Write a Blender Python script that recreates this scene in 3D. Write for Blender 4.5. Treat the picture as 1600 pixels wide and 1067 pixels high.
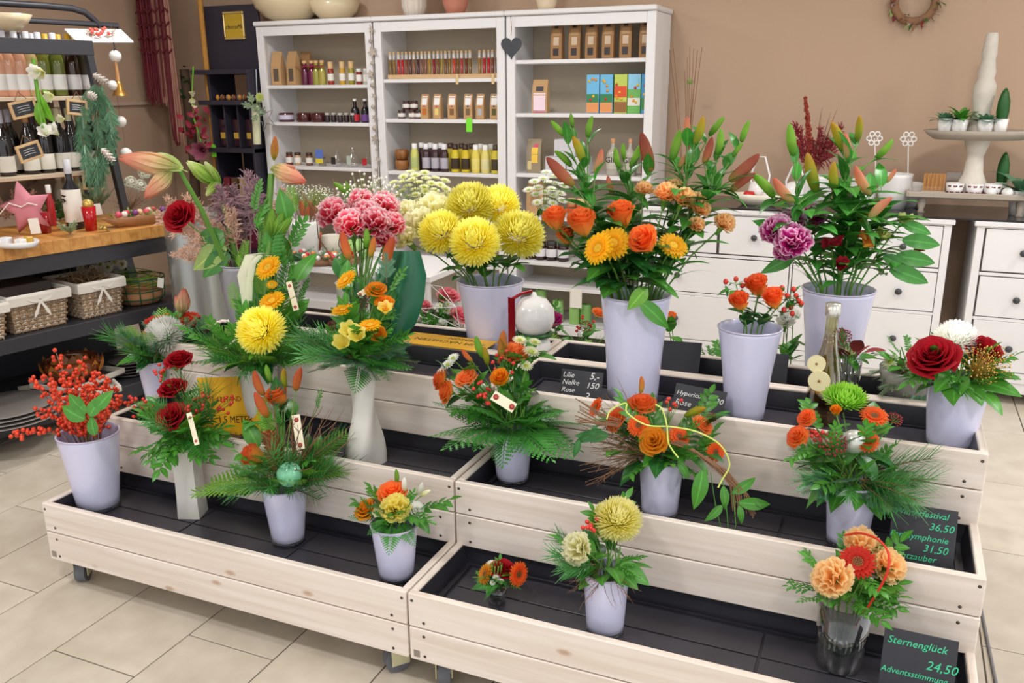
import bpy, math, random
from mathutils import Vector as V, Matrix as M, Quaternion as Q
rnd = random.Random(7)
PI = math.pi
for o in list(bpy.data.objects): bpy.data.objects.remove(o)
COL = bpy.context.scene.collection
SC = bpy.context.scene

# ------------------------------------------------------------------ camera
F_PX, PITCH, ROLL, CAMH, YAW = 1364.0, .2837, -.0076, 1.548, .409
fw = V((-math.sin(YAW)*math.cos(PITCH), math.cos(YAW)*math.cos(PITCH), -math.sin(PITCH)))
r0 = V((math.cos(YAW), math.sin(YAW), 0)); u0 = r0.cross(fw)
rt = r0*math.cos(ROLL)+u0*math.sin(ROLL); up = u0*math.cos(ROLL)-r0*math.sin(ROLL)
CP = V((0, 0, CAMH))
cd = bpy.data.cameras.new('camera'); cd.sensor_width = 36; cd.lens = F_PX*36/1600; cd.clip_start = .05
cam = bpy.data.objects.new('camera', cd); COL.objects.link(cam)
mw = M((rt, up, -fw)).transposed().to_4x4(); mw.translation = CP; cam.matrix_world = mw
SC.camera = cam
def ray(u, v): return fw+rt*((u-800)/F_PX)-up*((v-533.5)/F_PX)
def az(u, v, z): d = ray(u, v); return CP+d*((z-CAMH)/d.z)      # point of the horizontal plane z seen at u, v
def ay(u, v, y): d = ray(u, v); return CP+d*(y/d.y)             # point of the upright plane y
def ad(u, v, w): return CP+ray(u, v)*w                          # point at distance w
def dep(p): return (V(p)-CP).dot(fw)
def xat(u, y, z):                                               # x at which (x, y, z) is seen in column u
    k = (u-800)/F_PX; a = rt-fw*k; return -(a.y*y+a.z*(z-CAMH))/a.x
# ------------------------------------------------------------------ light
w = bpy.data.worlds.new('world'); SC.world = w; w.use_nodes = True
w.node_tree.nodes['Background'].inputs[0].default_value = (.97, .985, 1, 1)
w.node_tree.nodes['Background'].inputs[1].default_value = .95
SC.view_settings.view_transform = 'Standard'; SC.view_settings.look = 'None'
SC.view_settings.exposure = .45; SC.view_settings.gamma = 1; SC.view_settings.use_curve_mapping = False
LAMPS = [(-3.2, 1.2), (-1.4, .6), (.6, .6), (-3.3, 3.6), (-1.6, 3.4), (.4, 3.2), (2.2, 1.8), (1.9, 4.0)]
for lx, ly in LAMPS:
    ld = bpy.data.lights.new('ceiling_lamp_light', 'AREA'); ld.shape = 'DISK'; ld.size = .32; ld.energy = 15; ld.color = (1, .98, .97)
    lo = bpy.data.objects.new('ceiling_lamp_light', ld); lo.location = (lx, ly, 2.655); COL.objects.link(lo)

# ------------------------------------------------------------------ materials
def lin(c): return tuple(((x/255)/12.92 if x/255 <= .04045 else ((x/255+.055)/1.055)**2.4) for x in c)
MATS = {}
def base_mat(name, rough, metal=0.):
    m = bpy.data.materials.new(name); m.use_nodes = True; b = m.node_tree.nodes['Principled BSDF']
    b.inputs['Roughness'].default_value = rough; b.inputs['Metallic'].default_value = metal
    return m, m.node_tree, b
def plain(name, c, rough=.5, metal=0., var=.0, alpha=1, trans=0, emit=0, scale=8, coat=0, spec=.5, vtint=.0):
    """one colour, gently mottled by noise and varied from object to object"""
    if name in MATS: return MATS[name]
    m, t, b = base_mat(name, rough, metal); c = lin(c)
    b.inputs['Base Color'].default_value = (*c, 1); b.inputs['Coat Weight'].default_value = coat
    b.inputs['Specular IOR Level'].default_value = spec
    if trans: b.inputs['Transmission Weight'].default_value = trans; b.inputs['IOR'].default_value = 1.3
    if alpha < 1: b.inputs['Alpha'].default_value = alpha
    if var:
        tc = t.nodes.new('ShaderNodeTexCoord'); n = t.nodes.new('ShaderNodeTexNoise'); n.inputs['Scale'].default_value = scale
        oi = t.nodes.new('ShaderNodeObjectInfo'); hs = t.nodes.new('ShaderNodeHueSaturation')
        ad_ = t.nodes.new('ShaderNodeMath'); ad_.operation = 'ADD'
        mr = t.nodes.new('ShaderNodeMapRange'); mr.inputs['From Min'].default_value = .3; mr.inputs['From Max'].default_value = 1.7
        mr.inputs['To Min'].default_value = 1-var; mr.inputs['To Max'].default_value = 1+var
        t.links.new(tc.outputs['Object'], n.inputs['Vector']); t.links.new(n.outputs['Fac'], ad_.inputs[0]); t.links.new(oi.outputs['Random'], ad_.inputs[1])
        t.links.new(ad_.outputs[0], mr.inputs['Value']); t.links.new(mr.outputs[0], hs.inputs['Value'])
        hs.inputs['Color'].default_value = (*c, 1); t.links.new(hs.outputs[0], b.inputs['Base Color'])
    MATS[name] = m; return m
def petal(name, cols, rough=.55, var=.12, sheen=.0):
    """colour runs from the petal's base to its tip (uv v)"""
    if name in MATS: return MATS[name]
    m, t, b = base_mat(name, rough); uv = t.nodes.new('ShaderNodeUVMap'); sp = t.nodes.new('ShaderNodeSeparateXYZ')
    r = t.nodes.new('ShaderNodeValToRGB'); t.links.new(uv.outputs[0], sp.inputs[0])
    n = t.nodes.new('ShaderNodeTexNoise'); n.inputs['Scale'].default_value = 5; tc = t.nodes.new('ShaderNodeTexCoord'); t.links.new(tc.outputs['Object'], n.inputs['Vector'])
    a = t.nodes.new('ShaderNodeMath'); a.operation = 'MULTIPLY_ADD'; t.links.new(n.outputs['Fac'], a.inputs[0]); a.inputs[1].default_value = .22
    s = t.nodes.new('ShaderNodeMath'); s.operation = 'SUBTRACT'; t.links.new(sp.outputs['Y'], s.inputs[0]); s.inputs[1].default_value = .11
    t.links.new(s.outputs[0], a.inputs[2]); t.links.new(a.outputs[0], r.inputs[0])
    el = r.color_ramp.elements
    for i, (p, c) in enumerate(cols):
        e = el[i] if i < 2 else el.new(p)
        e.position = p; e.color = (*lin(c), 1)
    oi = t.nodes.new('ShaderNodeObjectInfo'); hs = t.nodes.new('ShaderNodeHueSaturation'); mr = t.nodes.new('ShaderNodeMapRange')
    mr.inputs['To Min'].default_value = 1-var; mr.inputs['To Max'].default_value = 1+var
    t.links.new(oi.outputs['Random'], mr.inputs['Value']); t.links.new(mr.outputs[0], hs.inputs['Value']); t.links.new(r.outputs[0], hs.inputs['Color'])
    t.links.new(hs.outputs[0], b.inputs['Base Color'])
    b.inputs['Specular IOR Level'].default_value = .25
    tr = t.nodes.new('ShaderNodeBsdfTranslucent'); mx = t.nodes.new('ShaderNodeMixShader'); mx.inputs[0].default_value = .52
    t.links.new(hs.outputs[0], tr.inputs['Color']); t.links.new(b.outputs[0], mx.inputs[1]); t.links.new(tr.outputs[0], mx.inputs[2])
    t.links.new(mx.outputs[0], t.nodes['Material Output'].inputs[0])
    MATS[name] = m; return m
def leafm(name, c, rib=None, rough=.35, var=.3):
    """leaf: paler midrib (uv u), mottling, each leaf its own shade"""
    if name in MATS: return MATS[name]
    m, t, b = base_mat(name, rough); c = lin(c); rib = lin(rib) if rib else tuple(min(1, x*1.7+.02) for x in c)
    uv = t.nodes.new('ShaderNodeUVMap'); sp = t.nodes.new('ShaderNodeSeparateXYZ'); t.links.new(uv.outputs[0], sp.inputs[0])
    s = t.nodes.new('ShaderNodeMath'); s.operation = 'SUBTRACT'; t.links.new(sp.outputs['X'], s.inputs[0]); s.inputs[1].default_value = .5
    a = t.nodes.new('ShaderNodeMath'); a.operation = 'ABSOLUTE'; t.links.new(s.outputs[0], a.inputs[0])
    mr0 = t.nodes.new('ShaderNodeMapRange'); mr0.inputs['From Min'].default_value = 0; mr0.inputs['From Max'].default_value = .09; mr0.inputs['To Min'].default_value = .8; mr0.inputs['To Max'].default_value = 0
    t.links.new(a.outputs[0], mr0.inputs['Value'])
    mx = t.nodes.new('ShaderNodeMix'); mx.data_type = 'RGBA'; t.links.new(mr0.outputs[0], mx.inputs[0]); mx.inputs[6].default_value = (*c, 1); mx.inputs[7].default_value = (*rib, 1)
    tc = t.nodes.new('ShaderNodeTexCoord'); n = t.nodes.new('ShaderNodeTexNoise'); n.inputs['Scale'].default_value = 6; t.links.new(tc.outputs['Object'], n.inputs['Vector'])
    oi = t.nodes.new('ShaderNodeObjectInfo'); ad_ = t.nodes.new('ShaderNodeMath'); ad_.operation = 'ADD'; t.links.new(n.outputs['Fac'], ad_.inputs[0]); t.links.new(oi.outputs['Random'], ad_.inputs[1])
    mr = t.nodes.new('ShaderNodeMapRange'); mr.inputs['From Min'].default_value = .2; mr.inputs['From Max'].default_value = 1.8
    mr.inputs['To Min'].default_value = 1-var; mr.inputs['To Max'].default_value = 1+var
    hs = t.nodes.new('ShaderNodeHueSaturation'); t.links.new(ad_.outputs[0], mr.inputs['Value']); t.links.new(mr.outputs[0], hs.inputs['Value']); t.links.new(mx.outputs[2], hs.inputs['Color'])
    t.links.new(hs.outputs[0], b.inputs['Base Color'])
    tr = t.nodes.new('ShaderNodeBsdfTranslucent'); ms = t.nodes.new('ShaderNodeMixShader'); ms.inputs[0].default_value = .22
    t.links.new(hs.outputs[0], tr.inputs['Color']); t.links.new(b.outputs[0], ms.inputs[1]); t.links.new(tr.outputs[0], ms.inputs[2])
    t.links.new(ms.outputs[0], t.nodes['Material Output'].inputs[0])
    MATS[name] = m; return m
def wood(name, c, c2, ax=0, scale=1., rough=.45, knots=True):
    if name in MATS: return MATS[name]
    m, t, b = base_mat(name, rough); tc = t.nodes.new('ShaderNodeTexCoord'); oi = t.nodes.new('ShaderNodeObjectInfo')
    av = t.nodes.new('ShaderNodeVectorMath'); av.operation = 'ADD'; sc = t.nodes.new('ShaderNodeVectorMath'); sc.operation = 'SCALE'; sc.inputs[3].default_value = 7
    cm = t.nodes.new('ShaderNodeCombineXYZ')
    for i in range(3): t.links.new(oi.outputs['Random'], cm.inputs[i])
    t.links.new(cm.outputs[0], sc.inputs[0]); t.links.new(tc.outputs['Object'], av.inputs[0]); t.links.new(sc.outputs[0], av.inputs[1])
    mp = t.nodes.new('ShaderNodeMapping'); s = [38*scale]*3; s[ax] = 1.6*scale; mp.inputs['Scale'].default_value = s; t.links.new(av.outputs[0], mp.inputs[0])
    n = t.nodes.new('ShaderNodeTexNoise'); n.inputs['Scale'].default_value = 1; n.inputs['Detail'].default_value = 5; n.inputs['Distortion'].default_value = .6; t.links.new(mp.outputs[0], n.inputs['Vector'])
    r = t.nodes.new('ShaderNodeValToRGB'); r.color_ramp.elements[0].position = .35; r.color_ramp.elements[0].color = (*lin(c2), 1)
    r.color_ramp.elements[1].position = .62; r.color_ramp.elements[1].color = (*lin(c), 1); t.links.new(n.outputs['Fac'], r.inputs[0])
    last = r.outputs[0]
    if knots:
        mp2 = t.nodes.new('ShaderNodeMapping'); s = [9.]*3; s[ax] = 4.; mp2.inputs['Scale'].default_value = s; t.links.new(av.outputs[0], mp2.inputs[0])
        vo = t.nodes.new('ShaderNodeTexVoronoi'); vo.inputs['Scale'].default_value = 1; t.links.new(mp2.outputs[0], vo.inputs['Vector'])
        k = t.nodes.new('ShaderNodeMapRange'); k.inputs['From Min'].default_value = .035; k.inputs['From Max'].default_value = .10; k.inputs['To Min'].default_value = .75; k.inputs['To Max'].default_value = 0
        t.links.new(vo.outputs['Distance'], k.inputs['Value']); mx = t.nodes.new('ShaderNodeMix'); mx.data_type = 'RGBA'
        t.links.new(k.outputs[0], mx.inputs[0]); t.links.new(last, mx.inputs[6]); mx.inputs[7].default_value = (*lin((176, 140, 110)), 1); last = mx.outputs[2]
    t.links.new(last, b.inputs['Base Color'])
    bp = t.nodes.new('ShaderNodeBump'); bp.inputs['Strength'].default_value = .08; bp.inputs['Distance'].default_value = .002
    t.links.new(n.outputs['Fac'], bp.inputs['Height']); t.links.new(bp.outputs[0], b.inputs['Normal'])
    MATS[name] = m; return m
def glass(name, c=(255, 255, 255), rough=.02, alpha=None):
    if name in MATS: return MATS[name]
    m, t, b = base_mat(name, rough); t.nodes.remove(b); out = t.nodes['Material Output']
    fr = t.nodes.new('ShaderNodeLayerWeight'); fr.inputs[0].default_value = .35
    tr = t.nodes.new('ShaderNodeBsdfTransparent'); tr.inputs[0].default_value = (*lin(c), 1)
    gl = t.nodes.new('ShaderNodeBsdfGlossy'); gl.inputs['Roughness'].default_value = rough
    mx = t.nodes.new('ShaderNodeMixShader'); mr = t.nodes.new('ShaderNodeMapRange'); mr.inputs['To Min'].default_value = .07; mr.inputs['To Max'].default_value = .95
    t.links.new(fr.outputs['Facing'], mr.inputs['Value']); t.links.new(mr.outputs[0], mx.inputs[0]); t.links.new(tr.outputs[0], mx.inputs[1]); t.links.new(gl.outputs[0], mx.inputs[2])
    t.links.new(mx.outputs[0], out.inputs[0]); MATS[name] = m; return m

# ------------------------------------------------------------------ mesh kit
class MB:
    def __init__(s): s.v = []; s.f = []; s.uv = []; s.m = []; s.sm = []
    def grid(s, P, closed_u=False, mi=0, uv=None, smooth=True):
        """P: rows of points"""
        b = len(s.v); nr, nc = len(P), len(P[0])
        for i, row in enumerate(P):
            for j, p in enumerate(row): s.v.append(tuple(p)); s.uv.append((j/max(1, nc-1), i/max(1, nr-1)) if uv is None else uv[i][j])
        for i in range(nr-1):
            for j in range(nc if closed_u else nc-1):
                k = (j+1) % nc; s.f.append((b+i*nc+j, b+i*nc+k, b+(i+1)*nc+k, b+(i+1)*nc+j)); s.m.append(mi); s.sm.append(smooth)
    def poly(s, pts, mi=0, smooth=False):
        b = len(s.v)
        for p in pts: s.v.append(tuple(p)); s.uv.append((.5, .5))
        s.f.append(tuple(range(b, b+len(pts)))); s.m.append(mi); s.sm.append(smooth)
    def box(s, lo, hi, mi=0, bev=0.):
        x0, y0, z0 = lo; x1, y1, z1 = hi
        c = bev
        if not c:
            q = [(x0, y0, z0), (x1, y0, z0), (x1, y1, z0), (x0, y1, z0), (x0, y0, z1), (x1, y0, z1), (x1, y1, z1), (x0, y1, z1)]
            b = len(s.v); s.v += q; s.uv += [(0, 0)]*8
            for f in ((0, 3, 2, 1), (4, 5, 6, 7), (0, 1, 5, 4), (1, 2, 6, 5), (2, 3, 7, 6), (3, 0, 4, 7)): s.f.append(tuple(b+i for i in f)); s.m.append(mi); s.sm.append(False)
            return
        def ring(z, e): return [(x0+e, y0+c, z), (x0+c, y0+e, z), (x1-c, y0+e, z), (x1-e, y0+c, z), (x1-e, y1-c, z), (x1-c, y1-e, z), (x0+c, y1-e, z), (x0+e, y1-c, z)]
        def inner(z): return [(x0+c, y0+c, z), (x0+c, y0+c, z), (x1-c, y0+c, z), (x1-c, y0+c, z), (x1-c, y1-c, z), (x1-c, y1-c, z), (x0+c, y1-c, z), (x0+c, y1-c, z)]
        s.grid([inner(z0), ring(z0+c, 0), ring(z1-c, 0), inner(z1)], True, mi, smooth=False)
        s.poly([(x0+c, y1-c, z0), (x1-c, y1-c, z0), (x1-c, y0+c, z0), (x0+c, y0+c, z0)], mi); s.poly([(x0+c, y0+c, z1), (x1-c, y0+c, z1), (x1-c, y1-c, z1), (x0+c, y1-c, z1)], mi)
    def lathe(s, prof, n=20, mi=0, c=(0, 0, 0), cap=False, sx=1, sy=1, lobes=0, la=0., tw=0.):
        P = []
        for k, (r, z) in enumerate(prof):
            row = []
            for j in range(n):
                a = 2*PI*j/n+tw*z; rr = r*(1+la*math.cos(lobes*a)) if lobes else r
                row.append((c[0]+rr*sx*math.cos(a), c[1]+rr*sy*math.sin(a), c[2]+z))
            P.append(row)
        s.grid(P, True, mi)
        if cap: s.poly(list(reversed(P[0])), mi); s.poly(P[-1], mi)
    def tube(s, pts, r, n=6, mi=0, cap=True):
        pts = [V(p) for p in pts]; rr = r if isinstance(r, (list, tuple)) else [r]*len(pts); P = []
        t0 = (pts[1]-pts[0]).normalized(); nn = t0.orthogonal().normalized()
        for i, p in enumerate(pts):
            t = (pts[min(i+1, len(pts)-1)]-pts[max(i-1, 0)]).normalized()
            nn = (nn-t*nn.dot(t)); nn = nn.normalized() if nn.length > 1e-6 else t.orthogonal().normalized(); bb = t.cross(nn)
            P.append([p+(nn*math.cos(2*PI*j/n)+bb*math.sin(2*PI*j/n))*rr[i] for j in range(n)])
        s.grid(P, True, mi)
        if cap: s.poly(list(reversed(P[0])), mi, True); s.poly(P[-1], mi, True)
    def ball(s, c, r, n=8, m=5, mi=0, sz=1):
        s.lathe([(r*math.sin(PI*k/m) if 0 < k < m else r*.02, -r*sz*math.cos(PI*k/m)) for k in range(m+1)], n, mi, c)
    def leaf(s, p, d, n, L, W, bend=.6, fold=.15, segs=5, prof='leaf', mi=0, curl=0., wave=0., v0=0.):
        """blade from p along d, upper side n, drooping by bend (rad)"""
        p = V(p); d = V(d).normalized(); n = V(n); n = (n-d*n.dot(d)); n = n.normalized() if n.length > 1e-6 else d.orthogonal().normalized()
        side = d.cross(n); P = []; U = []; q = p.copy(); st = L/segs
        for i in range(segs+1):
            t = i/segs
            if prof == 'leaf': w_ = math.sin(PI*min(1, .04+.96*t)**.75)
            elif prof == 'petal': w_ = (.35+.75*math.sin(PI*.62*t))*(1 if t < .8 else math.sqrt(max(0, 1-((t-.8)/.215)**2)))
            elif prof == 'strap': w_ = (.6+.4*t) if t < .75 else max(.12, 1-((t-.75)/.27)**2)
            elif prof == 'blade': w_ = 1-t*.92
            elif prof == 'fan': w_ = .15+.95*t
            else: w_ = math.sin(PI*min(1, .03+.97*t)**1.1)**.8
            w_ *= W/2; a = bend*t; dd = d*math.cos(a)-n*math.sin(a); nn = n*math.cos(a)+d*math.sin(a)
            wv = wave*math.sin(t*9+p.x*50)*W
            P.append([q-side*w_+nn*(fold*w_+wv), q.copy(), q+side*w_+nn*(fold*w_-wv)]); U.append([(0, v0+(1-v0)*t), (.5, v0+(1-v0)*t), (1, v0+(1-v0)*t)])
            q = q+dd*st
        s.grid(P, mi=mi, uv=U)
        return q
    def mesh(s, name, mats):
        me = bpy.data.meshes.new(name); me.from_pydata(s.v, [], s.f)
        if not isinstance(mats, (list, tuple)): mats = [mats]
        for m in mats: me.materials.append(m)
        me.polygons.foreach_set('material_index', s.m); me.polygons.foreach_set('use_smooth', s.sm)
        ul = me.uv_layers.new(name='UVMap'); buf = []
        for f in s.f:
            for i in f: buf += s.uv[i]
        ul.data.foreach_set('uv', buf); me.update(); return me
def frame(p, d=(0, 0, 1), n=None, s=1., roll=0.):
    """matrix with local Z along d, local Y towards n"""
    z = V(d).normalized(); y = V(n) if n is not None else z.orthogonal(); y = y-z*y.dot(z)
    y = y.normalized() if y.length > 1e-6 else z.orthogonal().normalized(); x = y.cross(z)
    if roll: q = Q(z, roll); x = q@x; y = q@y
    sc = s if isinstance(s, (tuple, list)) else (s, s, s)
    m = M((x*sc[0], y*sc[1], z*sc[2])).transposed().to_4x4(); m.translation = V(p); return m
USED = {}
def put(name, me, parent=None, mat=None, label=None, cat=None, group=None, kind=None):
    """link a mesh as an object; mat is a world matrix (parents are plain translated empties)"""
    o = bpy.data.objects.new(name, me); COL.objects.link(o)
    if parent is not None:
        o.parent = parent; PM = WM[parent.name]; L_ = PM.inverted()@(mat if mat is not None else PM)
        o.matrix_local = L_; WM[o.name] = mat if mat is not None else PM.copy()
    else:
        if mat is not None: o.matrix_world = mat
        WM[o.name] = mat.copy() if mat is not None else M.Identity(4)
    tag(o, label, cat, group, kind); return o
WM = {}
def tag(o, label=None, cat=None, group=None, kind=None):
    if label: o['label'] = label
    if cat: o['category'] = cat
    if group: o['group'] = group
    if kind: o['kind'] = kind
def thing(name, label, cat, loc=(0, 0, 0), rz=0, group=None):
    o = bpy.data.objects.new(name, None); o.empty_display_size = .05; COL.objects.link(o)
    m = M.Translation(V(loc))@M.Rotation(rz, 4, 'Z'); o.matrix_world = m; WM[o.name] = m; tag(o, label, cat, group); return o
def T(x, y, z, rz=0., s=1.): return M.Translation((x, y, z))@M.Rotation(rz, 4, 'Z')@M.Scale(s, 4)
def one(name, mb, mats, parent=None, mat=None, **k): return put(name, mb.mesh(name, mats), parent, mat, **k)
def bx(name, lo, hi, mat, parent=None, bev=.002, **k):
    """a box as its own object, origin at its centre"""
    c = (V(lo)+V(hi))/2; mb = MB(); mb.box(V(lo)-c, V(hi)-c, 0, bev); W_ = M.Translation(c)
    if parent is not None: W_ = WM[parent.name]@W_
    return one(name, mb, mat, parent, W_, **k)
def ordn(i): return ['first', 'second', 'third', 'fourth', 'fifth', 'sixth', 'seventh', 'eighth', 'ninth', 'tenth', 'eleventh', 'twelfth', 'thirteenth', 'fourteenth', 'fifteenth', 'sixteenth', 'seventeenth', 'eighteenth', 'nineteenth', 'twentieth', 'twenty-first', 'twenty-second', 'twenty-third', 'twenty-fourth', 'twenty-fifth', 'twenty-sixth', 'twenty-seventh', 'twenty-eighth', 'twenty-ninth', 'thirtieth'][i]
def text(name, s, size, parent, mat, material, align='LEFT', shear=0., ext=.0006, spc=1., off=0.):
    c = bpy.data.curves.new('t', 'FONT'); c.body = s; c.size = size; c.align_x = align; c.shear = shear; c.extrude = ext; c.resolution_u = 2; c.space_line = spc; c.offset = off
    o = bpy.data.objects.new('t', c); COL.objects.link(o); bpy.context.view_layer.update()
    me = bpy.data.meshes.new_from_object(o.evaluated_get(bpy.context.evaluated_depsgraph_get())); bpy.data.objects.remove(o)
    me.materials.clear(); me.materials.append(material); me.name = name
    return put(name, me, parent, mat)
# ------------------------------------------------------------------ the room
M_wall = plain('wall_paint', (187, 159, 135), .85, var=.03, scale=1.2)
M_tile = None
def tile_mat():
    m, t, b = base_mat('floor_tile', .32); tc = t.nodes.new('ShaderNodeTexCoord'); oi = t.nodes.new('ShaderNodeObjectInfo')
    n = t.nodes.new('ShaderNodeTexNoise'); n.inputs['Scale'].default_value = 9; n.inputs['Detail'].default_value = 6
    av = t.nodes.new('ShaderNodeVectorMath'); av.operation = 'ADD'; t.links.new(tc.outputs['Object'], av.inputs[0])
    sc = t.nodes.new('ShaderNodeVectorMath'); sc.operation = 'SCALE'; sc.inputs[3].default_value = 9; sc.inputs[0].default_value = (1, 1, 1)
    cm = t.nodes.new('ShaderNodeCombineXYZ'); t.links.new(oi.outputs['Random'], cm.inputs[0]); t.links.new(oi.outputs['Random'], cm.inputs[1])
    t.links.new(cm.outputs[0], sc.inputs[0]); t.links.new(sc.outputs[0], av.inputs[1]); t.links.new(av.outputs[0], n.inputs['Vector'])
    r = t.nodes.new('ShaderNodeValToRGB'); r.color_ramp.elements[0].position = .3; r.color_ramp.elements[0].color = (*lin((192, 181, 164)), 1)
    r.color_ramp.elements[1].position = .75; r.color_ramp.elements[1].color = (*lin((211, 202, 186)), 1); t.links.new(n.outputs['Fac'], r.inputs[0])
    hs = t.nodes.new('ShaderNodeHueSaturation'); mr = t.nodes.new('ShaderNodeMapRange'); mr.inputs['To Min'].default_value = .93; mr.inputs['To Max'].default_value = 1.05
    t.links.new(oi.outputs['Random'], mr.inputs['Value']); t.links.new(mr.outputs[0], hs.inputs['Value']); t.links.new(r.outputs[0], hs.inputs['Color']); t.links.new(hs.outputs[0], b.inputs['Base Color'])
    return m
M_tile = tile_mat(); M_grout = plain('grout', (112, 100, 86), .9)
X0, X1, Y0, Y1, ZC = -5.15, 3.2, -1.6, 5.3, 2.7
mb = MB(); mb.box((X0-.2, Y0, -.1), (X1, Y1+.2, -.006)); floor = one('floor', mb, M_grout, kind='structure')
tp, tl = .3065, .61; tmesh = {}
def tile(x0, x1, y0, y1):
    k = (round(x1-x0, 3), round(y1-y0, 3))
    if k not in tmesh:
        mb = MB(); mb.box((-k[0]/2, -k[1]/2, -.006), (k[0]/2, k[1]/2, 0), 0, .0012); tmesh[k] = mb.mesh('tile', M_tile)
    put('tile', tmesh[k], floor, M.Translation(((x0+x1)/2, (y0+y1)/2, 0)))
g = .0022
for k in range(-9, 14):
    xa = -2.08+tp*k; yb = 1.463+.2075*k; yb -= math.floor((yb-Y0)/tl)*tl; ys = [Y0]+[yb+tl*i for i in range(20) if yb+tl*i < Y1]+[Y1]
    if xa < X0-.2 or xa > 2.2: continue
    for a, b_ in zip(ys, ys[1:]):
        if b_ < .9 or b_-a < .02: continue
        tile(xa+g, xa+tp-g, a+g, b_-g)
mb = MB(); mb.box((X0-.2, Y1, -.1), (X1, Y1+.2, ZC)); wall_back = one('wall_back', mb, M_wall, kind='structure')
mb = MB(); mb.box((X0-.2, Y0, -.1), (X0, Y1, ZC)); wall_left = one('wall_left', mb, M_wall, kind='structure')
mb = MB(); mb.box((X0-.2, Y0, ZC), (X1, Y1+.2, ZC+.1)); one('ceiling', mb, plain('ceiling_paint', (240, 236, 230), .9), kind='structure')
mb = MB(); mb.box((X0, Y1-.014, 0), (X1, Y1, .08), 0, .002); one('baseboard_back', mb, plain('baseboard_stone', (150, 132, 112), .5), kind='structure')
mb = MB(); mb.box((X0, Y0, 0), (X0+.014, Y1-.014, .08), 0, .002); one('baseboard_left', mb, MATS['baseboard_stone'], kind='structure')
mb = MB(); mb.box((X0, 3.9, 1.44), (X0+.03, Y1, 1.465), 0, .002); one('trim_1', mb, plain('wall_trim', (190, 168, 148), .6), kind='structure')
M_lampglass = plain('lamp_glass', (255, 250, 240), .4)
M_lampglass.node_tree.nodes['Principled BSDF'].inputs['Emission Color'].default_value = (1, .95, .88, 1); M_lampglass.node_tree.nodes['Principled BSDF'].inputs['Emission Strength'].default_value = 3
for i, (lx, ly) in enumerate(LAMPS):
    t = thing('ceiling_lamp', 'round flush ceiling lamp above the shop floor, '+['far left front', 'left front', 'right front', 'left, over the counter', 'middle, over the rear carts', 'right of the middle', 'right edge', 'right, nearest to the chests'][i], 'lamp', (lx, ly, 2.66), 0, 'ceiling lamps')
    mb = MB(); mb.lathe([(.19, 0), (.2, .01), (.2, .04)], 24, cap=True); one('lamp_housing', mb, plain('lamp_metal', (210, 210, 208), .4), t, WM[t.name])
    mb = MB(); mb.lathe([(.001, -.0005), (.17, -.0005)], 24); one('diffuser', mb, M_lampglass, t, WM[t.name])

# ------------------------------------------------------------------ stepped display carts
M_spruce = wood('pale_spruce', (236, 224, 214), (221, 206, 192), 0)
M_spruceY = wood('pale_spruce_sides', (236, 224, 214), (221, 206, 192), 1)
M_black = plain('black_plastic', (58, 56, 64), .3, var=.08, scale=3)
M_dark = plain('black_tray_well', (44, 43, 50), .28)
M_screw = plain('screw_steel', (88, 78, 70), .4, .8)
M_steel = plain('brushed_steel', (168, 165, 160), .35, .9); M_zinc = plain('yellow_zinc', (214, 212, 176), .35, .6)
M_tyre = plain('grey_rubber', (96, 98, 104), .6)
ZT = (.291, .483, .675); YT = (1.718, 2.0, 2.275); HF = .199; PT = .02
PH = (HF-.003)/2
wheel_me = MB(); wheel_me.tube([(-.016, 0, 0), (.016, 0, 0)], .037, 20); wheel_me = wheel_me.mesh('wheel', M_tyre)
hub_me = MB(); hub_me.tube([(-.018, 0, 0), (.018, 0, 0)], .014, 12); hub_me = hub_me.mesh('hub', M_steel)
fk = MB()
for sx in (-1, 1): fk.box((sx*.021-.002, -.022, -.012), (sx*.021+.002, .03, .05), 0, .001)
fk.box((-.023, -.026, .046), (.023, .032, .05), 0, .001); fk.box((-.036, -.034, .05), (.036, .036, .054), 0, .001); fk.tube([(0, 0, .05), (0, 0, .058)], .02, 12)
fk_me = fk.mesh('fork', M_zinc)
def caster(par, x, y, rz):
    W_ = T(x, y, .038, rz); c = put('caster', fk_me, par, W_); put('wheel', wheel_me, c, W_); put('hub', hub_me, c, W_@M.Translation((0, 0, 0)))
scr = MB(); scr.lathe([(.0042, 0), (.0042, -.001), (.001, -.0013)], 8); scr_me = scr.mesh('screw', M_screw)
def plank(par, x0, x1, y0, y1, z0, z1, mat): return bx('plank', (x0, y0, z0), (x1, y1, z1), mat, par, .0028)
def tray(par, x0, x1, y0, y1, zt, nx):
    """black liner: sunken floor with raised panels, sloping rim"""
    zf = zt-.058; mb = MB(); e = .012
    R_ = lambda o, z: [(x0+o, y0+o, z), (x1-o, y0+o, z), (x1-o, y1-o, z), (x0+o, y1-o, z)]
    mb.grid([R_(0, zt-.006), R_(.002, zt-.006), R_(e, zf-.003)], True, smooth=False); mb.poly(R_(e, zf-.003))
    mb.grid([R_(e+.012, zf-.003), R_(e+.012, zf+.004), R_(e+.019, zf+.004), R_(e+.019, zf-.003)], True, smooth=False)
    t = one('tray', mb, M_dark, par, WM[par.name])
    a0, a1, b0, b1 = x0+.036, x1-.036, y0+.036, y1-.036; nw = (a1-a0)/nx; nh = (b1-b0)/2
    for i in range(nx):
        for j in range(2):
            lo = V((a0+nw*i+.003, b0+nh*j+.003, zf-.003)); hi = V((a0+nw*(i+1)-.003, b0+nh*(j+1)-.003, zf)); bx('tray_panel', lo, hi, M_black, t, .0008)
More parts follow.
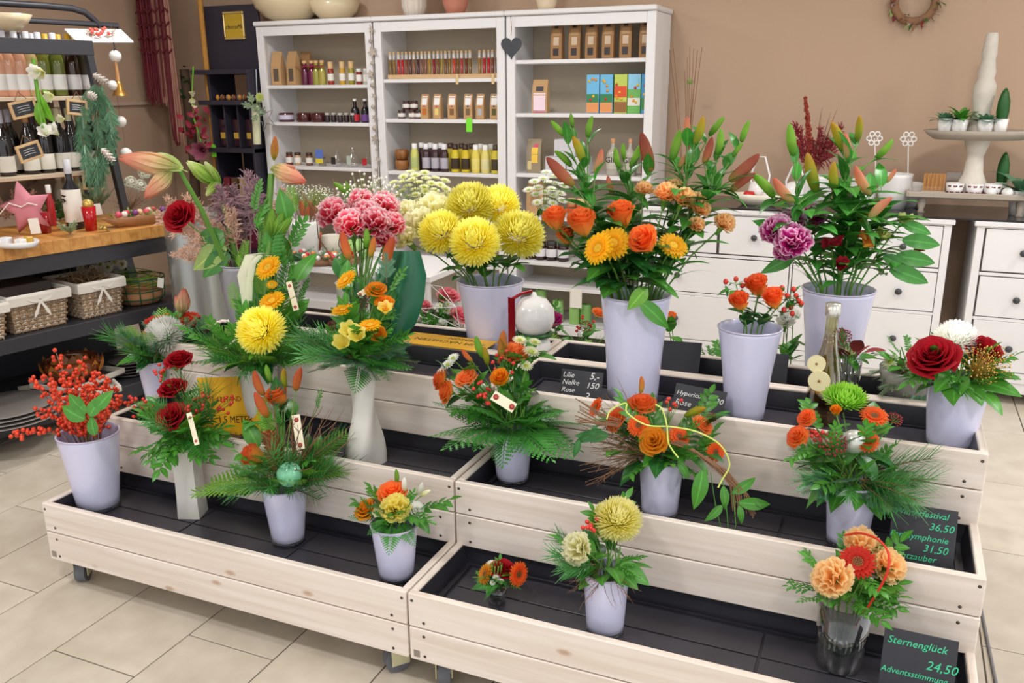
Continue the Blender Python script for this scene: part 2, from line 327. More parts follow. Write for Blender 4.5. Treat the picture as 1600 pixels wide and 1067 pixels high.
def cart(label, x0, x1, tiers, nx, group='stepped wooden display carts', front=1):
    par = thing('display_cart', label, 'display stand', (0, 0, 0), 0, group)
    for k in tiers:
        zt, y0, y1 = ZT[k], YT[k], (YT[k+1] if k < 2 else 2.59)
        for j in (0, 1):
            za = zt-HF+j*(PH+.003); plank(par, x0, x1, y0, y0+PT, za, za+PH, M_spruce)
            for xs in (x0, x1-PT):
                plank(par, xs, xs+PT, y0+PT+.0006, y1+(PT if k < 2 else 0), za, za+PH, M_spruceY)
            for sxx in (x0+.012, x1-.012, x0+.045, x1-.045):
                zz = za+(PH-.02 if (abs(sxx-x0) < .02 or abs(sxx-x1) < .02) and j else .018)
                if (abs(sxx-x0) < .02 or abs(sxx-x1) < .02) and not j: zz = za+PH-.02; sxx += .032 if sxx < (x0+x1)/2 else -.032
                put('screw', scr_me, par, frame((sxx, y0, zz), (0, 1, 0)))
        if k == 2:
            for j in (0, 1): plank(par, x0, x1, y1, y1+PT, zt-HF+j*(PH+.003), zt-HF+j*(PH+.003)+PH, M_spruce)
        tray(par, x0+PT+.0005, x1-PT-.0005, y0+PT+.0005, (y1-.001 if k == 2 else y1+PT), zt, nx)
    for xs in (x0+.002, x1-PT-.002):       # end frames carrying the upper steps
        for y_ in (YT[1]+.06, YT[2]+.05, 2.54): bx('post', (xs, y_, .1), (xs+.018, y_+.04, ZT[1]-HF-.003+(.19 if y_ > 2.2 else 0)), M_spruceY, par)
    for xs in (x0+.07, x1-.07):
        for y_ in (YT[0]+.055, 2.5): caster(par, xs, y_, .5 if xs < (x0+x1)/2 else -.7)
    if tiers: bx('base_board', (x0+PT, YT[0]+PT+.001, ZT[0]-HF+.0), (x1-PT, 2.6, ZT[0]-HF+.012), M_spruce, par)
    if front:
        bx('corner_bracket', (x0+.012, YT[0]-.0015, ZT[0]-HF+.012), (x0+.03, YT[0]-.0002, ZT[0]-HF+.032), M_steel, par, .0004)
    return par
RX0, RX1 = -1.046, .286; LX0, LX1 = -2.379, -1.052
cartR = cart('pale spruce three step display cart on castors, front right, closest to camera', RX0, RX1, (0, 1, 2), 3)
cartL = cart('pale spruce three step display cart on castors, front left, holding the berry vase', LX0, LX1, (0, 1, 2), 3)
def rear(label, x0, x1):
    par = thing('display_cart', label, 'display stand', (0, 0, 0), 0, 'stepped wooden display carts')
    YR = (2.614, 2.846, 3.09); ZR = (.675, .483, .291)
    for k in range(3):
        y0 = YR[k]; y1 = YR[k]+.23 if k == 0 else YR[k]+.24; zt = ZR[k]
        for j in (0, 1):
            za = zt-HF+j*(PH+.003)
            plank(par, x0, x1, y1-PT, y1, za, za+PH, M_spruce)
            if k == 0: plank(par, x0, x1, y0, y0+PT, za, za+PH, M_spruce)
            for xs in (x0, x1-PT): plank(par, xs, xs+PT, y0+(PT if k == 0 else -.012), y1-PT-.0006, za, za+PH, M_spruceY)
        tray(par, x0+PT+.0005, x1-PT-.0005, y0+(PT if k == 0 else -.01)+.0005, y1-PT-.0005, zt, 3)
    for xs in (x0+.07, x1-.07):
        for y_ in (2.7, 3.25): caster(par, xs, y_, .4)
    bx('base_board', (x0+PT, 2.62, ZT[0]-HF-.0), (x1-PT, 3.30, ZT[0]-HF+.012), M_spruce, par)
    for xs in (x0+.002, x1-PT-.002):
        for y_ in (2.66, 2.9): bx('post', (xs, y_, .1), (xs+.018, y_+.04, .29), M_spruceY, par)
rear('pale spruce display cart behind the front right cart, back to back with it', RX0+.02, RX1+.0)
rear('pale spruce display cart behind the front left cart, with yellow notice on its rail', LX0+.02, LX1+.015)

# ------------------------------------------------------------------ furniture
M_white = plain('white_lacquer', (230, 228, 228), .4, var=.01); M_back = plain('beige_back_panel', (196, 182, 160), .6); M_line = plain('shadow_gap', (70, 64, 60), .9)
M_knob = plain('dark_grey_knob', (62, 62, 66), .35)
def bookcase(label, x0, shelves, open_=True):
    x1 = x0+.9; y0, y1, H = 4.93, 5.29, 1.97
    p = thing('bookcase', label, 'bookcase', (x0+.45, 5.1, 0), 0, 'white open bookcases'); Wp = WM[p.name]
    def b(n, lo, hi, m=M_white, bev=.002): return one_world(n, lo, hi, m, p, bev)
    b('side_panel', (x0+.012, y0, 0), (x0+.034, y1, H-.03)); b('side_panel', (x1-.034, y0, 0), (x1-.012, y1, H-.03))
    b('front_stile', (x0+.006, y0-.004, .06), (x0+.058, y0+.018, H-.03)); b('front_stile', (x1-.058, y0-.004, .06), (x1-.006, y0+.018, H-.03))
    b('top_board', (x0-.002, y0-.022, H-.028), (x1-.002, y1, H), bev=.006); b('top_rail', (x0+.058, y0-.002, H-.09), (x1-.058, y0+.016, H-.03))
    b('back_panel', (x0+.034, y1-.012, .06), (x1-.034, y1, H-.03), M_back); b('plinth', (x0+.058, y0, .06), (x1-.058, y0+.02, .12))
    for z in shelves: b('shelf', (x0+.0345, y0+.01, z-.022), (x1-.0345, y1-.0125, z))
    return p
def one_world(n, lo, hi, m, p, bev=.002):
    c = (V(lo)+V(hi))/2; mb = MB(); mb.box(V(lo)-c, V(hi)-c, 0, bev); return one(n, mb, m, p, M.Translation(c))
BX = (-3.963, -3.063, -2.163)
SH = ((1.569, 1.331, 1.043, .70, .42, .13), (1.60, 1.358, 1.034, .75, .46, .13), (1.698, 1.397, 1.045, .79, .51, .36, .12))
bookcase('leftmost white open bookcase, beside the black confectionery stand', BX[0], SH[0])
bookcase('middle white open bookcase, with the row of spice tubes', BX[1], SH[1])
bookcase('rightmost white open bookcase, with the slate heart and kraft pouches', BX[2], SH[2])
knob_me = MB(); knob_me.lathe([(.006, 0), (.006, .01), (.015, .014), (.017, .02), (.012, .027), (.001, .029)], 14); knob_me = knob_me.mesh('knob', M_knob)
def chest(label, x0, cols, x1):
    y0, y1 = 4.75, 5.25
    p = thing('chest_of_drawers', label, 'dresser', ((x0+x1)/2, 5, 0), 0, 'white chests of drawers')
    def b(n, lo, hi, m=M_white, bev=.002): return one_world(n, lo, hi, m, p, bev)
    b('body', (x0, y0+.006, .06), (x1, y1, .885), M_white)
    b('front_frame', (x0, y0, .115), (x0+.035, y0+.0055, .885)); b('front_frame', (x1-.035, y0, .115), (x1, y0+.0055, .885))
    b('front_frame', (x0+.035, y0, .115), (x1-.035, y0+.0055, .168)); b('front_frame', (x0+.035, y0, .879), (x1-.035, y0+.0055, .885))
    b('top_board', (x0-.012, y0-.012, .886), (x1+.012, y1, .911), bev=.004)
    for fx in (x0, x1-.05): b('foot', (fx, y0+.02, 0), (fx+.05, y0+.07, .06)); b('foot', (fx, y1-.07, 0), (fx+.05, y1-.02, .06))
    b('shadow_panel', (x0+.035, y0+.004, .168), (x1-.035, y0+.0055, .879), M_line, 0)
    for (a, c, z0, z1, ks) in cols:
        d = b('drawer', (a+.0025, y0-.001, z0), (c-.0025, y0+.0038, z1))
        for kx in ks: put('knob', knob_me, d, frame((kx, y0-.0008, (z0+z1)/2-.005), (0, -1, 0)))
    for cx_ in [x_ for x_ in (-.448, 1.155) if x0 < x_ < x1]: b('stile', (cx_-.0055, y0-.0005, .17), (cx_+.0055, y0+.0036, .878))
    for z in (.433, .656): b('rail', (x0+.036, y0-.0005, z-.008), (x1-.036, y0+.0036, z+.008))
    return p
cc = []
for (a, c) in ((-1.218, -.456), (-.44, .252)):
    m_ = (a+c)/2; cc += [(a, m_-.005, .671, .876, [(a+m_)/2]), (m_+.005, c, .671, .876, [(c+m_)/2])]
    for z0, z1 in ((.445, .643), (.172, .424)): cc.append((a, c, z0, z1, [a+.17, c-.17]))
chest('white eight drawer chest with dark knobs, right of the bookcases', -1.255, cc, .288)
cc = []
for (a, c) in ((.437, 1.15), (1.16, 1.87)):
    for z0, z1 in ((.671, .876), (.445, .643), (.172, .424)): cc.append((a, c, z0, z1, [a+.17, c-.17]))
chest('white chest of drawers at the far right edge, past the gap', .396, cc, 1.91)
mb = MB(); mb.box((-1.25, 4.745, .9125), (1.91, 5.28, .92), 0, .002); one('black_runner', mb, plain('black_glass', (34, 32, 36), .12), label='glossy black panel laid along the tops of both white chests', cat='mat')
# ------------------------------------------------------------------ flower and leaf kit: each mesh has unit size, stem end at the origin, facing +Z (leaves: length along +Z, upper side +Y)
G = dict(leaf=leafm('leaf_green', (74, 142, 48)), dark=leafm('leaf_dark_green', (44, 106, 44)), lily=leafm('lily_leaf_green', (64, 138, 50), var=.45), bright=leafm('leaf_bright_green', (120, 184, 56)),
         fern=leafm('fern_green', (72, 148, 60)), pine=leafm('pine_needle_green', (70, 136, 66), var=.45), thuja=leafm('conifer_scale_green', (126, 182, 56), var=.35), fir=leafm('fir_blue_green', (92, 142, 108)),
         pale=leafm('pale_green', (166, 192, 104)), grey=leafm('grey_green', (146, 172, 136)), stem=leafm('stem_green', (108, 158, 66)), brown=plain('twig_brown', (132, 96, 68), .8, var=.2), dry=plain('dried_pink_grass', (214, 174, 152), .9, var=.18), mauve=plain('dried_mauve', (158, 126, 134), .9, var=.25),
         skin=plain('dark_red_cluster', (136, 38, 44), .7, var=.25), teal=leafm('teal_leaf', (36, 108, 76)), wine=plain('wine_red_petal', (140, 26, 52), .5, var=.25))
def rv(a=1.): return V((rnd.uniform(-a, a), rnd.uniform(-a, a), rnd.uniform(-a, a)))
def fib(i, n, zmin=-1.):
    z = 1-(1-zmin)*(i+.5)/n; a = i*2.39996; r = math.sqrt(max(0, 1-z*z)); return V((r*math.cos(a), r*math.sin(a), z))
def f_gerbera():
    mb = MB()
    for lay, (n, L, tilt, z) in enumerate(((24, .78, .12, -.02), (22, .68, .3, .02), (18, .38, .55, .05))):
        for i in range(n):
            a = 2*PI*(i+.5*lay)/n+rnd.uniform(-.05, .05); d = V((math.cos(a), math.sin(a), tilt+rnd.uniform(-.05, .05)))
            mb.leaf((.2*d.x, .2*d.y, z), d, (-d.x*tilt, -d.y*tilt, 1), L*rnd.uniform(.93, 1.04), .19, .3, .18, 4, 'petal')
    return mb
def f_disc():
    mb = MB(); mb.lathe([(.3, -.02), (.3, .05), (.24, .1), (.12, .09), (.01, .07)], 18)
    for i in range(40):
        d = fib(i, 40, 0); mb.ball((d.x*.27, d.y*.27, .09), .022, 4, 3, 1)
    return mb
def f_rose(n=26, openn=1., tall=1.):
    mb = MB()
    for i in range(n):
        o = (i/(n-1))*openn; a0 = i*2.39996+rnd.uniform(-.15, .15); R = .13+.82*o; H = (.62-.5*o**1.6)*tall; hw = 1.25-.45*o; P = []; U = []
        for kt, t in enumerate((0, .35, .65, .86, 1.)):
            row = []; ru = []
            for ks in range(5):
                s = -1+ks*.5; a = a0+s*hw*(.45+.55*math.sin(PI*min(t, .8)/1.6))
                rr = (.1+(R-.1)*math.sin(min(1, t*1.15)*PI/2)) + (.10+.14*o)*max(0, t-.84)/.16*(1-.3*abs(s)) + s*.03
                z = -.55*tall+(H+.55*tall)*t-(.16+.14*o)*s*s*t-(.12*o)*max(0, t-.84)/.16+.02*math.sin(a*5+i)
                row.append((rr*math.cos(a), rr*math.sin(a), z)); ru.append((ks/4, t))
            P.append(row); U.append(ru)
        mb.grid(P, uv=U)
    return mb
def f_sepals():
    mb = MB(); mb.lathe([(.05, -.85), (.15, -.7), (.2, -.55), (.16, -.45)], 8)
    for i in range(5):
        a = i*2*PI/5; d = V((math.cos(a), math.sin(a), .2)); mb.leaf((.12*d.x, .12*d.y, -.58), d, (-d.x, -d.y, 1), .55, .18, -.5, .2, 4)
    return mb
def f_carnation(n=44):
    mb = MB()
    for i in range(n):
        d = (fib(i, n, -.1)+rv(.18)).normalized(); side = d.cross(V((0, 0, 1))+rv(.6)).normalized(); b = V((0, 0, -.35)); L = rnd.uniform(.85, 1.05); ph = rnd.uniform(0, 6)
        P = []; U = []; tip = d*L
        nn = d.cross(side)
        for k, t in enumerate((.25, .7, .9, 1.)):
            row = []; ru = []
            for j in range(7):
                s = -1+j/3; c = b.lerp(tip, t); w_ = .38*t; jag = (.05 if j % 2 else -.03)*(t > .95)
                row.append(c+side*s*w_+nn*.09*math.sin(s*5+ph)*t*t+(tip-b).normalized()*(jag-.12*s*s*t)); ru.append((j/6, t))
            P.append(row); U.append(ru)
        mb.grid(P, uv=U)
    return mb
def f_mum(n=560, zmin=-.55, L=.56, W=.105, curl=.75, r0=.46, flat=.85):
    mb = MB()
    for i in range(n):
        d = (fib(i, n, zmin)+rv(.05)).normalized(); t = i/n; base = V((d.x*r0, d.y*r0, d.z*r0*flat)); out = (d+V((0, 0, .15))).normalized()
        upn = V((0, 0, 1)) if d.z < .8 else V((-d.x, -d.y, .3)); upn = (upn-out*upn.dot(out))
        mb.leaf(base, out, -upn if False else upn, L*rnd.uniform(.88, 1.08), W, -curl*(.5+.6*(1-t)), .45, 4, 'strap')
    return mb
def f_daisy(n=16):
    mb = MB()
    for lay in range(2):
        for i in range(n):
            a = 2*PI*(i+.5*lay)/n; d = V((math.cos(a), math.sin(a), .15+.4*lay)); mb.leaf((.1*d.x, .1*d.y, 0), d, (-d.x, -d.y, 2), .85-.2*lay, .24, .1, .15, 3, 'petal')
    mb.lathe([(.26, .05), (.24, .14), (.12, .2), (.01, .2)], 10, 1); return mb
def f_bud(lob=.14):
    mb = MB(); P = []; U = []
    prof = [(.03, 0), (.08, .03), (.125, .15), (.15, .35), (.15, .55), (.125, .75), (.08, .9), (.035, .98), (.005, 1)]
    for r, z in prof:
        row = []; ru = []
        for j in range(18):
            a = 2*PI*j/18; rr = r*(1+lob*abs(math.cos(1.5*a))-lob*.5); off = .05*math.sin(PI*z)
            row.append((rr*math.cos(a)+off, rr*math.sin(a), z)); ru.append((.25+.5*(j % 2), z))
        P.append(row); U.append(ru)
    mb.grid(P, True, uv=U); return mb
def f_abud():
    mb = MB()
    for lay, (r, L) in enumerate(((.05, 1.), (.03, .93))):
        for i in range(5):
            a = 2*PI*(i+.5*lay)/5; o = V((math.cos(a), math.sin(a), 0)); mb.leaf(o*r, o*.42+V((0, 0, 1)), o-V((0, 0, .3)), L*1.04, .34, .95, -.45, 8, 'leaf')
    mb.lathe([(.04, -.02), (.11, .15), (.14, .4), (.1, .7), (.02, .9)], 10); return mb
def f_trumpet(n=6, op=.5):
    mb = MB()
    for i in range(n):
        a = 2*PI*i/n; d = V((math.cos(a)*op, math.sin(a)*op, 1)); mb.leaf((.05*math.cos(a), .05*math.sin(a), -.5), d, (-math.cos(a), -math.sin(a), op), 1.35, .62, .55*op, .35, 5, 'petal')
    return mb
def s_fern(n=10):
    mb = MB(); mb.tube([(0, 0, 0), (0, .03, .5), (0, -.06, 1)], [.012, .008, .003], 4)
    for i in range(n):
        t = .1+.86*i/n; L = .4*(1-t)**.8*(1-.25*(i == 0))+.03; y = .03*math.sin(PI*t)-.06*t*t
        for s in (-1, 1):
            d = V((s, -.1, .62)).normalized(); q = V((0, y, t)); mb.leaf(q, d, (0, 1, 0), L, .024, .3, .1, 3, 'strap'); k_ = max(2, int(L/.038))
            for k in range(1, k_+1):
                c = q+d*L*k/(k_+.5)-V((0, .02*k/k_, 0)); ll = (.085-.055*k/k_)*min(1, L*3.5+.2)
                for s2 in (-1, 1): mb.leaf(c, (s*(.62-.1*s2), -.08, s2*.75+.35), (0, 1, 0), ll, .032, .2, .15, 2, 'leaf')
    mb.leaf((0, -.05, .93), (0, 0, 1), (0, 1, 0), .1, .04, .2, .1, 3)
    return mb
def s_pine(n=70, L=.42, spread=.55, w=.008):
    mb = MB(); mb.tube([(0, 0, 0), (.02, 0, .5), (0, 0, .9)], [.014, .01, .004], 5, 1)
    for i in range(n):
        t = .08+.85*i/n; a = i*2.4; d = V((math.cos(a)*spread, math.sin(a)*spread, .85)).normalized()
        p = V((.02*math.sin(PI*t), 0, t*.9)); dd = (d+rv(.12)).normalized(); e = p+dd*L*rnd.uniform(.7, 1.1); m_ = p.lerp(e, .5)+V((0, 0, -.02)); sd = dd.cross(V((.3, .5, .2))).normalized()*w
        mb.grid([[p-sd, p+sd], [m_-sd, m_+sd], [e-sd*.3, e+sd*.3]], uv=[[(.3, 0), (.7, 0)], [(.3, .5), (.7, .5)], [(.3, 1), (.7, 1)]])
    return mb
def s_fir(n=44):
    mb = MB(); mb.tube([(0, 0, 0), (0, 0, .95)], [.014, .006], 5, 1)
    def row(o, d, L, k):
        for i in range(k):
            t = (i+.5)/k
            for s in (-1, 1, .35, -.35): 
                dd = (d*.5+V((s*d.z, .35*(1-abs(s)), -s*d.x))).normalized(); mb.leaf(o+d*L*t, dd, (0, 1, 0), .11, .022, .2, 0, 2, 'strap')
    row(V((0, 0, .15)), V((0, 0, 1)), .8, n//2)
    for s in (-1, 1):
        for z in (.2, .45): mb.tube([(0, 0, z), (s*.2, 0, z+.22)], [.008, .004], 4, 1); row(V((0, 0, z)), V((s*.67, 0, .74)), .34, 12)
    return mb
def s_thuja():
    mb = MB(); mb.tube([(0, 0, 0), (0, .02, .5), (0, -.08, 1)], [.012, .009, .004], 4)
    for i in range(13):
        t = .08+.88*i/13; L = .34*(1-t)**.5+.04
        for s in (-1, 1):
            o = V((0, .02-.1*t*t, t)); d = V((s*.75, 0, .66)); mb.leaf(o, d, (0, 1, 0), L, .028, .2, .2, 3, 'strap')
            for k in range(1, 6):
                c = o+d*L*k/6
                for s2 in (-1, 1):
                    mb.leaf(c, (s*.66+s2*.35*0+(-s2*.5), 0, .75*(1 if s2*s < 0 else .3)), (0, 1, 0), L*.32*(1.15-k/6), .026, .2, .2, 2, 'strap')
    return mb
def s_ruscus(n=11, W=.13, L=.3):
    mb = MB(); mb.tube([(0, 0, 0), (.03, .02, .35), (0, -.03, .8)], [.011, .009, .004], 5)
    for i in range(n):
        t = .12+.86*i/(n-1); s = 1 if i % 2 else -1; p = V((.03*math.sin(PI*t), -.03*t, .8*t)); d = V((s*.75, rnd.uniform(-.3, .4), .6)) if i < n-1 else V((0, 0, 1))
        mb.leaf(p, d, (0, 1, -.2), L*rnd.uniform(.75, 1.1), W, .5, .18, 4)
    return mb
def s_twigs(n=7, jag=.09):
    mb = MB()
    for i in range(n):
        p = V((0, 0, 0)); d = (V((0, 0, 1))+rv(.3)).normalized(); pts = [p.copy()]
        for k in range(7): d = (d+rv(jag*2)).normalized(); p = p+d*.15; pts.append(p.copy())
        mb.tube(pts, [.009*(1-.1*k) for k in range(8)], 4)
        for k in (2, 3, 4, 5):
            e = pts[k]+(d+rv(.9)).normalized()*rnd.uniform(.1, .22); mb.tube([pts[k], pts[k].lerp(e, .5)+rv(.02), e], [.006, .004, .002], 3)
    return mb
def s_plume(n=90, spread=.35):
    """feathery dried grass head"""
    mb = MB(); mb.tube([(0, 0, 0), (.02, 0, .5), (.1, 0, 1)], [.008, .006, .003], 4)
    for i in range(n):
        t = .35+.62*rnd.random(); p = V((.1*t*t, 0, t)); d = (V((0, 0, .6))+rv(1)).normalized(); L = spread*rnd.uniform(.3, 1)*(1.2-t)
        e = p+d*L; s = d.cross(V((.2, .9, .1))).normalized()*.006; q = p.lerp(e, .6)+rv(.02)
        mb.grid([[p-s, p+s], [q-s*1.6, q+s*1.6], [e-s, e+s]])
        for k in range(3): c = p.lerp(e, .4+.25*k); c2 = c+(d+rv(1)).normalized()*.05; mb.grid([[c-s, c+s], [c2-s, c2+s]])
    return mb
def s_cluster(n=60, r=.1, sq=1.):
    mb = MB()
    for i in range(n):
        d = fib(i, n, -.4); q = V((d.x, d.y, d.z*.75))*rnd.uniform(.82, 1.05); mb.ball(q, r*rnd.uniform(.7, 1.15), 6, 4)
        if i % 3 == 0: mb.tube([(0, 0, -.6), q*.9], .02, 3, 1)
    return mb
def s_gyp(n=70):
    """cloud of tiny blossoms on thread-thin stems"""
    mb = MB()
    for i in range(n):
        d = fib(i, n, .15); q = V((d.x*.55, d.y*.55, .35+d.z*.6))*rnd.uniform(.7, 1.05); mb.tube([(0, 0, 0), (q.x*.3, q.y*.3, q.z*.5), q], .004, 3, 1); mb.ball(q, .022, 5, 3)
    return mb
def one_leaf(prof='leaf', W=.4, bend=.7, fold=.2, wave=.02, segs=7):
    mb = MB(); mb.tube([(0, 0, -.12), (0, 0, .02)], .012, 4); mb.leaf((0, 0, 0), (0, 0, 1), (0, 1, 0), 1, W, bend, fold, segs, prof, 0, 0, wave); return mb
KIT = {}
def kit(key, fn, mats, name=None):
    if key not in KIT: KIT[key] = fn().mesh(name or key, mats)
    return KIT[key]
P_ = {}
def pm(key):
    D = dict(
        orange=[(0, (254, 200, 90)), (.55, (253, 170, 76)), (1, (247, 130, 66))], peach=[(0, (252, 204, 120)), (.6, (252, 184, 110)), (1, (246, 146, 80))],
        gyellow=[(0, (232, 150, 20)), (.5, (248, 190, 24)), (1, (250, 204, 40))], gorange=[(0, (214, 60, 24)), (.5, (240, 96, 36)), (1, (250, 126, 54))], gbi=[(0, (240, 190, 60)), (.45, (236, 130, 30)), (1, (240, 190, 60))], gred=[(0, (170, 26, 20)), (.5, (214, 48, 34)), (1, (230, 66, 44))],
        red=[(0, (96, 6, 18)), (.6, (158, 16, 32)), (1, (190, 30, 46))], bicol=[(0, (255, 222, 96)), (.55, (253, 180, 76)), (1, (236, 104, 62))], yrose=[(0, (236, 170, 40)), (.6, (244, 184, 36)), (1, (240, 150, 40))],
        ymum=[(0, (255, 240, 50)), (.5, (255, 246, 80)), (1, (255, 252, 160))], cmum=[(0, (252, 244, 130)), (.5, (252, 246, 150)), (1, (254, 250, 200))], wmum=[(0, (246, 248, 230)), (.6, (252, 252, 248)), (1, (254, 254, 252))], green=[(0, (120, 190, 30)), (.6, (150, 214, 56)), (1, (186, 232, 100))],
        ccar=[(0, (254, 250, 180)), (.7, (252, 248, 200)), (1, (254, 252, 224))], ycar=[(0, (252, 236, 100)), (.7, (246, 232, 110)), (1, (250, 240, 150))], pcar=[(0, (236, 60, 96)), (.8, (244, 96, 124)), (.93, (252, 190, 200)), (1, (254, 244, 244))], mcar=[(0, (176, 20, 116)), (.78, (206, 44, 146)), (.93, (236, 160, 208)), (1, (252, 240, 246))],
        pecar=[(0, (255, 206, 120)), (.7, (253, 214, 146)), (1, (254, 228, 180))], ocar=[(0, (255, 190, 112)), (.7, (255, 202, 130)), (1, (255, 224, 170))], white=[(0, (220, 226, 180)), (.5, (246, 246, 236)), (1, (252, 252, 248))], cream=[(0, (226, 226, 140)), (.5, (244, 244, 200)), (1, (250, 250, 230))],
        bg=[(0, (96, 156, 50)), (.5, (150, 196, 76)), (1, (130, 184, 64))], bo=[(0, (160, 170, 60)), (.3, (214, 166, 80)), (1, (214, 126, 66))], br=[(0, (160, 150, 70)), (.3, (190, 116, 84)), (1, (160, 82, 68))], by=[(0, (130, 160, 50)), (.5, (176, 176, 50)), (1, (196, 150, 50))], bp=[(0, (190, 190, 110)), (.4, (230, 176, 130)), (1, (222, 130, 110))], bor=[(0, (170, 160, 70)), (.25, (232, 142, 76)), (1, (206, 96, 64))],
        pink=[(0, (236, 150, 160)), (.6, (232, 120, 140)), (1, (240, 160, 170))], magenta=[(0, (150, 20, 90)), (1, (200, 50, 140))], amar=[(0, (180, 190, 110)), (.35, (240, 214, 170)), (.8, (236, 168, 140)), (1, (222, 120, 100))], amg=[(0, (130, 180, 60)), (.6, (190, 214, 110)), (1, (236, 240, 190))], alred=[(0, (120, 20, 30)), (1, (170, 30, 50))], wine=[(0, (150, 60, 90)), (1, (190, 120, 140))], alyel=[(0, (190, 210, 110)), (1, (226, 226, 150))])
    return petal('petal_'+key, D[key])
def names(k):
    return dict(orange='orange', peach='peach')[k]
M_eyeY = plain('yellow_flower_eye', (226, 168, 30), .8, var=.1); M_eyeD = plain('dark_flower_eye', (84, 40, 24), .8, var=.1); M_eyeG = plain('green_flower_eye', (150, 170, 50), .8)
M_berry = plain('red_berry', (214, 62, 30), .25, var=.14); M_hyp = plain('hypericum_berry', (206, 52, 40), .3, var=.12); M_berryD = plain('crimson_berry', (170, 26, 40), .3, var=.1)
BS = dict(carn=1.12, rose=1.14, rosebud=1.2, mum=1.14, gerbera=1.1, gmum=1.05, daisy=1.1, trump=1.2, bud=1.0)
def bloom(kind, par, p, d, s, roll=None, label=None):
    """kind = shape:colour"""
    sh, c = kind.split(':'); s = s*BS.get(sh, 1) if not isinstance(s, tuple) else s; roll = rnd.uniform(0, 6) if roll is None else roll; W_ = frame(p, d, None, s, roll)
    if sh == 'gerbera':
        o = put('gerbera', kit('gerbera'+c, f_gerbera, pm(c)), par, W_, label=label); put('flower_eye', kit('eye'+('y' if c == 'gyellow' else 'd'), f_disc, [M_eyeY, M_eyeG] if c == 'gyellow' else [M_eyeD, M_eyeY]), o, W_)
    elif sh in ('rose', 'rosebud'):
        o = put('rose', kit(sh+c, (lambda: f_rose()) if sh == 'rose' else (lambda: f_rose(20, .62, 1.35)), pm(c)), par, W_, label=label); put('calyx', kit('calyx', f_sepals, G['leaf']), o, W_)
    elif sh == 'carn': o = put('carnation', kit('carn'+c, f_carnation, pm(c)), par, W_, label=label); put('calyx', kit('ccal', lambda: (lambda m: (m.lathe([(.12, -1.2), (.2, -.9), (.26, -.4), (.3, -.1)], 8), m)[1])(MB()), G['stem']), o, W_)
    elif sh == 'mum': o = put('chrysanthemum', kit('mum'+c, f_mum, pm(c)), par, W_, label=label)
    elif sh == 'gmum': o = put('chrysanthemum', kit('gmum'+c, lambda: f_mum(260, .0, .6, .11, .9, .4, .35), pm(c)), par, W_, label=label)
    elif sh == 'daisy': o = put('daisy', kit('daisy'+c, f_daisy, [pm(c), M_eyeG]), par, W_, label=label)
    elif sh == 'trump': o = put('small_blossom', kit('tru'+c, f_trumpet, pm(c)), par, W_, label=label)
    elif sh == 'amar': o = put('amaryllis_bud', kit('am'+c, lambda: f_trumpet(6, .2), pm(c)), par, W_, label=label)
    elif sh == 'bud': o = put('lily_bud', kit('bud'+c, f_bud, pm(c)), par, W_, label=label)
    elif sh == 'skim': o = put('berry_cluster', kit('skim', lambda: s_cluster(), [G['skin'], G['stem']]), par, W_, label=label)
    return o
FOL = dict(fern=('fern_frond', s_fern, 'fern'), pine=('pine_sprig', s_pine, 'pine'), fir=('fir_sprig', s_fir, 'fir'), thuja=('conifer_sprig', s_thuja, 'thuja'), ruscus=('leafy_sprig', s_ruscus, 'leaf'), euc=('leafy_sprig', lambda: s_ruscus(12, .2, .24), 'grey'),
           myrtle=('leafy_sprig', lambda: s_ruscus(17, .07, .17), 'leaf'), twig=('twig', s_twigs, 'brown'), plume=('dried_grass', s_plume, 'dry'), mauve=('dried_flower_spray', lambda: s_plume(120, .4), 'mauve'),
           broad=('leaf', lambda: one_leaf('leaf', .55, .6, .12), 'leaf'), lance=('leaf', lambda: one_leaf('leaf', .37, .8, .2), 'lily'), long=('leaf', lambda: one_leaf('leaf', .3, 1.3, .2), 'dark'), grass=('grass_blade', lambda: one_leaf('blade', .035, 1.1, .2, 0), 'leaf'), darkb=('leaf', lambda: one_leaf('leaf', .5, .8, .15), 'dark'),
           gyp=('gypsophila', s_gyp, None), beads=('gold_beads', s_gyp, None), tealb=('leaf', lambda: one_leaf('oval', .6, .5, .2), 'teal'))
def fol(kind, par, p, d, s, n=None, mat=None, roll=0., var=3, label=None):
    nm, fn, mt = FOL[kind]; mt = mat or mt; k = kind+str(mt)+str(rnd.randrange(var))
    mats = [plain('white_speck', (244, 244, 232), .7), G['pale']] if kind == 'gyp' else [plain('gold_bead', (226, 180, 84), .3, .6), plain('gold_wire', (200, 160, 80), .4, .6)] if kind == 'beads' else [G[mt], G['brown']]
    return put(nm, kit(k, fn, mats, nm), par, frame(p, d, n if n is not None else (0, 0, 1), s, roll), label=label)
def stem(par, a, b, r, mat='stem', bend=None, name='stem', n=6):
    a = V(a); b = V(b); h = (b-a).length; m1 = a.lerp(b, .35); m2 = a.lerp(b, .7)
    if bend is None: m1.z += h*.06; m2.z += h*.05
    else: m1 += V(bend); m2 += V(bend)*.7
    mb = MB(); L0 = a; mb.tube([V((0, 0, 0)), m1-a, m2-a, b-a], [r, r, r*.9, r*.75], n); return one(name, mb, G[mat], par, M.Translation(a))
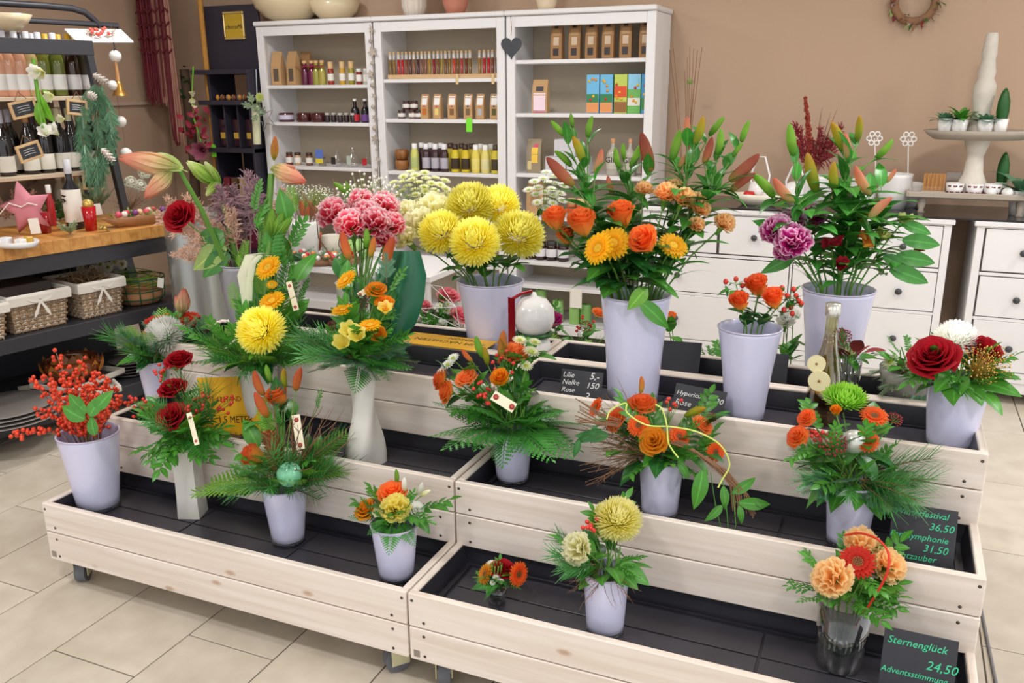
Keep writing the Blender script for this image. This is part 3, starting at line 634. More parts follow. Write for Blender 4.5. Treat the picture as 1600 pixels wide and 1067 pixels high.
# ------------------------------------------------------------------ vases
M_vase = plain('lilac_white_plastic', (216, 215, 242), .22, coat=.3); M_vin = plain('vase_inside', (206, 202, 226), .4)
M_rim = glass('clear_base_ring', (200, 205, 235), .05); M_clear = glass('clear_glass'); M_water = glass('water', (225, 238, 228), .01)
VS = {}
def vase_prof(h, rb, rt, t=.003, bow=0., flare=.0):
    o = [(rb*.9, .0), (rb, .003)]+[(rb+(rt-rb)*k+bow*math.sin(PI*k)+flare*k**6, .003+(h-.003)*k) for k in (.1, .25, .4, .55, .7, .85, .95, 1)]
    i = [(r-t, z if z > .012 else .012) for r, z in reversed(o[2:])]
    return [(.001, 0)]+o+i+[(.001, .012)]
def vase(key, label, base_uv, zf, wb, rim_uv, wt, base='ring', mat=None, group='lilac white flower vases', bow=0., name='vase'):
    """base centre in the picture on the tray floor zf, base and rim widths in pixels"""
    b = az(*base_uv, zf); db = dep(b); rb = wb/2*db/F_PX
    # height: the rim centre lies above the base centre
    lo, hi = .05, .8
    for _ in range(30):
        h = (lo+hi)/2; p = b+V((0, 0, h)); dd = p-CP; v = 533.5-F_PX*dd.dot(up)/dd.dot(fw)
        if v > rim_uv[1]: lo = h
        else: hi = h
    rt_ = wt/2*dep(b+V((0, 0, h)))/F_PX
    t = thing(name, label, 'vase', b, rnd.uniform(0, 3), group); W_ = WM[t.name]
    mb = MB(); rbz = .012 if base == 'ring' else 0
    mb.lathe([(r, z*(h-rbz)/h+rbz) for r, z in vase_prof(h, rb, rt_, bow=bow)], 28); one('vessel', mb, mat or M_vase, t, W_)
    if base == 'ring': mb = MB(); mb.lathe([(.001, 0), (rb*.97, 0), (rb*1.03, .003), (rb*1.02, .011), (rb*.99, .0118), (.001, .0118)], 28); one('base_ring', mb, M_rim, t, W_)
    mb = MB(); mb.lathe([(rt_-.003, h-.004), (rt_+.0015, h-.004), (rt_+.002, h-.001), (rt_, h+.0005), (rt_-.003, h)], 28); one('rim', mb, mat or plain('lilac_rim', (196, 190, 214), .25), t, W_)
    VS[key] = dict(b=b, h=h, rb=rb, rt=rt_, top=b+V((0, 0, h)), d=dep(b+V((0, 0, h)))); return t
def inv(key, k=.6, z=.02):
    """a stem end inside a vase"""
    v = VS[key]; a = rnd.uniform(0, 2*PI); r = v['rb']*k*rnd.random(); return v['b']+V((r*math.cos(a), r*math.sin(a), z+.005))
def through(key, a, b):
    """point where a stem from a to b leaves the rim, kept inside it"""
    v = VS[key]; c = v['top']; q = V(b)-c; q.z = 0; r = v['rt']*.75
    if q.length > 1e-4: q = q.normalized()*min(r, q.length*.35)
    return c+V((q.x, q.y, .0))
def vstem(par, key, b, r, mat='stem', n=6):
    a = WM[par.name].translation.copy(); m_ = through(key, a, b); b = V(b); h = (b-m_); mb = MB(); L_ = [a-a, (a.lerp(m_, .6))-a, m_-a, m_+h*.5+V((0, 0, h.length*.07))-a, b-a]
    mb.tube(L_, [r, r, r, r*.95, r*.8], n); return one('stem', mb, G[mat], par, M.Translation(a)), L_
def cut(key, label, cat, kind, u, v, dd, s_px, face=None, r=.0028, leaves=0, lk='lance', ls=.1, group=None, lm=None, mat='stem', lz=(0., .8)):
    """one cut flower standing in a vase: bloom seen at u, v, dd metres behind (+) or before (-) the vase axis"""
    w_ = VS[key]['d']+dd; p = ad(u, v, w_); a = inv(key); t = thing(kind.split(':')[0], label, cat, a, 0, group)
    t.name = NAMES.get(kind.split(':')[0], 'flower'); WM[t.name] = M.Translation(a)
    m_ = through(key, a, p); d = (p-m_).normalized()
    f = V(face).normalized() if face else (d*.55+V((0, 0, .25))-fw*.55+rv(.1)).normalized()
    s = s_px*w_/F_PX; e = p-f*s*.55; vstem(t, key, e, r, mat); bloom(kind, t, p, f, s)
    for i in range(leaves):
        k = rnd.uniform(*lz); q = m_.lerp(e, k); az_ = rnd.uniform(0, 2*PI); ld = V((math.cos(az_), math.sin(az_), rnd.uniform(.2, .8))); fol(lk, t, q, ld, ls*rnd.uniform(.7, 1.2), mat=lm)
    return t
NAMES = dict(gerbera='cut_gerbera', rose='cut_rose', rosebud='cut_rose', carn='cut_carnation', mum='cut_chrysanthemum', gmum='cut_chrysanthemum', amar='cut_amaryllis', bud='cut_lily', daisy='daisy_stem', trump='cut_flower')
def lily(key, label, u, v, dd, buds, nl=12, ls=.12, group=None, top=None, r=.0042):
    nl = int(nl*1.7)
    """lily stem whose top joint is seen at u, v; buds: (u, v, length px, direction of tip in px, colour, dd)"""
    w_ = VS[key]['d']+dd; p = ad(u, v, w_); a = inv(key); t = thing('cut_lily', label, 'lily', a, 0, group); m_ = through(key, a, p); vstem(t, key, p, r)
    for i in range(nl):
        k = .15+.85*(i+.5)/nl; q = m_.lerp(p, k)+V((0, 0, (p-m_).length*.07*math.sin(PI*k))); an = i*2.4+rnd.random(); ld = V((math.cos(an), math.sin(an), rnd.uniform(.25, .9))); fol('lance', t, q, ld, ls*rnd.uniform(.85, 1.35))
    for (bu, bv, tu, tv, c, ddd) in buds:
        A = ad(bu, bv, w_+ddd); B = ad(tu, tv, w_+ddd-.01); stem(t, p, A, .0022, bend=(0, 0, .004)); L = (B-A).length
        for k in (.15, .5, .85): fol('lance', t, p.lerp(A, k), (A-p).normalized()*.8+rv(.8), ls*rnd.uniform(.5, .85))
        bloom('bud:'+c, t, A, B-A, (L*1.02, L*1.02, L*1.06))
    return t
def bouquet(key, name, label, items, foliage, group=None, cat='bouquet', c_uv=None, c_dd=0., rad=1., upd=.55, base=None):
    """bound bouquet: items (kind, u, v, radius px, dd) and foliage (kind, number, length m, tilt range)"""
    vs = VS[key]; a = vs['b']+V((0, 0, .03)); t = thing(name, label, cat, a, 0, group); c = vs['top']+V((0, 0, .0)); rt_ = vs['rt']
    mb = MB()
    for i in range(9):
        an = i*2*PI/9; mb.tube([V((math.cos(an), math.sin(an), 0))*vs['rb']*.5, V((math.cos(an), math.sin(an), 0))*rt_*.5+V((0, 0, vs['h']-.03)), V((math.cos(an+.6), math.sin(an+.6), 0))*rt_*.6+V((0, 0, vs['h']+.03))], .002, 5)
    one('stem_bundle', mb, G['stem'], t, M.Translation(a))
    for it in items:
        kind, u, v, s_px, dd = it[:5]; w_ = vs['d']+dd; p = ad(u, v, w_); s = s_px*w_/F_PX; d = (p-c).normalized()
        f = V(it[5]).normalized() if len(it) > 5 and it[5] else (d*.5+V((0, 0, .35))-fw*.5+rv(.12)).normalized()
        if kind.startswith('bud:'):
            A = p; L = s; f = V(it[5]).normalized() if len(it) > 5 and it[5] else (d+V((0, 0, .8))).normalized(); stem(t, c+d*rt_*.2, A, .002); bloom(kind, t, A, f, L); continue
        if kind == 'berry':
            mb = MB()
            for k in range(int(it[6]) if len(it) > 6 else 7):
                q = rv(s); o = put('berry', kit('berry'+'h', lambda: (lambda m: (m.ball((0, 0, 0), 1, 10, 7, sz=1.15), m)[1])(MB()), M_hyp), t, frame(p+q, rv(1), None, .0055)); mb.tube([c-a+(p-c)*.6, p+q-a], .0009, 3)
            one('twiglets', mb, G['stem'], t, M.Translation(a)); continue
        bloom(kind, t, p, f, s); stem(t, c-V((0, 0, .01)), p-f*s*.55, .0022); fl_ = min(.085, vs['rt']*1.7)
        for k in range(4 if s > .02 else 2): fol(('broad', 'darkb', 'ruscus', 'broad')[k], t, c.lerp(p-f*s*.6, rnd.uniform(.35, .98)), (d*.7+rv(.9)), fl_*rnd.uniform(.6, 1.1)*(1.6 if k == 2 else 1))
    for fo in foliage:
        kind, n, L, el, sp = fo[:5]; a0, a1 = fo[5] if len(fo) > 5 else (0, 2*PI); m_ = fo[6] if len(fo) > 6 else None
        for i in range(n):
            an = a0+(a1-a0)*(i+rnd.uniform(.2, .8))/n; e_ = rnd.uniform(*el); o = V((math.cos(an), math.sin(an), 0)); d = o*math.cos(e_)+V((0, 0, math.sin(e_)))
            q = c+o*rt_*.55*rnd.uniform(.5, 1)+V((0, 0, rnd.uniform(.0, .025)))+d*sp*rnd.random(); fol(kind, t, q, d, L*rnd.uniform(.75, 1.15), (0, 0, 1) if e_ < 1.1 else -fw, mat=m_, roll=rnd.uniform(-.5, .5))
    return t
# ------------------------------------------------------------------ vases standing in the carts
F0, F1, F2 = ZT[0]-.058, ZT[1]-.058, ZT[2]-.058
vase('berry', 'lilac white vase of red berry twigs at the far left front corner', (155, 791), F0, 62, (137, 675), 92)
vase('lilyo', 'lilac white vase of the orange lily bouquet, mid left lower tray', (451, 845), F0, 50, (444, 757), 70)
vase('small', 'lilac white vase of the small yellow carnation posy, left lower tray', (620, 902), F0, 54, (613, 817), 74)
vase('ybq', 'lilac white vase of the yellow chrysanthemum posy, right lower tray', (945, 985), F0, 58, (945, 890), 72)
vase('fern', 'lilac white vase under the ferny orange rose bouquet, middle tray', (801, 750), F1, 50, (799, 667), 66)
vase('twig', 'lilac white vase under the trailing twig bouquet, right middle tray', (1030, 803), F1, 56, (1030, 714), 70)
vase('green', 'lilac white vase under the green chrysanthemum bouquet, right middle tray', (1322, 848), F1, 60, (1325, 750), 80)
vase('tall', 'tall lilac white vase with orange roses and lilies, top tray centre', (988, 624), F2, 78, (988, 458), 110, 'flat', bow=-.004)
vase('mid', 'half height lilac white vase with three orange roses, top tray', (1162, 650), F2, 60, (1153, 510), 98, 'flat', bow=-.003)
vase('rr', 'lilac white vase with red roses at the right end of the top tray', (1484, 693), F2, 68, (1494, 596), 92, 'flat')
vase('tallr', 'tall lilac white vase with pink carnations and lilies, rear right tray', (1296, 596), F2, 76, (1304, 450), 110, 'flat', bow=-.004)
vase('ych', 'tall lilac white vase of yellow chrysanthemums, rear left tray', (768, 545), F2, 72, (762, 437), 104, 'flat', bow=-.003)
vase('whl', 'lilac white vase half hidden behind the red rose bouquet, far left', (252, 632), F1, 40, (246, 560), 56, 'flat')
M_cer = plain('matt_white_ceramic', (226, 222, 214), .6)
vase('pink', 'white vase of pink carnations behind the twisted vase', (566, 555), F2, 44, (574, 440), 70, 'flat', mat=M_cer, group='white ceramic vases')
vase('yel', 'white vase under the tall yellow amaryllis arrangement', (412, 672), F1, 46, (412, 570), 60, 'flat', mat=M_cer, group='white ceramic vases')
# square tapered vase and the twisted one
def square_vase():
    b = az(302, 803, F0); t = thing('square_vase', 'slender square white ceramic vase with red rose bouquet', 'vase', b, 0, 'white ceramic vases'); h = .262
    mb = MB(); P = []
    for k in range(9):
        z = h*k/8; a = .35+.0*k; hw = .042-.004*math.sin(PI*k/8); P.append([(hw*1.2*math.cos(a+PI/4+PI/2*j), hw*1.2*math.sin(a+PI/4+PI/2*j), z) for j in range(4)])
    P.append([(x*.88, y*.88, z) for x, y, z in P[-1]]); P.append([(x*.8, y*.8, .02) for x, y, z in P[0]])
    mb.grid(P, True, smooth=False); mb.poly(list(reversed(P[0]))); mb.poly(P[-1]); one('vessel', mb, M_cer, t, WM[t.name])
    VS['sq'] = dict(b=b, h=h, rb=.03, rt=.036, top=b+V((0, 0, h)), d=dep(b+V((0, 0, h))))
    b = az(573, 722, F1); t = thing('twisted_vase', 'white ceramic vase with a half twist, yellow gerberas in it', 'vase', b, 0, 'white ceramic vases'); h = .33; P = []
    for k in range(21):
        z = h*k/20; a = 1.1+1.9*(k/20); q = k/20; hw = .062-.016*q-.026*math.sin(PI*min(1, q*1.1))**2*q+.012*math.sin(PI*q)*(1-q); row = []
        for j in range(32):
            an = 2*PI*j/32; c_, s_ = math.cos(an), math.sin(an); sup = (abs(c_)**3.2+(abs(s_)/.72)**3.2)**(-1/3.2); row.append((hw*sup*math.cos(an+a), hw*sup*math.sin(an+a), z))
        P.append(row)
    P.append([(x*.85, y*.85, z) for x, y, z in P[-1]]); P.append([(x*.4, y*.4, .05) for x, y, z in P[0]])
    mb = MB(); mb.grid(P, True); mb.poly(list(reversed(P[0]))); mb.poly(P[-1]); one('vessel', mb, M_cer, t, WM[t.name])
    VS['tw'] = dict(b=b, h=h, rb=.03, rt=.034, top=b+V((0, 0, h)), d=dep(b+V((0, 0, h))))
square_vase()

# ------------------------------------------------------------------ loose stems
gC = 'big yellow chrysanthemums in the tall vase'
for i, (u, v, dd, s, l) in enumerate([(690, 364, -.05, 34, 'lower left of its vase, tipped to the left'), (742, 379, -.12, 37, 'lowest and most central, facing forward'), (810, 368, -.03, 38, 'at the right edge, turned right'), (735, 322, .02, 36, 'upper left row, partly hidden'), (778, 322, .06, 32, 'top right row, seen from the side')]):
    cut('ych', 'big yellow chrysanthemum '+l, 'chrysanthemum', 'mum:ymum', u, v, dd, s, leaves=9, lk='darkb', ls=.1, group=gC, lm='leaf', r=.0035, lz=(.1, .7))
for i, (u, v, dd, s, l) in enumerate([(655, 352, .02, 27, 'in the middle of the cream group'), (634, 372, -.02, 20, 'lowest of the cream group, beside green wrapping leaf'), (680, 328, .07, 26, 'nearest to the yellow chrysanthemums'), (640, 335, .09, 22, 'farthest left at the back')]):
    cut('ych', 'cream carnation left of the yellow chrysanthemums, '+l, 'carnation', 'carn:ccar', u, v, dd, s, leaves=2, lk='darkb', ls=.06, group='cream carnations')
def spray(key, label, kind, pts, u0_, v0_, dd, s, group=None, nl=5):
    w_ = VS[key]['d']+dd; p = ad(u0_, v0_, w_); a = inv(key); t = thing('daisy_spray', label, 'flower', a, 0, group); vstem(t, key, p, .0026)
    for (u, v) in pts:
        q = ad(u+rnd.uniform(-2, 2), v, w_+rnd.uniform(-.05, .05)); stem(t, p, q, .0012, n=4); bloom(kind, t, q, (q-p).normalized()*.5-fw*.4+V((0, 0, .5)), s*w_/F_PX)
    for i in range(nl): q = p+rv(.03); fol('darkb', t, q, (rv(1)+V((0, 0, .4))).normalized(), .06)
    return t
def blob(cu, cv, ru, rv_, n): return [(cu+ru*math.sqrt((i+.5)/n)*math.cos(i*2.4), cv+rv_*math.sqrt((i+.5)/n)*math.sin(i*2.4)) for i in range(n)]
spray('ych', 'cream spray daisies above the cream carnations, back left', 'daisy:cream', blob(655, 293, 48, 26, 30), 655, 335, .16, 9)
spray('ych', 'white spray daisies between yellow chrysanthemums and lilies', 'daisy:white', blob(856, 296, 30, 30, 20), 850, 350, .12, 9.5, nl=8)
# pink carnations
for i, (u, v, dd, s, l) in enumerate([(522, 335, 0, 25, 'leftmost'), (548, 352, -.05, 24, 'lower left'), (565, 318, .04, 22, 'top centre'), (586, 350, -.04, 25, 'lowest centre'), (600, 325, .05, 24, 'top right'), (612, 352, .0, 20, 'rightmost'), (572, 338, .0, 24, 'middle'), (603, 378, -.02, 17, 'hanging lowest on the right')]):
    cut('pink', 'pink carnation with pale ruffled edges, '+l+' of the bunch', 'carnation', 'carn:pcar', u, v, dd, s, leaves=2, lk='grass', ls=.14, group='pink edged carnations')
# berry twigs
def berry_branch(label, u, v, dd, n=26, vis=1.):
    w_ = VS['berry']['d']+dd; p = ad(u, v, w_); a = inv('berry'); t = thing('berry_twig', label, 'twig', a, 0, 'red winterberry twigs'); m_ = through('berry', a, p); s_, L_ = vstem(t, 'berry', p, .0018, 'brown')
    bm = kit('winterberry', lambda: (lambda m: (m.ball((0, 0, 0), 1, 8, 6), m)[1])(MB()), M_berry)
    for i in range(n):
        k = (1-(i/n)**1.1)*.95+.03; q = m_.lerp(p, k)+V((0, 0, (p-m_).length*.07*math.sin(PI*k)))+rv(.013)
        put('berry', bm, t, M.Translation(q)@M.Scale(rnd.uniform(.0058, .0076), 4))
    return t
bt = [(17, 681, -.05, 'long and low, pointing far left'), (45, 590, 0, 'high on the left, over the plates'), (70, 585, .05, 'behind the left one'), (78, 600, -.08, 'low left, in front'), (98, 588, -.03, 'left of the middle'), (90, 635, -.12, 'short, on the left rim'), (88, 552, .05, 'upright, tallest with a thick tip'), (113, 575, .0, 'middle left of the green leaves'), (128, 560, .08, 'upright at the back'), (150, 580, .04, 'right of the middle'), (165, 590, -.02, 'right, over the leaves'), (180, 600, .05, 'right side, upper'), (190, 620, -.02, 'right rim'), (140, 640, -.13, 'short, over the front rim'), (115, 650, -.12, 'front left, low'), (165, 645, -.1, 'front right, low'), (105, 625, -.06, 'left centre, low'), (150, 618, -.09, 'right centre, low'), (120, 610, .03, 'centre, behind the leaves'), (60, 640, -.04, 'low, over the left rim'), (135, 600, -.06, 'leaning to the viewer')]
for u, v, dd, l in bt:
    berry_branch('red winterberry twig in the corner vase, '+l, u, v, dd, 30)
t = thing('leafy_twig', 'fresh green leafy twig among the red winterberries', 'twig', inv('berry'), 0); p = ad(132, 640, VS['berry']['d']-.14); vstem(t, 'berry', p, .0018)
for (u, v, tu, tv) in ((130, 650, 118, 615), (132, 655, 85, 632), (140, 650, 160, 612), (150, 640, 176, 606), (148, 680, 138, 645), (128, 640, 100, 612)):
    A = ad(u, v, VS['berry']['d']-.14); B = ad(tu, tv, VS['berry']['d']-.15); fol('broad', t, A, B-A, (B-A).length*.9, -fw, mat='leaf')
# amaryllis bucket
M_met = plain('grey_metal_bucket', (170, 168, 176), .35, .35)
VS['am'] = None
b = ad(383, 560, 3.75); b.z = .62
vase('am', 'grey metal bucket of amaryllis behind the yellow arrangement', (392, 545), .62, 46, (380, 410), 78, 'flat', mat=M_met, group='buckets at the back')
def amaryllis(label, top, parts, dd, r=.011):
    w_ = VS['am']['d']+dd; p = ad(*top, w_); a = inv('am', .4); t = thing('cut_amaryllis', label, 'amaryllis', a, 0, 'amaryllis stems'); vstem(t, 'am', p, r, 'stem', 10)
    for (kind, u, v, tu, tv, wd) in parts:
        A = ad(u, v, w_-.01); B = ad(tu, tv, w_-.02); L = (B-A).length
        if kind == 'leaf': fol('lance', t, A, B-A, L, -fw, mat='pale', roll=.3)
        else: put('amaryllis_bud', kit('amb'+kind, f_abud, pm(kind)), t, frame(A, B-A, None, (L*wd, L*wd, L), rnd.random()))
    return t
amaryllis('pink budded amaryllis leaning far to the left', (278, 262), [('amar', 278, 262, 186, 246, 1.05), ('amar', 268, 268, 226, 310, 1.25), ('leaf', 285, 265, 212, 232, 1)], -.25, .009)
amaryllis('green budded amaryllis behind, leaning left with three buds', (342, 290), [('amg', 336, 286, 292, 252, 1.2), ('amg', 344, 288, 320, 252, 1.0), ('amg', 342, 282, 322, 306, 1.3)], -.02)
# tall central vase: lilies, roses, gerberas, carnations
gl = 'lily stems of the central tall vase'
lily('tall', 'lily with upright green buds over the white bookcase, farthest left', 918, 300, -.02, [(882, 212, 862, 190, 'bg', 0), (895, 200, 892, 178, 'bg', .02), (918, 215, 925, 183, 'bg', 0), (912, 256, 896, 215, 'by', -.03), (893, 260, 868, 237, 'bg', .02)], 13, .115, gl)
lily('tall', 'lily with a long rust bud pointing left above the white daisies', 925, 330, -.08, [(896, 290, 856, 248, 'br', -.02), (930, 272, 940, 235, 'bp', 0)], 9, .12, gl)
lily('tall', 'lily with small green buds at the middle of the central vase', 985, 310, .04, [(968, 263, 962, 232, 'bg', 0), (975, 250, 973, 225, 'bg', .02), (985, 262, 1000, 228, 'bg', 0), (1018, 268, 1003, 210, 'br', -.04), (958, 305, 950, 276, 'bp', 0)], 13, .12, gl)
lily('tall', 'lily with pale striped bud, right of the central vase middle', 1070, 290, .0, [(1075, 218, 1074, 184, 'bp', 0), (1085, 225, 1098, 184, 'by', -.02), (1108, 212, 1130, 184, 'bg', .02), (1050, 250, 1062, 205, 'bg', 0), (1060, 262, 1078, 240, 'bp', .03)], 14, .12, gl)
lily('tall', 'lily with rust red buds reaching far right over the bowl', 1110, 305, -.02, [(1140, 283, 1184, 243, 'br', -.03), (1142, 298, 1178, 272, 'br', .02), (1120, 242, 1126, 203, 'bg', 0), (1158, 222, 1170, 190, 'bg', .02), (1100, 255, 1112, 216, 'br', 0), (1145, 245, 1160, 225, 'bg', 0)], 15, .125, gl)
gr = 'orange roses of the central vase'
for (u, v, dd, s, l) in [(869, 343, -.1, 22, 'farthest left'), (910, 350, -.14, 26, 'second from the left, tallest bud'), (971, 337, -.1, 25, 'above the yellow gerberas'), (1008, 378, -.2, 27, 'lowest right, beside yellow gerberas'), (885, 370, -.04, 16, 'small and half hidden low on the left')]:
    cut('tall', 'orange rose in the central vase, '+l, 'rose', 'rosebud:orange', u, v, dd, s, (-.1, -.4, 1) if u < 990 else (-.25, -.8, .6), r=.003, leaves=9, lk='broad', ls=.08, group=gr, lm='dark', lz=(.0, .85))
for (u, v, dd, s, f, l) in [(935, 388, -.22, 26, (-.35, -.8, .45), 'left one of the pair'), (958, 380, -.19, 27, (.1, -.8, .5), 'right one of the pair'), (1003, 370, -.1, 22, (.2, -.2, 1), 'behind the low orange rose'), (1052, 384, -.16, 24, (.5, -.5, .8), 'rightmost, tipped to the right')]:
    cut('tall', 'yellow gerbera of the central vase, '+l, 'gerbera', 'gerbera:gyellow', u, v, dd, s, f, r=.003, group='yellow gerberas of the central vase')
for (u, v, dd, s, l) in [(1006, 297, -.02, 14, 'leftmost small one'), (1040, 305, -.04, 19, 'left of the group'), (1053, 295, .02, 15, 'highest'), (1068, 312, -.06, 18, 'middle of the group'), (1085, 318, -.03, 18, 'right of the middle'), (1094, 328, -.06, 15, 'right edge of the group'), (1088, 352, -.1, 13, 'single below the group'), (1130, 350, -.08, 17, 'farthest right, beside the chest')]:
    cut('tall', 'peach orange carnation of the central vase, '+l, 'carnation', 'carn:ocar', u, v, dd, s, leaves=3, lk='grass', ls=.13, group='peach carnations of the central vase', lz=(.2, .9))
t = thing('leafy_branch', 'dark leafy branch hanging over the rim of the central vase', 'branch', inv('tall'), 0); p = VS['tall']['top']+V((-.03, -.04, .05)); vstem(t, 'tall', p, .003)
for i in range(52):
    an = rnd.uniform(PI*.6, PI*2.2); d = V((math.cos(an), math.sin(an), rnd.uniform(-.1, .8))); fol('broad' if i % 3 else 'darkb', t, p+V((math.cos(an)*.05, math.sin(an)*.04, rnd.uniform(-.01, .12))), d, rnd.uniform(.08, .14), mat='dark' if i % 2 else None)
for (u, v, tu, tv, c) in ((1000, 470, 1045, 510, 'leaf'), (1010, 450, 985, 480, 'bright')):
    A = ad(u, v, VS['tall']['d']-.12); B = ad(tu, tv, VS['tall']['d']-.13); fol('broad' if c == 'bright' else 'lance', t, A, B-A, (B-A).length*1.15, -fw, mat=c)
# right tall vase
gl = 'lily stems of the rear right vase'
lily('tallr', 'lily with a single upright green bud, left side of rear right vase', 1247, 320, -.03, [(1240, 244, 1234, 196, 'bg', 0), (1210, 308, 1178, 274, 'bg', -.03), (1240, 317, 1210, 280, 'bp', -.05), (1275, 300, 1262, 242, 'by', .03)], 11, .13, gl)
lily('tallr', 'lily with green and coral buds at the top of rear right vase', 1320, 290, .02, [(1318, 236, 1300, 193, 'by', 0), (1324, 248, 1321, 210, 'bp', -.03), (1340, 220, 1343, 182, 'by', .03), (1368, 247, 1394, 219, 'bg', 0), (1305, 300, 1303, 255, 'by', -.04), (1360, 305, 1338, 262, 'bp', -.06)], 15, .14, gl)
lily('tallr', 'lily with an open coral bud pointing right, rear right vase', 1330, 330, -.06, [(1358, 342, 1392, 310, 'bp', -.05), (1340, 345, 1370, 330, 'by', .0), (1385, 285, 1400, 265, 'bp', .05)], 13, .135, gl)
lily('tallr', 'leafy lily at the right of rear right vase, buds hidden', 1375, 330, .05, [(1350, 330, 1330, 318, 'bp', .03)], 15, .13, gl)
for (u, v, dd, s, l) in [(1215, 362, -.05, 25, 'leftmost'), (1240, 378, -.1, 27, 'lowest'), (1236, 352, 0, 24, 'upper left'), (1268, 340, .03, 22, 'behind the lily leaf'), (1228, 392, -.04, 18, 'under the others')]:
    cut('tallr', 'magenta and white carnation in the rear right vase, '+l, 'carnation', 'carn:mcar', u, v, dd, s, group='magenta carnations', leaves=2, lk='grass', ls=.12)
for (u, v, dd, c, l) in [(1300, 385, -.1, 'alred', 'deep red, low in the middle'), (1316, 412, -.12, 'alred', 'deep red, hanging just above the rim'), (1408, 350, .0, 'alyel', 'pale yellow, at the upper right'), (1380, 370, -.04, 'alyel', 'pale yellow, inner right'), (1432, 390, .0, 'alred', 'small red, farthest right'), (1352, 378, -.08, 'bicol', 'orange red, right of the middle')]:
    t = cut('tallr', 'peruvian lily in rear right vase, '+l, 'flower', 'trump:'+c, u, v, dd, 11, leaves=7, lk='lance', ls=.085, group='peruvian lilies', lz=(.3, .98))
    for k in range(2): q = ad(u+rnd.uniform(-14, 14), v+rnd.uniform(-10, 10), VS['tallr']['d']+dd); bloom('trump:'+c, t, q, rv(1)+V((0, 0, .6)), .02)
for (u, v, tu, tv) in ((1400, 400, 1462, 408), (1410, 375, 1470, 380), (1390, 420, 1452, 438), (1410, 350, 1455, 362), (1240, 400, 1200, 422), (1270, 380, 1195, 345), (1380, 400, 1430, 425)):
    A = ad(u, v, VS['tallr']['d']-.02); B = ad(tu, tv, VS['tallr']['d']-.04); fol('lance', t, A, B-A, (B-A).length*1.2, -fw)
# three orange roses with rosehips
for (u, v, dd, s, l) in [(1156, 472, -.04, 18, 'lowest left, yellow inside'), (1184, 448, .03, 21, 'highest of the three'), (1209, 468, -.03, 20, 'right one, reddest')]:
    cut('mid', 'orange red rose in the half height vase, '+l, 'rose', 'rosebud:bicol', u, v, dd, s, (-.15, -.55, 1), leaves=6, lk='broad', ls=.06, group='roses in the half height vase', lm='dark', lz=(.0, .8))
for (u, v, dd, l, pts) in [(1232, 465, .0, 'right of the three roses', [(1240, 452), (1248, 470), (1236, 480), (1225, 484), (1252, 474), (1230, 462), (1222, 450), (1244, 462), (1238, 490)]), (1150, 445, .03, 'left of the three roses', [(1134, 440), (1150, 436), (1160, 446), (1166, 438)])]:
    w_ = VS['mid']['d']+dd; p = ad(u, v, w_); t = thing('hypericum_stem', 'red berried hypericum stem '+l, 'twig', inv('mid'), 0, 'hypericum stems'); vstem(t, 'mid', p, .002)
    for (a, b) in pts:
        q = ad(a, b, w_+rnd.uniform(-.02, .02)); stem(t, p, q, .0009, n=3); put('berry', kit('berryh', lambda: (lambda m: (m.ball((0, 0, 0), 1, 10, 7, sz=1.15), m)[1])(MB()), M_hyp), t, frame(q, V((0, 0, 1))+rv(.3), None, .0075))
        fol('lance', t, q-V((0, 0, .012)), rv(1), .035)
    for k in range(5): fol('broad', t, p+rv(.015)-V((0, 0, .02)), rv(1)+V((0, 0, .4)), .045)

# ------------------------------------------------------------------ bound bouquets
A2 = 2*PI
bouquet('sq', 'red_rose_bouquet', 'bouquet of three dark red roses in slender square vase', [('rose:red', 279, 562, 19, .05), ('rose:red', 268, 606, 19, .0), ('rose:red', 266, 650, 21, -.05), ('berry', 248, 580, 12, .02, None, 12), ('berry', 300, 640, 14, -.05, None, 14), ('berry', 225, 636, 16, 0, None, 14), ('berry', 318, 624, 10, -.05, None, 10), ('berry', 205, 628, 8, 0, None, 8), ('berry', 350, 632, 12, 0, None, 10)],
        [('ruscus', 16, .15, (-.5, .2), .02), ('ruscus', 12, .16, (.1, .9), .02), ('pine', 7, .17, (.3, 1.3), .03), ('broad', 8, .08, (-.3, .5), .02), ('fern', 6, .14, (-.2, .5), .02), ('thuja', 3, .15, (.4, 1.), .02)])
bouquet('lilyo', 'orange_lily_bouquet', 'bouquet with orange lily buds, pine cone and green bauble', [('rosebud:orange', 435, 622, 21, .02, (-.2, -.4, 1)), ('rosebud:bicol', 397, 713, 21, -.06, (-.9, -.4, .45)), ('bud:bor', 412, 618, 42, .02, (-.35, 0, 1)), ('bud:bor', 418, 652, 46, -.04, (-.3, -.2, 1)), ('bud:bg', 424, 598, 30, .04, (-.25, 0, 1)), ('bud:by', 446, 606, 32, .03, (0, 0, 1)), ('bud:bor', 462, 610, 42, .0, (.35, 0, 1)), ('skim:x', 465, 712, 13, -.05)],
        [('pine', 7, .16, (-.05, .5), .02, (-1.8, 1.2)), ('pine', 4, .13, (-.1, .3), .02, (2.6, 4.2)), ('pine', 7, .19, (.3, 1.1), .03, (-1.2, 1.0)), ('thuja', 6, .2, (.2, 1.2), .03, (-1., 1.4)), ('thuja', 3, .22, (-.3, .1), .01, (2.6, 4.), None), ('myrtle', 10, .12, (0, .8), .03), ('broad', 8, .075, (.2, 1), .03, (0, A2), 'dark'), ('twig', 3, .26, (.9, 1.3), .0, (-.8, .8))])
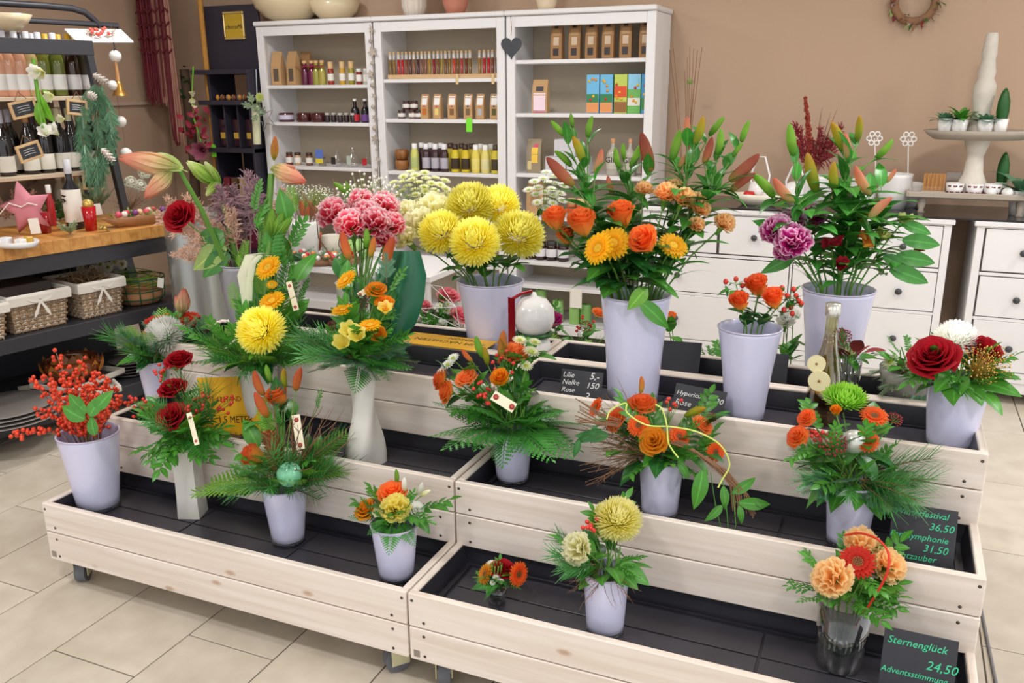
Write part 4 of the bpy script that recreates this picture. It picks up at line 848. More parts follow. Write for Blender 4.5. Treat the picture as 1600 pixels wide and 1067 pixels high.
bouquet('small', 'yellow_carnation_posy', 'small posy of yellow carnation and orange rose', [('carn:ycar', 618, 795, 22, -.05), ('rose:orange', 612, 768, 19, .0), ('rose:yrose', 571, 795, 16, 0), ('rose:white', 649, 797, 14, -.02), ('trump:cream', 592, 803, 10, -.05), ('bud:white', 632, 768, 26, .0, (.1, -.1, 1)), ('bud:white', 652, 772, 26, .0, (.5, -.1, 1)), ('bud:bg', 620, 755, 24, .02, (0, 0, 1)), ('bud:cream', 658, 775, 22, .0, (.9, 0, .7)), ('skim:x', 592, 783, 9, 0)],
        [('fern', 8, .09, (-.6, .1), .01), ('myrtle', 8, .09, (.2, 1.2), .02), ('ruscus', 5, .09, (.2, 1), .02)])
bouquet('ybq', 'yellow_chrysanthemum_posy', 'posy of yellow chrysanthemum and cream carnation with dark leaves', [('mum:cmum', 966, 812, 34, .0, (.2, -.35, 1)), ('mum:ymum', 955, 815, 31, .02, (.1, -.2, 1)), ('carn:ccar', 904, 857, 24, -.06, (-.5, -.8, .5)), ('berry', 922, 815, 13, -.02, None, 8)],
        [('pine', 4, .12, (0, .4), .01, (2.6, 4.2)), ('broad', 7, .085, (-.6, .4), .01, (3.6, A2+.6), 'leaf'), ('darkb', 6, .08, (.2, 1), .02, (2, 4.5)), ('twig', 4, .1, (-.2, .1), 0, (3.2, 5.6)), ('myrtle', 5, .1, (-.1, .5), .01, (-1, 1)), ('fir', 3, .1, (.2, .7), .01, (2.5, 4))])
bouquet('fern', 'ferny_rose_bouquet', 'ferny bouquet of orange roses, lily buds and red berries', [('rose:peach', 805, 550, 19, .02), ('rose:bicol', 687, 592, 15, -.02, (-.8, -.5, .4)), ('rose:orange', 697, 612, 16, -.05, (-.7, -.6, .3)), ('rose:peach', 728, 590, 16, -.04), ('rosebud:yrose', 783, 592, 17, -.1, (-.1, -.7, .8)), ('bud:bg', 757, 560, 38, .02, (-.4, 0, 1)), ('bud:by', 762, 570, 32, -.04, (-.1, -.2, 1)), ('bud:bo', 783, 560, 46, .02, (.1, 0, 1)), ('bud:bor', 738, 565, 26, 0, (-.8, 0, .8)), ('berry', 790, 565, 22, -.03, None, 12), ('berry', 752, 605, 14, -.08, None, 9), ('berry', 762, 628, 10, -.1, None, 5), ('daisy:cream', 830, 550, 14, .0), ('daisy:cream', 822, 572, 11, -.02), ('daisy:cream', 812, 532, 12, .03), ('daisy:white', 700, 570, 12, 0), ('daisy:white', 708, 560, 11, .03), ('daisy:white', 690, 582, 9, -.02), ('daisy:cream', 836, 535, 11, .03)],
        [('fern', 13, .21, (-.4, .1), .01), ('fern', 9, .19, (.0, .6), .02), ('broad', 14, .085, (.1, 1.1), .03), ('darkb', 8, .08, (.2, 1.2), .03), ('myrtle', 8, .11, (.2, 1.1), .03), ('gyp', 1, .11, (.3, 1.), .02)])
bouquet('twig', 'trailing_twig_bouquet', 'bouquet of orange gerberas and roses with long trailing twigs', [('rose:bicol', 1003, 630, 19, .0), ('rosebud:bor', 968, 650, 10, 0), ('gerbera:gorange', 931, 636, 16, .02, (-.7, -.5, .5)), ('rose:bicol', 962, 655, 16, -.03, (-.5, -.6, .6)), ('gerbera:gorange', 998, 665, 18, -.08), ('rose:yrose', 1021, 689, 20, -.12, (-.1, -.8, .6)), ('gerbera:gorange', 1061, 682, 17, -.06), ('rose:peach', 1098, 663, 15, .0), ('gerbera:gorange', 1118, 706, 15, -.05, (.5, -.8, .3)), ('bud:bo', 1001, 614, 28, .02, (0, 0, 1)), ('bud:by', 1070, 650, 38, 0, (.85, -.1, .5)), ('berry', 1050, 630, 12, 0, None, 6), ('skim:x', 1112, 652, 8, 0)],
        [('ruscus', 8, .13, (-.4, .3), .02), ('broad', 9, .09, (-.3, .5), .02), ('darkb', 7, .1, (-.4, .4), .02), ('twig', 6, .2, (-.2, .4), 0, (2.6, 4.)), ('ruscus', 5, .12, (.4, 1.2), .02), ('myrtle', 6, .12, (.2, 1.), .02)])
bouquet('green', 'green_chrysanthemum_bouquet', 'bouquet topped by a lime green chrysanthemum over pine', [('gmum:green', 1320, 628, 37, .05, (.05, -.25, 1)), ('gerbera:gorange', 1366, 650, 21, .02, (.1, -.4, 1)), ('gerbera:gorange', 1354, 688, 19, -.05, (.2, -.7, .7)), ('rose:bicol', 1260, 652, 13, 0, (-.5, -.6, .6)), ('rosebud:yrose', 1306, 642, 10, 0), ('rose:bicol', 1246, 682, 16, -.04, (-.5, -.6, .6)), ('skim:x', 1302, 692, 21, -.05), ('skim:x', 1398, 655, 12, .03), ('berry', 1275, 680, 10, 0, None, 8)],
        [('pine', 9, .14, (-.1, .5), .02), ('pine', 7, .17, (-.1, .3), .02, (-1.0, .4)), ('fir', 9, .13, (-.5, .3), .02), ('broad', 5, .11, (-.7, -.1), .01, (3.4, A2)), ('darkb', 4, .11, (-.1, .3), .01, (2.4, 4.4)), ('ruscus', 7, .12, (.0, .9), .02), ('myrtle', 7, .11, (.2, 1.1), .02)])
bouquet('rr', 'red_rose_and_white_posy', 'posy of two big red roses and a white chrysanthemum', [('rose:red', 1457, 556, 32, -.06, (-.25, -.6, .8)), ('rose:red', 1538, 545, 25, .0, (.3, -.35, 1)), ('mum:wmum', 1493, 532, 31, .04, (0, -.2, 1)), ('trump:white', 1508, 550, 11, 0)],
        [('broad', 11, .12, (-.1, .3), .0, (2.9, A2+.9)), ('myrtle', 10, .13, (.1, .9), .02), ('ruscus', 6, .12, (-.1, .6), .02), ('beads', 3, .1, (.3, .9), .03, (-1.5, .5)), ('darkb', 6, .1, (-.1, .5), .01)])
bouquet('tw', 'yellow_gerbera_arrangement', 'tall arrangement of yellow gerberas with blue green fir, in twisted vase', [('gerbera:gyellow', 541, 437, 19, -0.07, (-.3, -.5, .7)), ('gerbera:gyellow', 536, 484, 19, -0.09, (-.1, -.25, 1)), ('gerbera:gyellow', 578, 508, 18, -0.13, (.05, -.25, 1)), ('rose:yrose', 588, 452, 14, -0.07), ('rose:yrose', 601, 472, 13, -0.07), ('trump:ycar', 602, 485, 14, -0.09), ('trump:ycar', 546, 519, 17, -0.13), ('trump:ycar', 560, 526, 17, -0.15), ('trump:ycar', 536, 538, 17, -0.14), ('rose:yrose', 590, 520, 12, -0.09), ('bud:bor', 546, 406, 46, .04, (-.25, 0, 1)), ('bud:bg', 573, 388, 32, .05, (.05, 0, 1)), ('bud:bo', 578, 402, 34, .04, (.3, 0, 1)), ('bud:bor', 602, 418, 52, .04, (.35, 0, 1)), ('skim:x', 565, 470, 15, 0), ('skim:x', 518, 510, 10, 0)],
        [('fir', 14, .15, (-.35, .2), .01), ('fern', 7, .15, (-.3, .3), .01, (-1.2, 1.)), ('pine', 7, .17, (.1, 1.1), .02, (2, 4)), ('broad', 10, .09, (.1, 1.2), .05), ('myrtle', 8, .14, (.4, 1.3), .05), ('ruscus', 8, .16, (.6, 1.4), .05)])
bouquet('yel', 'yellow_amaryllis_arrangement', 'tall arrangement of yellow gerberas and round yellow chrysanthemum over conifer sprigs', [('mum:ymum', 409, 517, 36, -.19, (-.1, -.8, .6)), ('gerbera:gyellow', 419, 418, 22, -.12, (-.1, -.7, .7)), ('gerbera:gyellow', 425, 470, 21, -.14, (0, -.5, .9)), ('daisy:gyellow', 425, 445, 9, -.12)],
        [('thuja', 10, .21, (.05, .7), .03), ('fern', 9, .2, (.0, .6), .03), ('thuja', 5, .2, (.5, 1.3), .06), ('pine', 9, .18, (.0, .6), .03), ('darkb', 6, .12, (-.2, .3), .02), ('myrtle', 12, .2, (.5, 1.3), .08), ('ruscus', 8, .2, (.7, 1.4), .08, (-1.2, 1.2)), ('broad', 2, .1, (-.9, -.3), .02)])
bouquet('whl', 'white_chrysanthemum_bouquet', 'bouquet of white chrysanthemum and red gerbera, far left behind', [('mum:wmum', 258, 524, 29, -.04, (-.2, -.5, .8)), ('gerbera:gred', 290, 500, 22, .04, (.1, -.3, 1)), ('gerbera:gred', 240, 500, 15, .05), ('skim:x', 312, 508, 15, .05), ('rose:yrose', 262, 498, 11, .05), ('rose:orange', 234, 518, 9, .0)],
        [('broad', 9, .11, (-.3, .5), .02), ('darkb', 7, .1, (-.6, .1), .01), ('pine', 8, .16, (.1, .8), .03), ('thuja', 5, .13, (.5, 1.2), .03), ('fir', 5, .15, (.2, .8), .03)])
def fill(t, key, u0_, u1_, v0_, v1_, n, kinds, L, dd=.03):
    """more greenery inside a tall arrangement, each sprig on its own stalk from the vase"""
    c = VS[key]['top']
    for i in range(n):
        k = (i+.5)/n; p = ad(u0_+(u1_-u0_)*rnd.random(), v1_+(v0_-v1_)*k, VS[key]['d']+dd+rnd.uniform(-.05, .07)); d = ((p-c).normalized()*.7+V((0, 0, .5))+rv(.45)).normalized()
        o = fol(kinds[i % len(kinds)], t, p, d, L*rnd.uniform(.7, 1.15), -fw+V((0, 0, .5)), roll=rnd.uniform(-.5, .5))
        if i % 2 == 0: stem(t, c, p, .0016, n=4)
for o in list(bpy.data.objects):
    if o.name == 'yellow_amaryllis_arrangement': fill(o, 'yel', 392, 470, 330, 540, 34, ['myrtle', 'broad', 'thuja', 'myrtle', 'ruscus'], .12); fill(o, 'yel', 370, 450, 400, 560, 10, ['thuja', 'fern'], .15)
    if o.name == 'yellow_gerbera_arrangement': fill(o, 'tw', 540, 615, 430, 575, 30, ['broad', 'myrtle', 'fir', 'darkb', 'ruscus'], .1)
    if o.name == 'white_chrysanthemum_bouquet': fill(o, 'whl', 225, 330, 510, 560, 12, ['broad', 'fir', 'darkb'], .09)
    if o.name == 'orange_lily_bouquet': fill(o, 'lilyo', 400, 500, 630, 735, 16, ['thuja', 'broad', 'myrtle', 'darkb'], .09, .05)
# ------------------------------------------------------------------ goods kit
def bottle_prof(h, r, neck=.3, nr=.35): return [(.001, 0), (r*.95, 0), (r, .006), (r, h*(1-neck-.16)), (r*.85, h*(1-neck-.06)), (r*nr*1.1, h*(1-neck+.04)), (r*nr, h*(1-neck+.08)), (r*nr, h*.985), (r*nr*.8, h)]
M_paper = plain('white_label_paper', (236, 232, 222), .7); M_kraft = plain('kraft_paper', (190, 150, 104), .75, var=.06); M_kraft2 = plain('kraft_paper_dark', (158, 118, 76), .75, var=.06)
M_win = plain('bag_window', (92, 74, 58), .3); M_cork = plain('cork_cap', (206, 168, 116), .8, var=.05); M_black2 = plain('black_sticker', (44, 38, 36), .5)
def colm(c, rough=.25, name=None): return plain(name or 'tint_%d_%d_%d' % c, c, rough, coat=.2 if rough < .4 else 0)
def bottle(name, label, cat, p, h, r, c, cap=(60, 50, 46), lab=(236, 232, 224), group=None, neck=.3, nr=.38, capk=.2, glassy=False, rz=0, neckc=None, labz=(.18, .48)):
    t = thing(name, label, cat, p, rz, group); W_ = WM[t.name]; k = ('bt', round(h, 3), round(r, 3), c, neck, nr)
    one_k(k, 'bottle_body', lambda m: m.lathe(bottle_prof(h, r, neck, nr), 16), colm(c, .12), t, W_)
    if lab: one_k(('lb', round(h, 3), round(r, 3), lab, labz), 'paper_label', lambda m: m.lathe([(r*1.01, h*labz[0]), (r*1.02, h*labz[0]+.001), (r*1.02, h*labz[1]), (r*1.01, h*labz[1]+.001)], 16), colm(lab, .7), t, W_)
    if cap: one_k(('cp', round(h, 3), round(r, 3), cap, capk), 'cap', lambda m: m.lathe([(r*nr*1.12, h*(1-capk)), (r*nr*1.15, h*(1-capk)+.002), (r*nr*1.15, h*1.0), (.001, h*1.005)], 12), colm(cap, .4), t, W_)
    return t
def one_k(k, name, fn, mat, par, W_, **kw):
    if k not in KIT:
        mb = MB(); fn(mb); KIT[k] = mb.mesh(name, mat)
    return put(name, KIT[k], par, W_, **kw)
def jar(name, label, p, h, r, c, lid, group=None, lab=None, cat='jar'):
    t = thing(name, label, cat, p, 0, group); W_ = WM[t.name]
    one_k(('jr', h, r, c), 'jar_body', lambda m: m.lathe([(.001, 0), (r*.94, 0), (r, .004), (r, h*.72), (r*.86, h*.8), (r*.001, h*.8)], 14), colm(c, .15), t, W_)
    if lid: one_k(('jl', h, r, lid), 'lid', lambda m: m.lathe([(r*.9, h*.78), (r*.92, h*.79), (r*.92, h*.98), (r*.85, h), (.001, h)], 14), colm(lid, .4), t, W_)
    if lab: one_k(('jb', h, r, lab), 'paper_label', lambda m: m.lathe([(r*1.01, h*.2), (r*1.02, h*.21), (r*1.02, h*.6), (r*1.01, h*.61)], 14), colm(lab, .7), t, W_)
    return t
def bag(name, label, p, w, d, h, mats, extras, group=None, rz=0, fold=True):
    """paper pouch: box narrowing to a folded top; extras: (part name, x0, x1, z0, z1, colour) set on its face"""
    t = thing(name, label, 'bag', p, rz, group); W_ = WM[t.name]; k = ('bg', w, d, h, mats.name)
    def f(m):
        P = []
        for z, kw, kd in ((0, .96, .9), (.004, 1, 1), (h*.55, 1, .95), (h*.85, .99, .45), (h*.93, .98, .1), (h, .97, .06)): P.append([(-w/2*kw, -d/2*kd-(0 if z < h*.6 else 0), z), (w/2*kw, -d/2*kd, z), (w/2*kw, d/2*kd, z), (-w/2*kw, d/2*kd, z)])
        m.grid(P, True, smooth=False); m.poly(list(reversed(P[0]))); m.poly(P[-1])
    one_k(k, 'paper_bag', f, mats, t, W_)
    for (n, a, b, z0, z1, c) in extras:
        def g_(m, a=a, b=b, z0=z0, z1=z1):
            yy = lambda z: -d/2*(1-.05*min(1, z/(h*.55)) if z < h*.55 else (.95-.5*(z-h*.55)/(h*.3) if z < h*.85 else .45-.35*(z-h*.85)/(h*.08)))-.0012
            za, zb = z0*h, z1*h; n_ = 3; m.grid([[(a*w/2, yy(za+(zb-za)*i/n_), za+(zb-za)*i/n_), (b*w/2, yy(za+(zb-za)*i/n_), za+(zb-za)*i/n_)] for i in range(n_+1)], smooth=False)
        one_k(('bx', w, d, h, n, a, b, z0, z1, c), n, g_, colm(c, .5), t, W_)
    return t
YS = 5.02
def sp(u, z, y=YS): return (xat(u, y, z), y, z+.0005)
PX = 1/268.
# ---- left bookcase
S1, S2, S3 = SH
for i, (u, l) in enumerate([(437, 'leftmost on the top shelf of the left bookcase'), (461, 'second on the top shelf of the left bookcase')]):
    bag('kraft_bag', 'kraft bag with an arched window, '+l, sp(u, S1[0]), .08, .06, .215, M_kraft, [('window', -.5, .5, .12, .5, (96, 84, 70))], 'kraft bags with arched windows', rz=-.15*i)
bag('kraft_bag', 'kraft paper bag turned away, behind the arched window bags', sp(481, S1[0], 5.12), .08, .06, .215, M_kraft2, [], None)
for u, c, l in [(478, (96, 30, 60), 'purple liqueur bottle with a pink ribbon, left of two'), (489, (110, 34, 66), 'purple liqueur bottle with a pink ribbon, right of two'), (496, (150, 150, 60), 'yellow green liqueur bottle with ribbon, beside the purple ones'), (505, (168, 156, 70), 'yellow green liqueur bottle, right end of the ribbon bottles')]:
    t = bottle('liqueur_bottle', l+', top shelf', 'bottle', sp(u, S1[0]), .155, .025, c, (206, 168, 116), None, 'small liqueur bottles with ribbons', neck=.35, nr=.55, capk=.12)
    mb = MB(); mb.leaf((0, -.02, .11), (-1, -.4, .3), (0, 0, 1), .06, .03, .3, .2); mb.leaf((0, -.02, .11), (1, -.4, .4), (0, 0, 1), .06, .03, .3, .2); one('ribbon_bow', mb, colm((226, 90, 130), .6), t, WM[t.name])
for u, c, l in [(518, (150, 44, 24), 'red oil'), (536, (196, 150, 40), 'golden oil'), (550, (150, 140, 36), 'olive green oil')]:
    bottle('oil_bottle', 'straight glass bottle of '+l+' with a wooden cap, top shelf', 'bottle', sp(u, S1[0]), .145, .021, c, (214, 176, 124), (232, 228, 216), 'wooden capped bottles', neck=.28, nr=.75, capk=.3)
for u, c, l in [(562, (140, 50, 40), 'small spice jar with a red filling by the star garland'), (573, (196, 196, 186), 'small pale spice jar half behind the star garland')]: jar('spice_jar', l, sp(u, S1[0]), .1, .02, c, (226, 224, 220), 'small spice jars', (240, 236, 230))
for u, l in [(448, 'leftmost, with a lavender label'), (476, 'second, round bowl shape'), (498, 'third, half hidden')]:
    jar('dark_glass_bowl', 'dark glass tealight bowl on the second shelf, '+l, sp(u, S1[1]), .075, .052, (74, 30, 32), None, 'dark glass bowls', (206, 200, 220) if u < 450 else None, 'bowl')
for i, u in enumerate((512, 522, 532, 542, 552)): jar('jam_jar', 'dark jam jar on the second shelf left, '+ordn(i)+' from the left', sp(u, S1[1], 5.0+.03*(i % 2)), .06, .018, (46, 34, 36), (190, 186, 178), 'dark jam jars')
for u, c, l in [(556, (200, 40, 56), 'red'), (572, (110, 70, 140), 'purple')]: bottle('syrup_bottle', 'black syrup bottle with a '+l+' round label and white cap', 'bottle', sp(u, S1[1]), .15, .029, (30, 24, 30), (226, 222, 216), c, 'dark syrup bottles', neck=.36, nr=.4, capk=.1, labz=(.06, .34))
for i, (u, c) in enumerate([(453, (110, 60, 40)), (466, (186, 150, 116)), (484, (120, 80, 60))]): jar('preserve_jar', 'preserve jar with striped paper on the third shelf left, '+ordn(i)+' in the row', sp(u, S1[2]), .085, .024, c, (70, 44, 34), 'preserve jars', (232, 226, 216))
t = jar('preserve_jar', 'small clear jar carrying a blue and yellow card', sp(504, S1[2]), .06, .026, (150, 140, 124), (120, 104, 90)); bx('card', (-.03, -.032, .05), (.03, -.029, .11), colm((96, 120, 200), .6), t, 0); bx('card', (-.03, -.033, .02), (.028, -.03, .05), colm((220, 200, 60), .6), t, 0)
for u, s, l in [(527, .085, 'with a dark tag'), (552, .1, 'round and empty'), (575, .08, 'with a red and white bow')]:
    t = thing('glass_flask', 'clear glass flask on the third shelf left, '+l, 'bottle', sp(u, S1[2]), 0, 'clear glass flasks'); mb = MB(); mb.lathe([(.001, 0), (s*.35, 0), (s*.5, s*.3), (s*.42, s*.65), (s*.15, s*.95), (s*.13, s*1.25), (s*.18, s*1.3)], 16); one('flask_body', mb, M_clear, t, WM[t.name])
    bx('tag', (-.015, -s*.5-.002, s*.2), (.018, -s*.5, s*.75), colm({'w': (44, 40, 44), 'r': (190, 190, 180)}[l[0]] if l[0] != 'r' else (180, 190, 176), .5) if l[0] != 'w' or 'dark' in l else colm((186, 40, 44), .5), t, 0)
# lower shelves of the left bookcase
for i, (u, z, c) in enumerate([(480, .70, (206, 110, 60)), (497, .70, (190, 96, 56)), (470, .42, (196, 116, 70)), (492, .42, (180, 90, 50)), (515, .70, (214, 190, 160))]):
    t = thing('clay_pot', 'orange brown clay pot on a lower shelf of the left bookcase, '+ordn(i)+' seen', 'pot', sp(u, z), 0, 'clay pots'); mb = MB(); mb.lathe([(.001, 0), (.04, 0), (.055, .05), (.05, .09), (.054, .1), (.048, .1), (.04, .02), (.001, .02)], 16); one('pot_body', mb, colm(c, .7), t, WM[t.name])
# ---- middle bookcase
z0 = S2[0]; xa, xb = xat(604, 4.95, z0), xat(783, 4.95, z0)
t = thing('wooden_tube_rack', 'long shallow wooden tray holding the row of spice tubes', 'tray', ((xa+xb)/2, 5.0, z0+.0005)); hw = (xb-xa)/2-.01
for lo, hi in (((-hw, -.05, 0), (hw, -.045, .026)), ((-hw, .045, 0), (hw, .05, .026)), ((-hw, -.0445, 0), (-hw+.006, .0445, .026)), ((hw-.006, -.0445, 0), (hw, .0445, .026)), ((-hw+.0065, -.0445, 0), (hw-.0065, .0445, .004))): bx('rack_board', lo, hi, wood('light_rack_wood', (212, 176, 132), (196, 156, 112), 0, knots=False), t, .001)
tc_ = [(120, 90, 40), (150, 110, 50), (170, 30, 30), (190, 30, 34), (120, 60, 40), (104, 60, 44), (130, 80, 56), (80, 44, 50), (120, 70, 60), (150, 96, 70), (160, 120, 40), (150, 40, 40), (120, 80, 40), (170, 140, 50), (110, 70, 40), (150, 110, 40), (180, 60, 40), (140, 90, 40), (160, 50, 50), (120, 60, 30)]
us = [611, 617, 624, 630, 636, 642, 648, 654, 660, 666, 672, 679, 685, 691, 697, 703, 710, 716, 722, 729, 735, 750, 757, 764, 770, 777]
for i, u in enumerate(us):
    c = tc_[i % 20]; p = (xat(u, 4.985+.02*(i % 2), z0+.0055), 4.985+.02*(i % 2), z0+.0055); t = thing('spice_tube', 'corked glass tube of spice in the wooden tray, '+ordn(i)+' from the left', 'tube', p, 0, 'spice tubes in the wooden tray')
    one_k(('tube', c), 'tube_body', lambda m: m.lathe([(.001, 0), (.007, .002), (.0095, .01), (.0095, .11), (.001, .11)], 10), colm(c, .3), t, WM[t.name]); one_k('tubeg', 'glass_neck', lambda m: m.lathe([(.0098, .111), (.0098, .142), (.001, .142)], 10), colm((196, 190, 184), .1), t, WM[t.name]); one_k('tubec', 'cork', lambda m: m.lathe([(.0075, .1425), (.0085, .156), (.001, .156)], 8), M_cork, t, WM[t.name])
for u, l in ((714, 'left'), (770, 'right')):
    x = xat(u, 4.938, 1.6); t = bx('wooden_clip', (x-.009, 4.936, 1.565), (x+.009, 4.943, 1.625), colm((216, 190, 140), .7), None, .002); tag(t, 'small wooden clip hanging on the tube tray, '+l+' one', 'clip', 'wooden clips')
for i, (u, k, c) in enumerate([(628, 0, (70, 40, 40)), (645, 0, (110, 70, 50)), (655, 0, (60, 40, 44)), (636, 1, (80, 40, 44)), (648, 1, (100, 50, 50))]):
    p = sp(u, S2[1]); jar('preserve_jar', 'small preserve jar beside the kraft bags, '+('bottom row' if k == 0 else 'on top of the others')+', '+ordn(i), (p[0], p[1], p[2]+.056*k), .055, .025, c, (60, 50, 46), 'stacked preserve jars', (226, 222, 214))
cd_ = [(226, 60, 50), (226, 50, 60), (200, 60, 50), (60, 60, 90), (236, 120, 60), (50, 60, 50)]; fc = [(196, 110, 40), (230, 210, 120), (130, 90, 50), (120, 96, 60), (180, 180, 180), (90, 90, 40)]
for i, u in enumerate((666, 685, 708, 733, 752, 774)):
    bag('kraft_bag', 'kraft snack bag with white label and round window, '+ordn(i)+' from the left', sp(u, S2[1]), .055, .04, .15, M_kraft, [('paper_label', -.7, .7, .56, .92, (236, 234, 230)), ('sticker', -.25, .25, .92, .99, cd_[i]), ('window', -.5, .5, .16, .42, fc[i]), ('sticker', -.2, .2, .48, .55, cd_[i])], 'kraft snack bags', rz=rnd.uniform(-.1, .1))
for k in range(2):
    p = sp(629, S2[2]); t = thing('wooden_cup', 'brown wooden cup with rope band, '+('lower' if k == 0 else 'upper')+' of the stack', 'cup', (p[0], p[1], p[2]+.066*k), 0, 'stacked wooden cups'); mb = MB(); mb.lathe([(.001, 0), (.036, 0), (.046, .03), (.044, .062), (.038, .064), (.03, .01), (.001, .01)], 16); one('cup_body', mb, wood('cup_wood', (160, 104, 52), (126, 78, 36), 2, knots=False), t, WM[t.name])
bs = [(649, (206, 206, 110), (238, 236, 232), (180, 190, 120), 'pale yellow green with white cap')]+[(u, (66, 44, 48), (232, 230, 232), (180, 176, 186), 'dark with white cap and grey label') for u in (667, 681, 695)]+[(712, (214, 190, 40), (60, 36, 30), (60, 44, 30), 'yellow with brown cap'), (728, (210, 184, 36), (60, 36, 30), (60, 44, 30), 'deeper yellow with brown cap'), (744, (226, 206, 90), (240, 238, 234), (230, 214, 120), 'yellow with white cap'), (759, (226, 212, 120), (240, 238, 234), (226, 216, 160), 'pale yellow with white cap'), (775, (214, 196, 60), (70, 50, 40), (70, 60, 40), 'yellow with dark cap, by the bookcase post')]
for i, (u, c, cp, lb, l) in enumerate(bs): bottle('dressing_bottle', 'small sauce bottle, '+l+', '+ordn(i)+' of the front row', 'bottle', sp(u, S2[2], 4.99), .172, .0275, c, cp, lb, 'sauce bottles in the middle bookcase', neck=.22, nr=.56, capk=.2, labz=(.12, .5))
for i, (u, c, cp) in enumerate([(660, (66, 44, 48), (232, 230, 232)), (674, (66, 44, 48), (232, 230, 232)), (690, (66, 44, 48), (232, 230, 232)), (705, (200, 180, 60), (60, 36, 30)), (722, (200, 180, 60), (60, 36, 30)), (738, (200, 180, 60), (60, 36, 30)), (752, (226, 210, 100), (236, 232, 226)), (768, (226, 210, 100), (236, 232, 226))]):
    bottle('dressing_bottle', 'sauce bottle standing in the back row, '+ordn(i)+' from the left', 'bottle', sp(u, S2[2], 5.08), .172, .0275, c, cp, None, 'sauce bottles in the middle bookcase', neck=.22, nr=.56, capk=.2)
# ---- right bookcase
for i, u in enumerate((871, 899, 925, 951, 978, 1009)):
    bag('kraft_pouch', 'tall kraft pouch with black sticker on the top shelf right, '+ordn(i)+' from the left', sp(u, S3[0]), .068, .05, .205, M_kraft2, [('black_sticker', -.45, .3, .84, .97, (50, 40, 36)), ('window', -.5, .5, .38, .6, (200, 176, 150)), ('printed_label', -.7, .7, .64, .8, (176, 136, 92)), ('black_sticker', -.55, .45, .1, .3, (52, 44, 44))], 'tall kraft pouches', rz=rnd.uniform(-.1, .1))
bag('kraft_pouch', 'kraft pouch with a pink and white label, alone on the second shelf right', sp(845, S3[1]), .095, .05, .19, M_kraft, [('paper_label', -.8, .8, .04, .6, (240, 216, 226)), ('pink_band', -.8, .8, .02, .09, (214, 70, 120)), ('printed_ring', -.5, .5, .66, .8, (60, 54, 60))])
bxs = [(928, [(0, 1, (110, 184, 226)), (.2, .5, (50, 130, 80)), (.02, .28, (224, 150, 90))], 'sky blue and green'), (949, [(0, 1, (110, 184, 226)), (.2, .5, (50, 130, 80)), (.02, .28, (224, 150, 90))], 'sky blue, second'), (971, [(0, 1, (190, 206, 90)), (.42, .7, (220, 80, 40)), (.03, .3, (150, 100, 50))], 'yellow green with a red round'), (992, [(0, 1, (110, 180, 90)), (.62, 1, (140, 200, 230)), (.2, .4, (226, 226, 214))], 'green meadow'), (1013, [(0, 1, (70, 150, 200)), (.1, .4, (60, 140, 70))], 'blue, half behind the post')]
for u, cs, l in bxs:
    t = thing('snack_carton', 'bright children carton, '+l, 'box', sp(u, S3[1]), 0, 'bright printed cartons'); bx('carton', (-.038, -.03, 0), (.038, .03, .215), colm(cs[0][2], .4), t, .002)
    for j, (a, b, c) in enumerate(cs[1:]): bx('printed_panel', (-.036, -.0312-.0004*j, a*.215), (.036, -.0306-.0004*j, b*.215), colm(c, .4), t, 0)
    for j in range(5): q = MB(); q.lathe([(.001, 0), (.008, 0), (.0082, .0006), (.001, .0008)], 10); one('printed_dot', q, colm([(236, 150, 40), (236, 190, 60), (210, 60, 50)][j % 3], .4), t, WM[t.name]@frame((rnd.uniform(-.025, .025), -.0312-.0004*2, rnd.uniform(.06, .19)), (0, -1, 0)))
bag('kraft_bag', 'glass and kraft gift packet with sunflower label, third shelf right', sp(836, S3[2]), .09, .05, .2, colm((150, 132, 104), .3), [('paper_label', -.3, .6, .3, .75, (240, 196, 70)), ('pink_band', 0, .6, .75, .85, (220, 70, 110)), ('dried_slice', -.9, -.3, .1, .35, (214, 196, 140))])
for i, (u, z, s) in enumerate([(872, 1.0455, .1), (905, 1.0455, .1), (886, 1.147, .1)]):
    x = xat(u, 5.03, z); t = bx('gift_box', (x-.065, 4.98, z), (x+.065, 5.08, z+s), colm((206, 204, 208), .6), None, .003); tag(t, 'pale grey gift box behind the lilies, '+['lower left', 'lower right', 'top'][i], 'box', 'pale gift boxes')
for u, l in ((957, 'left'), (984, 'right')):
    t = bottle('gin_bottle', 'clear square gin bottle with a cork stopper, '+l+' of two', 'bottle', sp(u, S3[2]), .21, .038, (176, 170, 156), (206, 150, 110), (196, 190, 176), 'clear gin bottles', neck=.3, nr=.32, capk=.12); text('lettering', 'GIN', .045, t, WM[t.name]@frame((-.035, -.0395, .075), (0, -1, 0), (0, 0, 1)), M_black2)
t = bottle('liqueur_bottle', 'slim bottle beside the right post of the right bookcase', 'bottle', sp(1008, S3[2]), .2, .025, (120, 60, 60), (150, 150, 150), None)
for i, (u, z) in enumerate([(893, .79), (908, .79), (923, .79)]): jar('red_lid_jar', 'kraft wrapped jar with an orange label on the fourth shelf right, '+ordn(i), sp(u, z), .11, .028, (170, 130, 84), (214, 190, 130), 'kraft wrapped jars', (214, 70, 40))
bag('kraft_box', 'large kraft carton on the fourth shelf right', sp(838, .79), .11, .06, .2, M_kraft, [('paper_label', -.5, .5, .3, .7, (160, 120, 80))])
for i, u in enumerate((828, 845, 862, 880)): jar('dark_jar', 'dark brown preserve jar behind the chrysanthemums, '+ordn(i), sp(u, .51), .12, .035, (50, 30, 26), (60, 54, 50), 'dark preserve jars', (226, 224, 226))
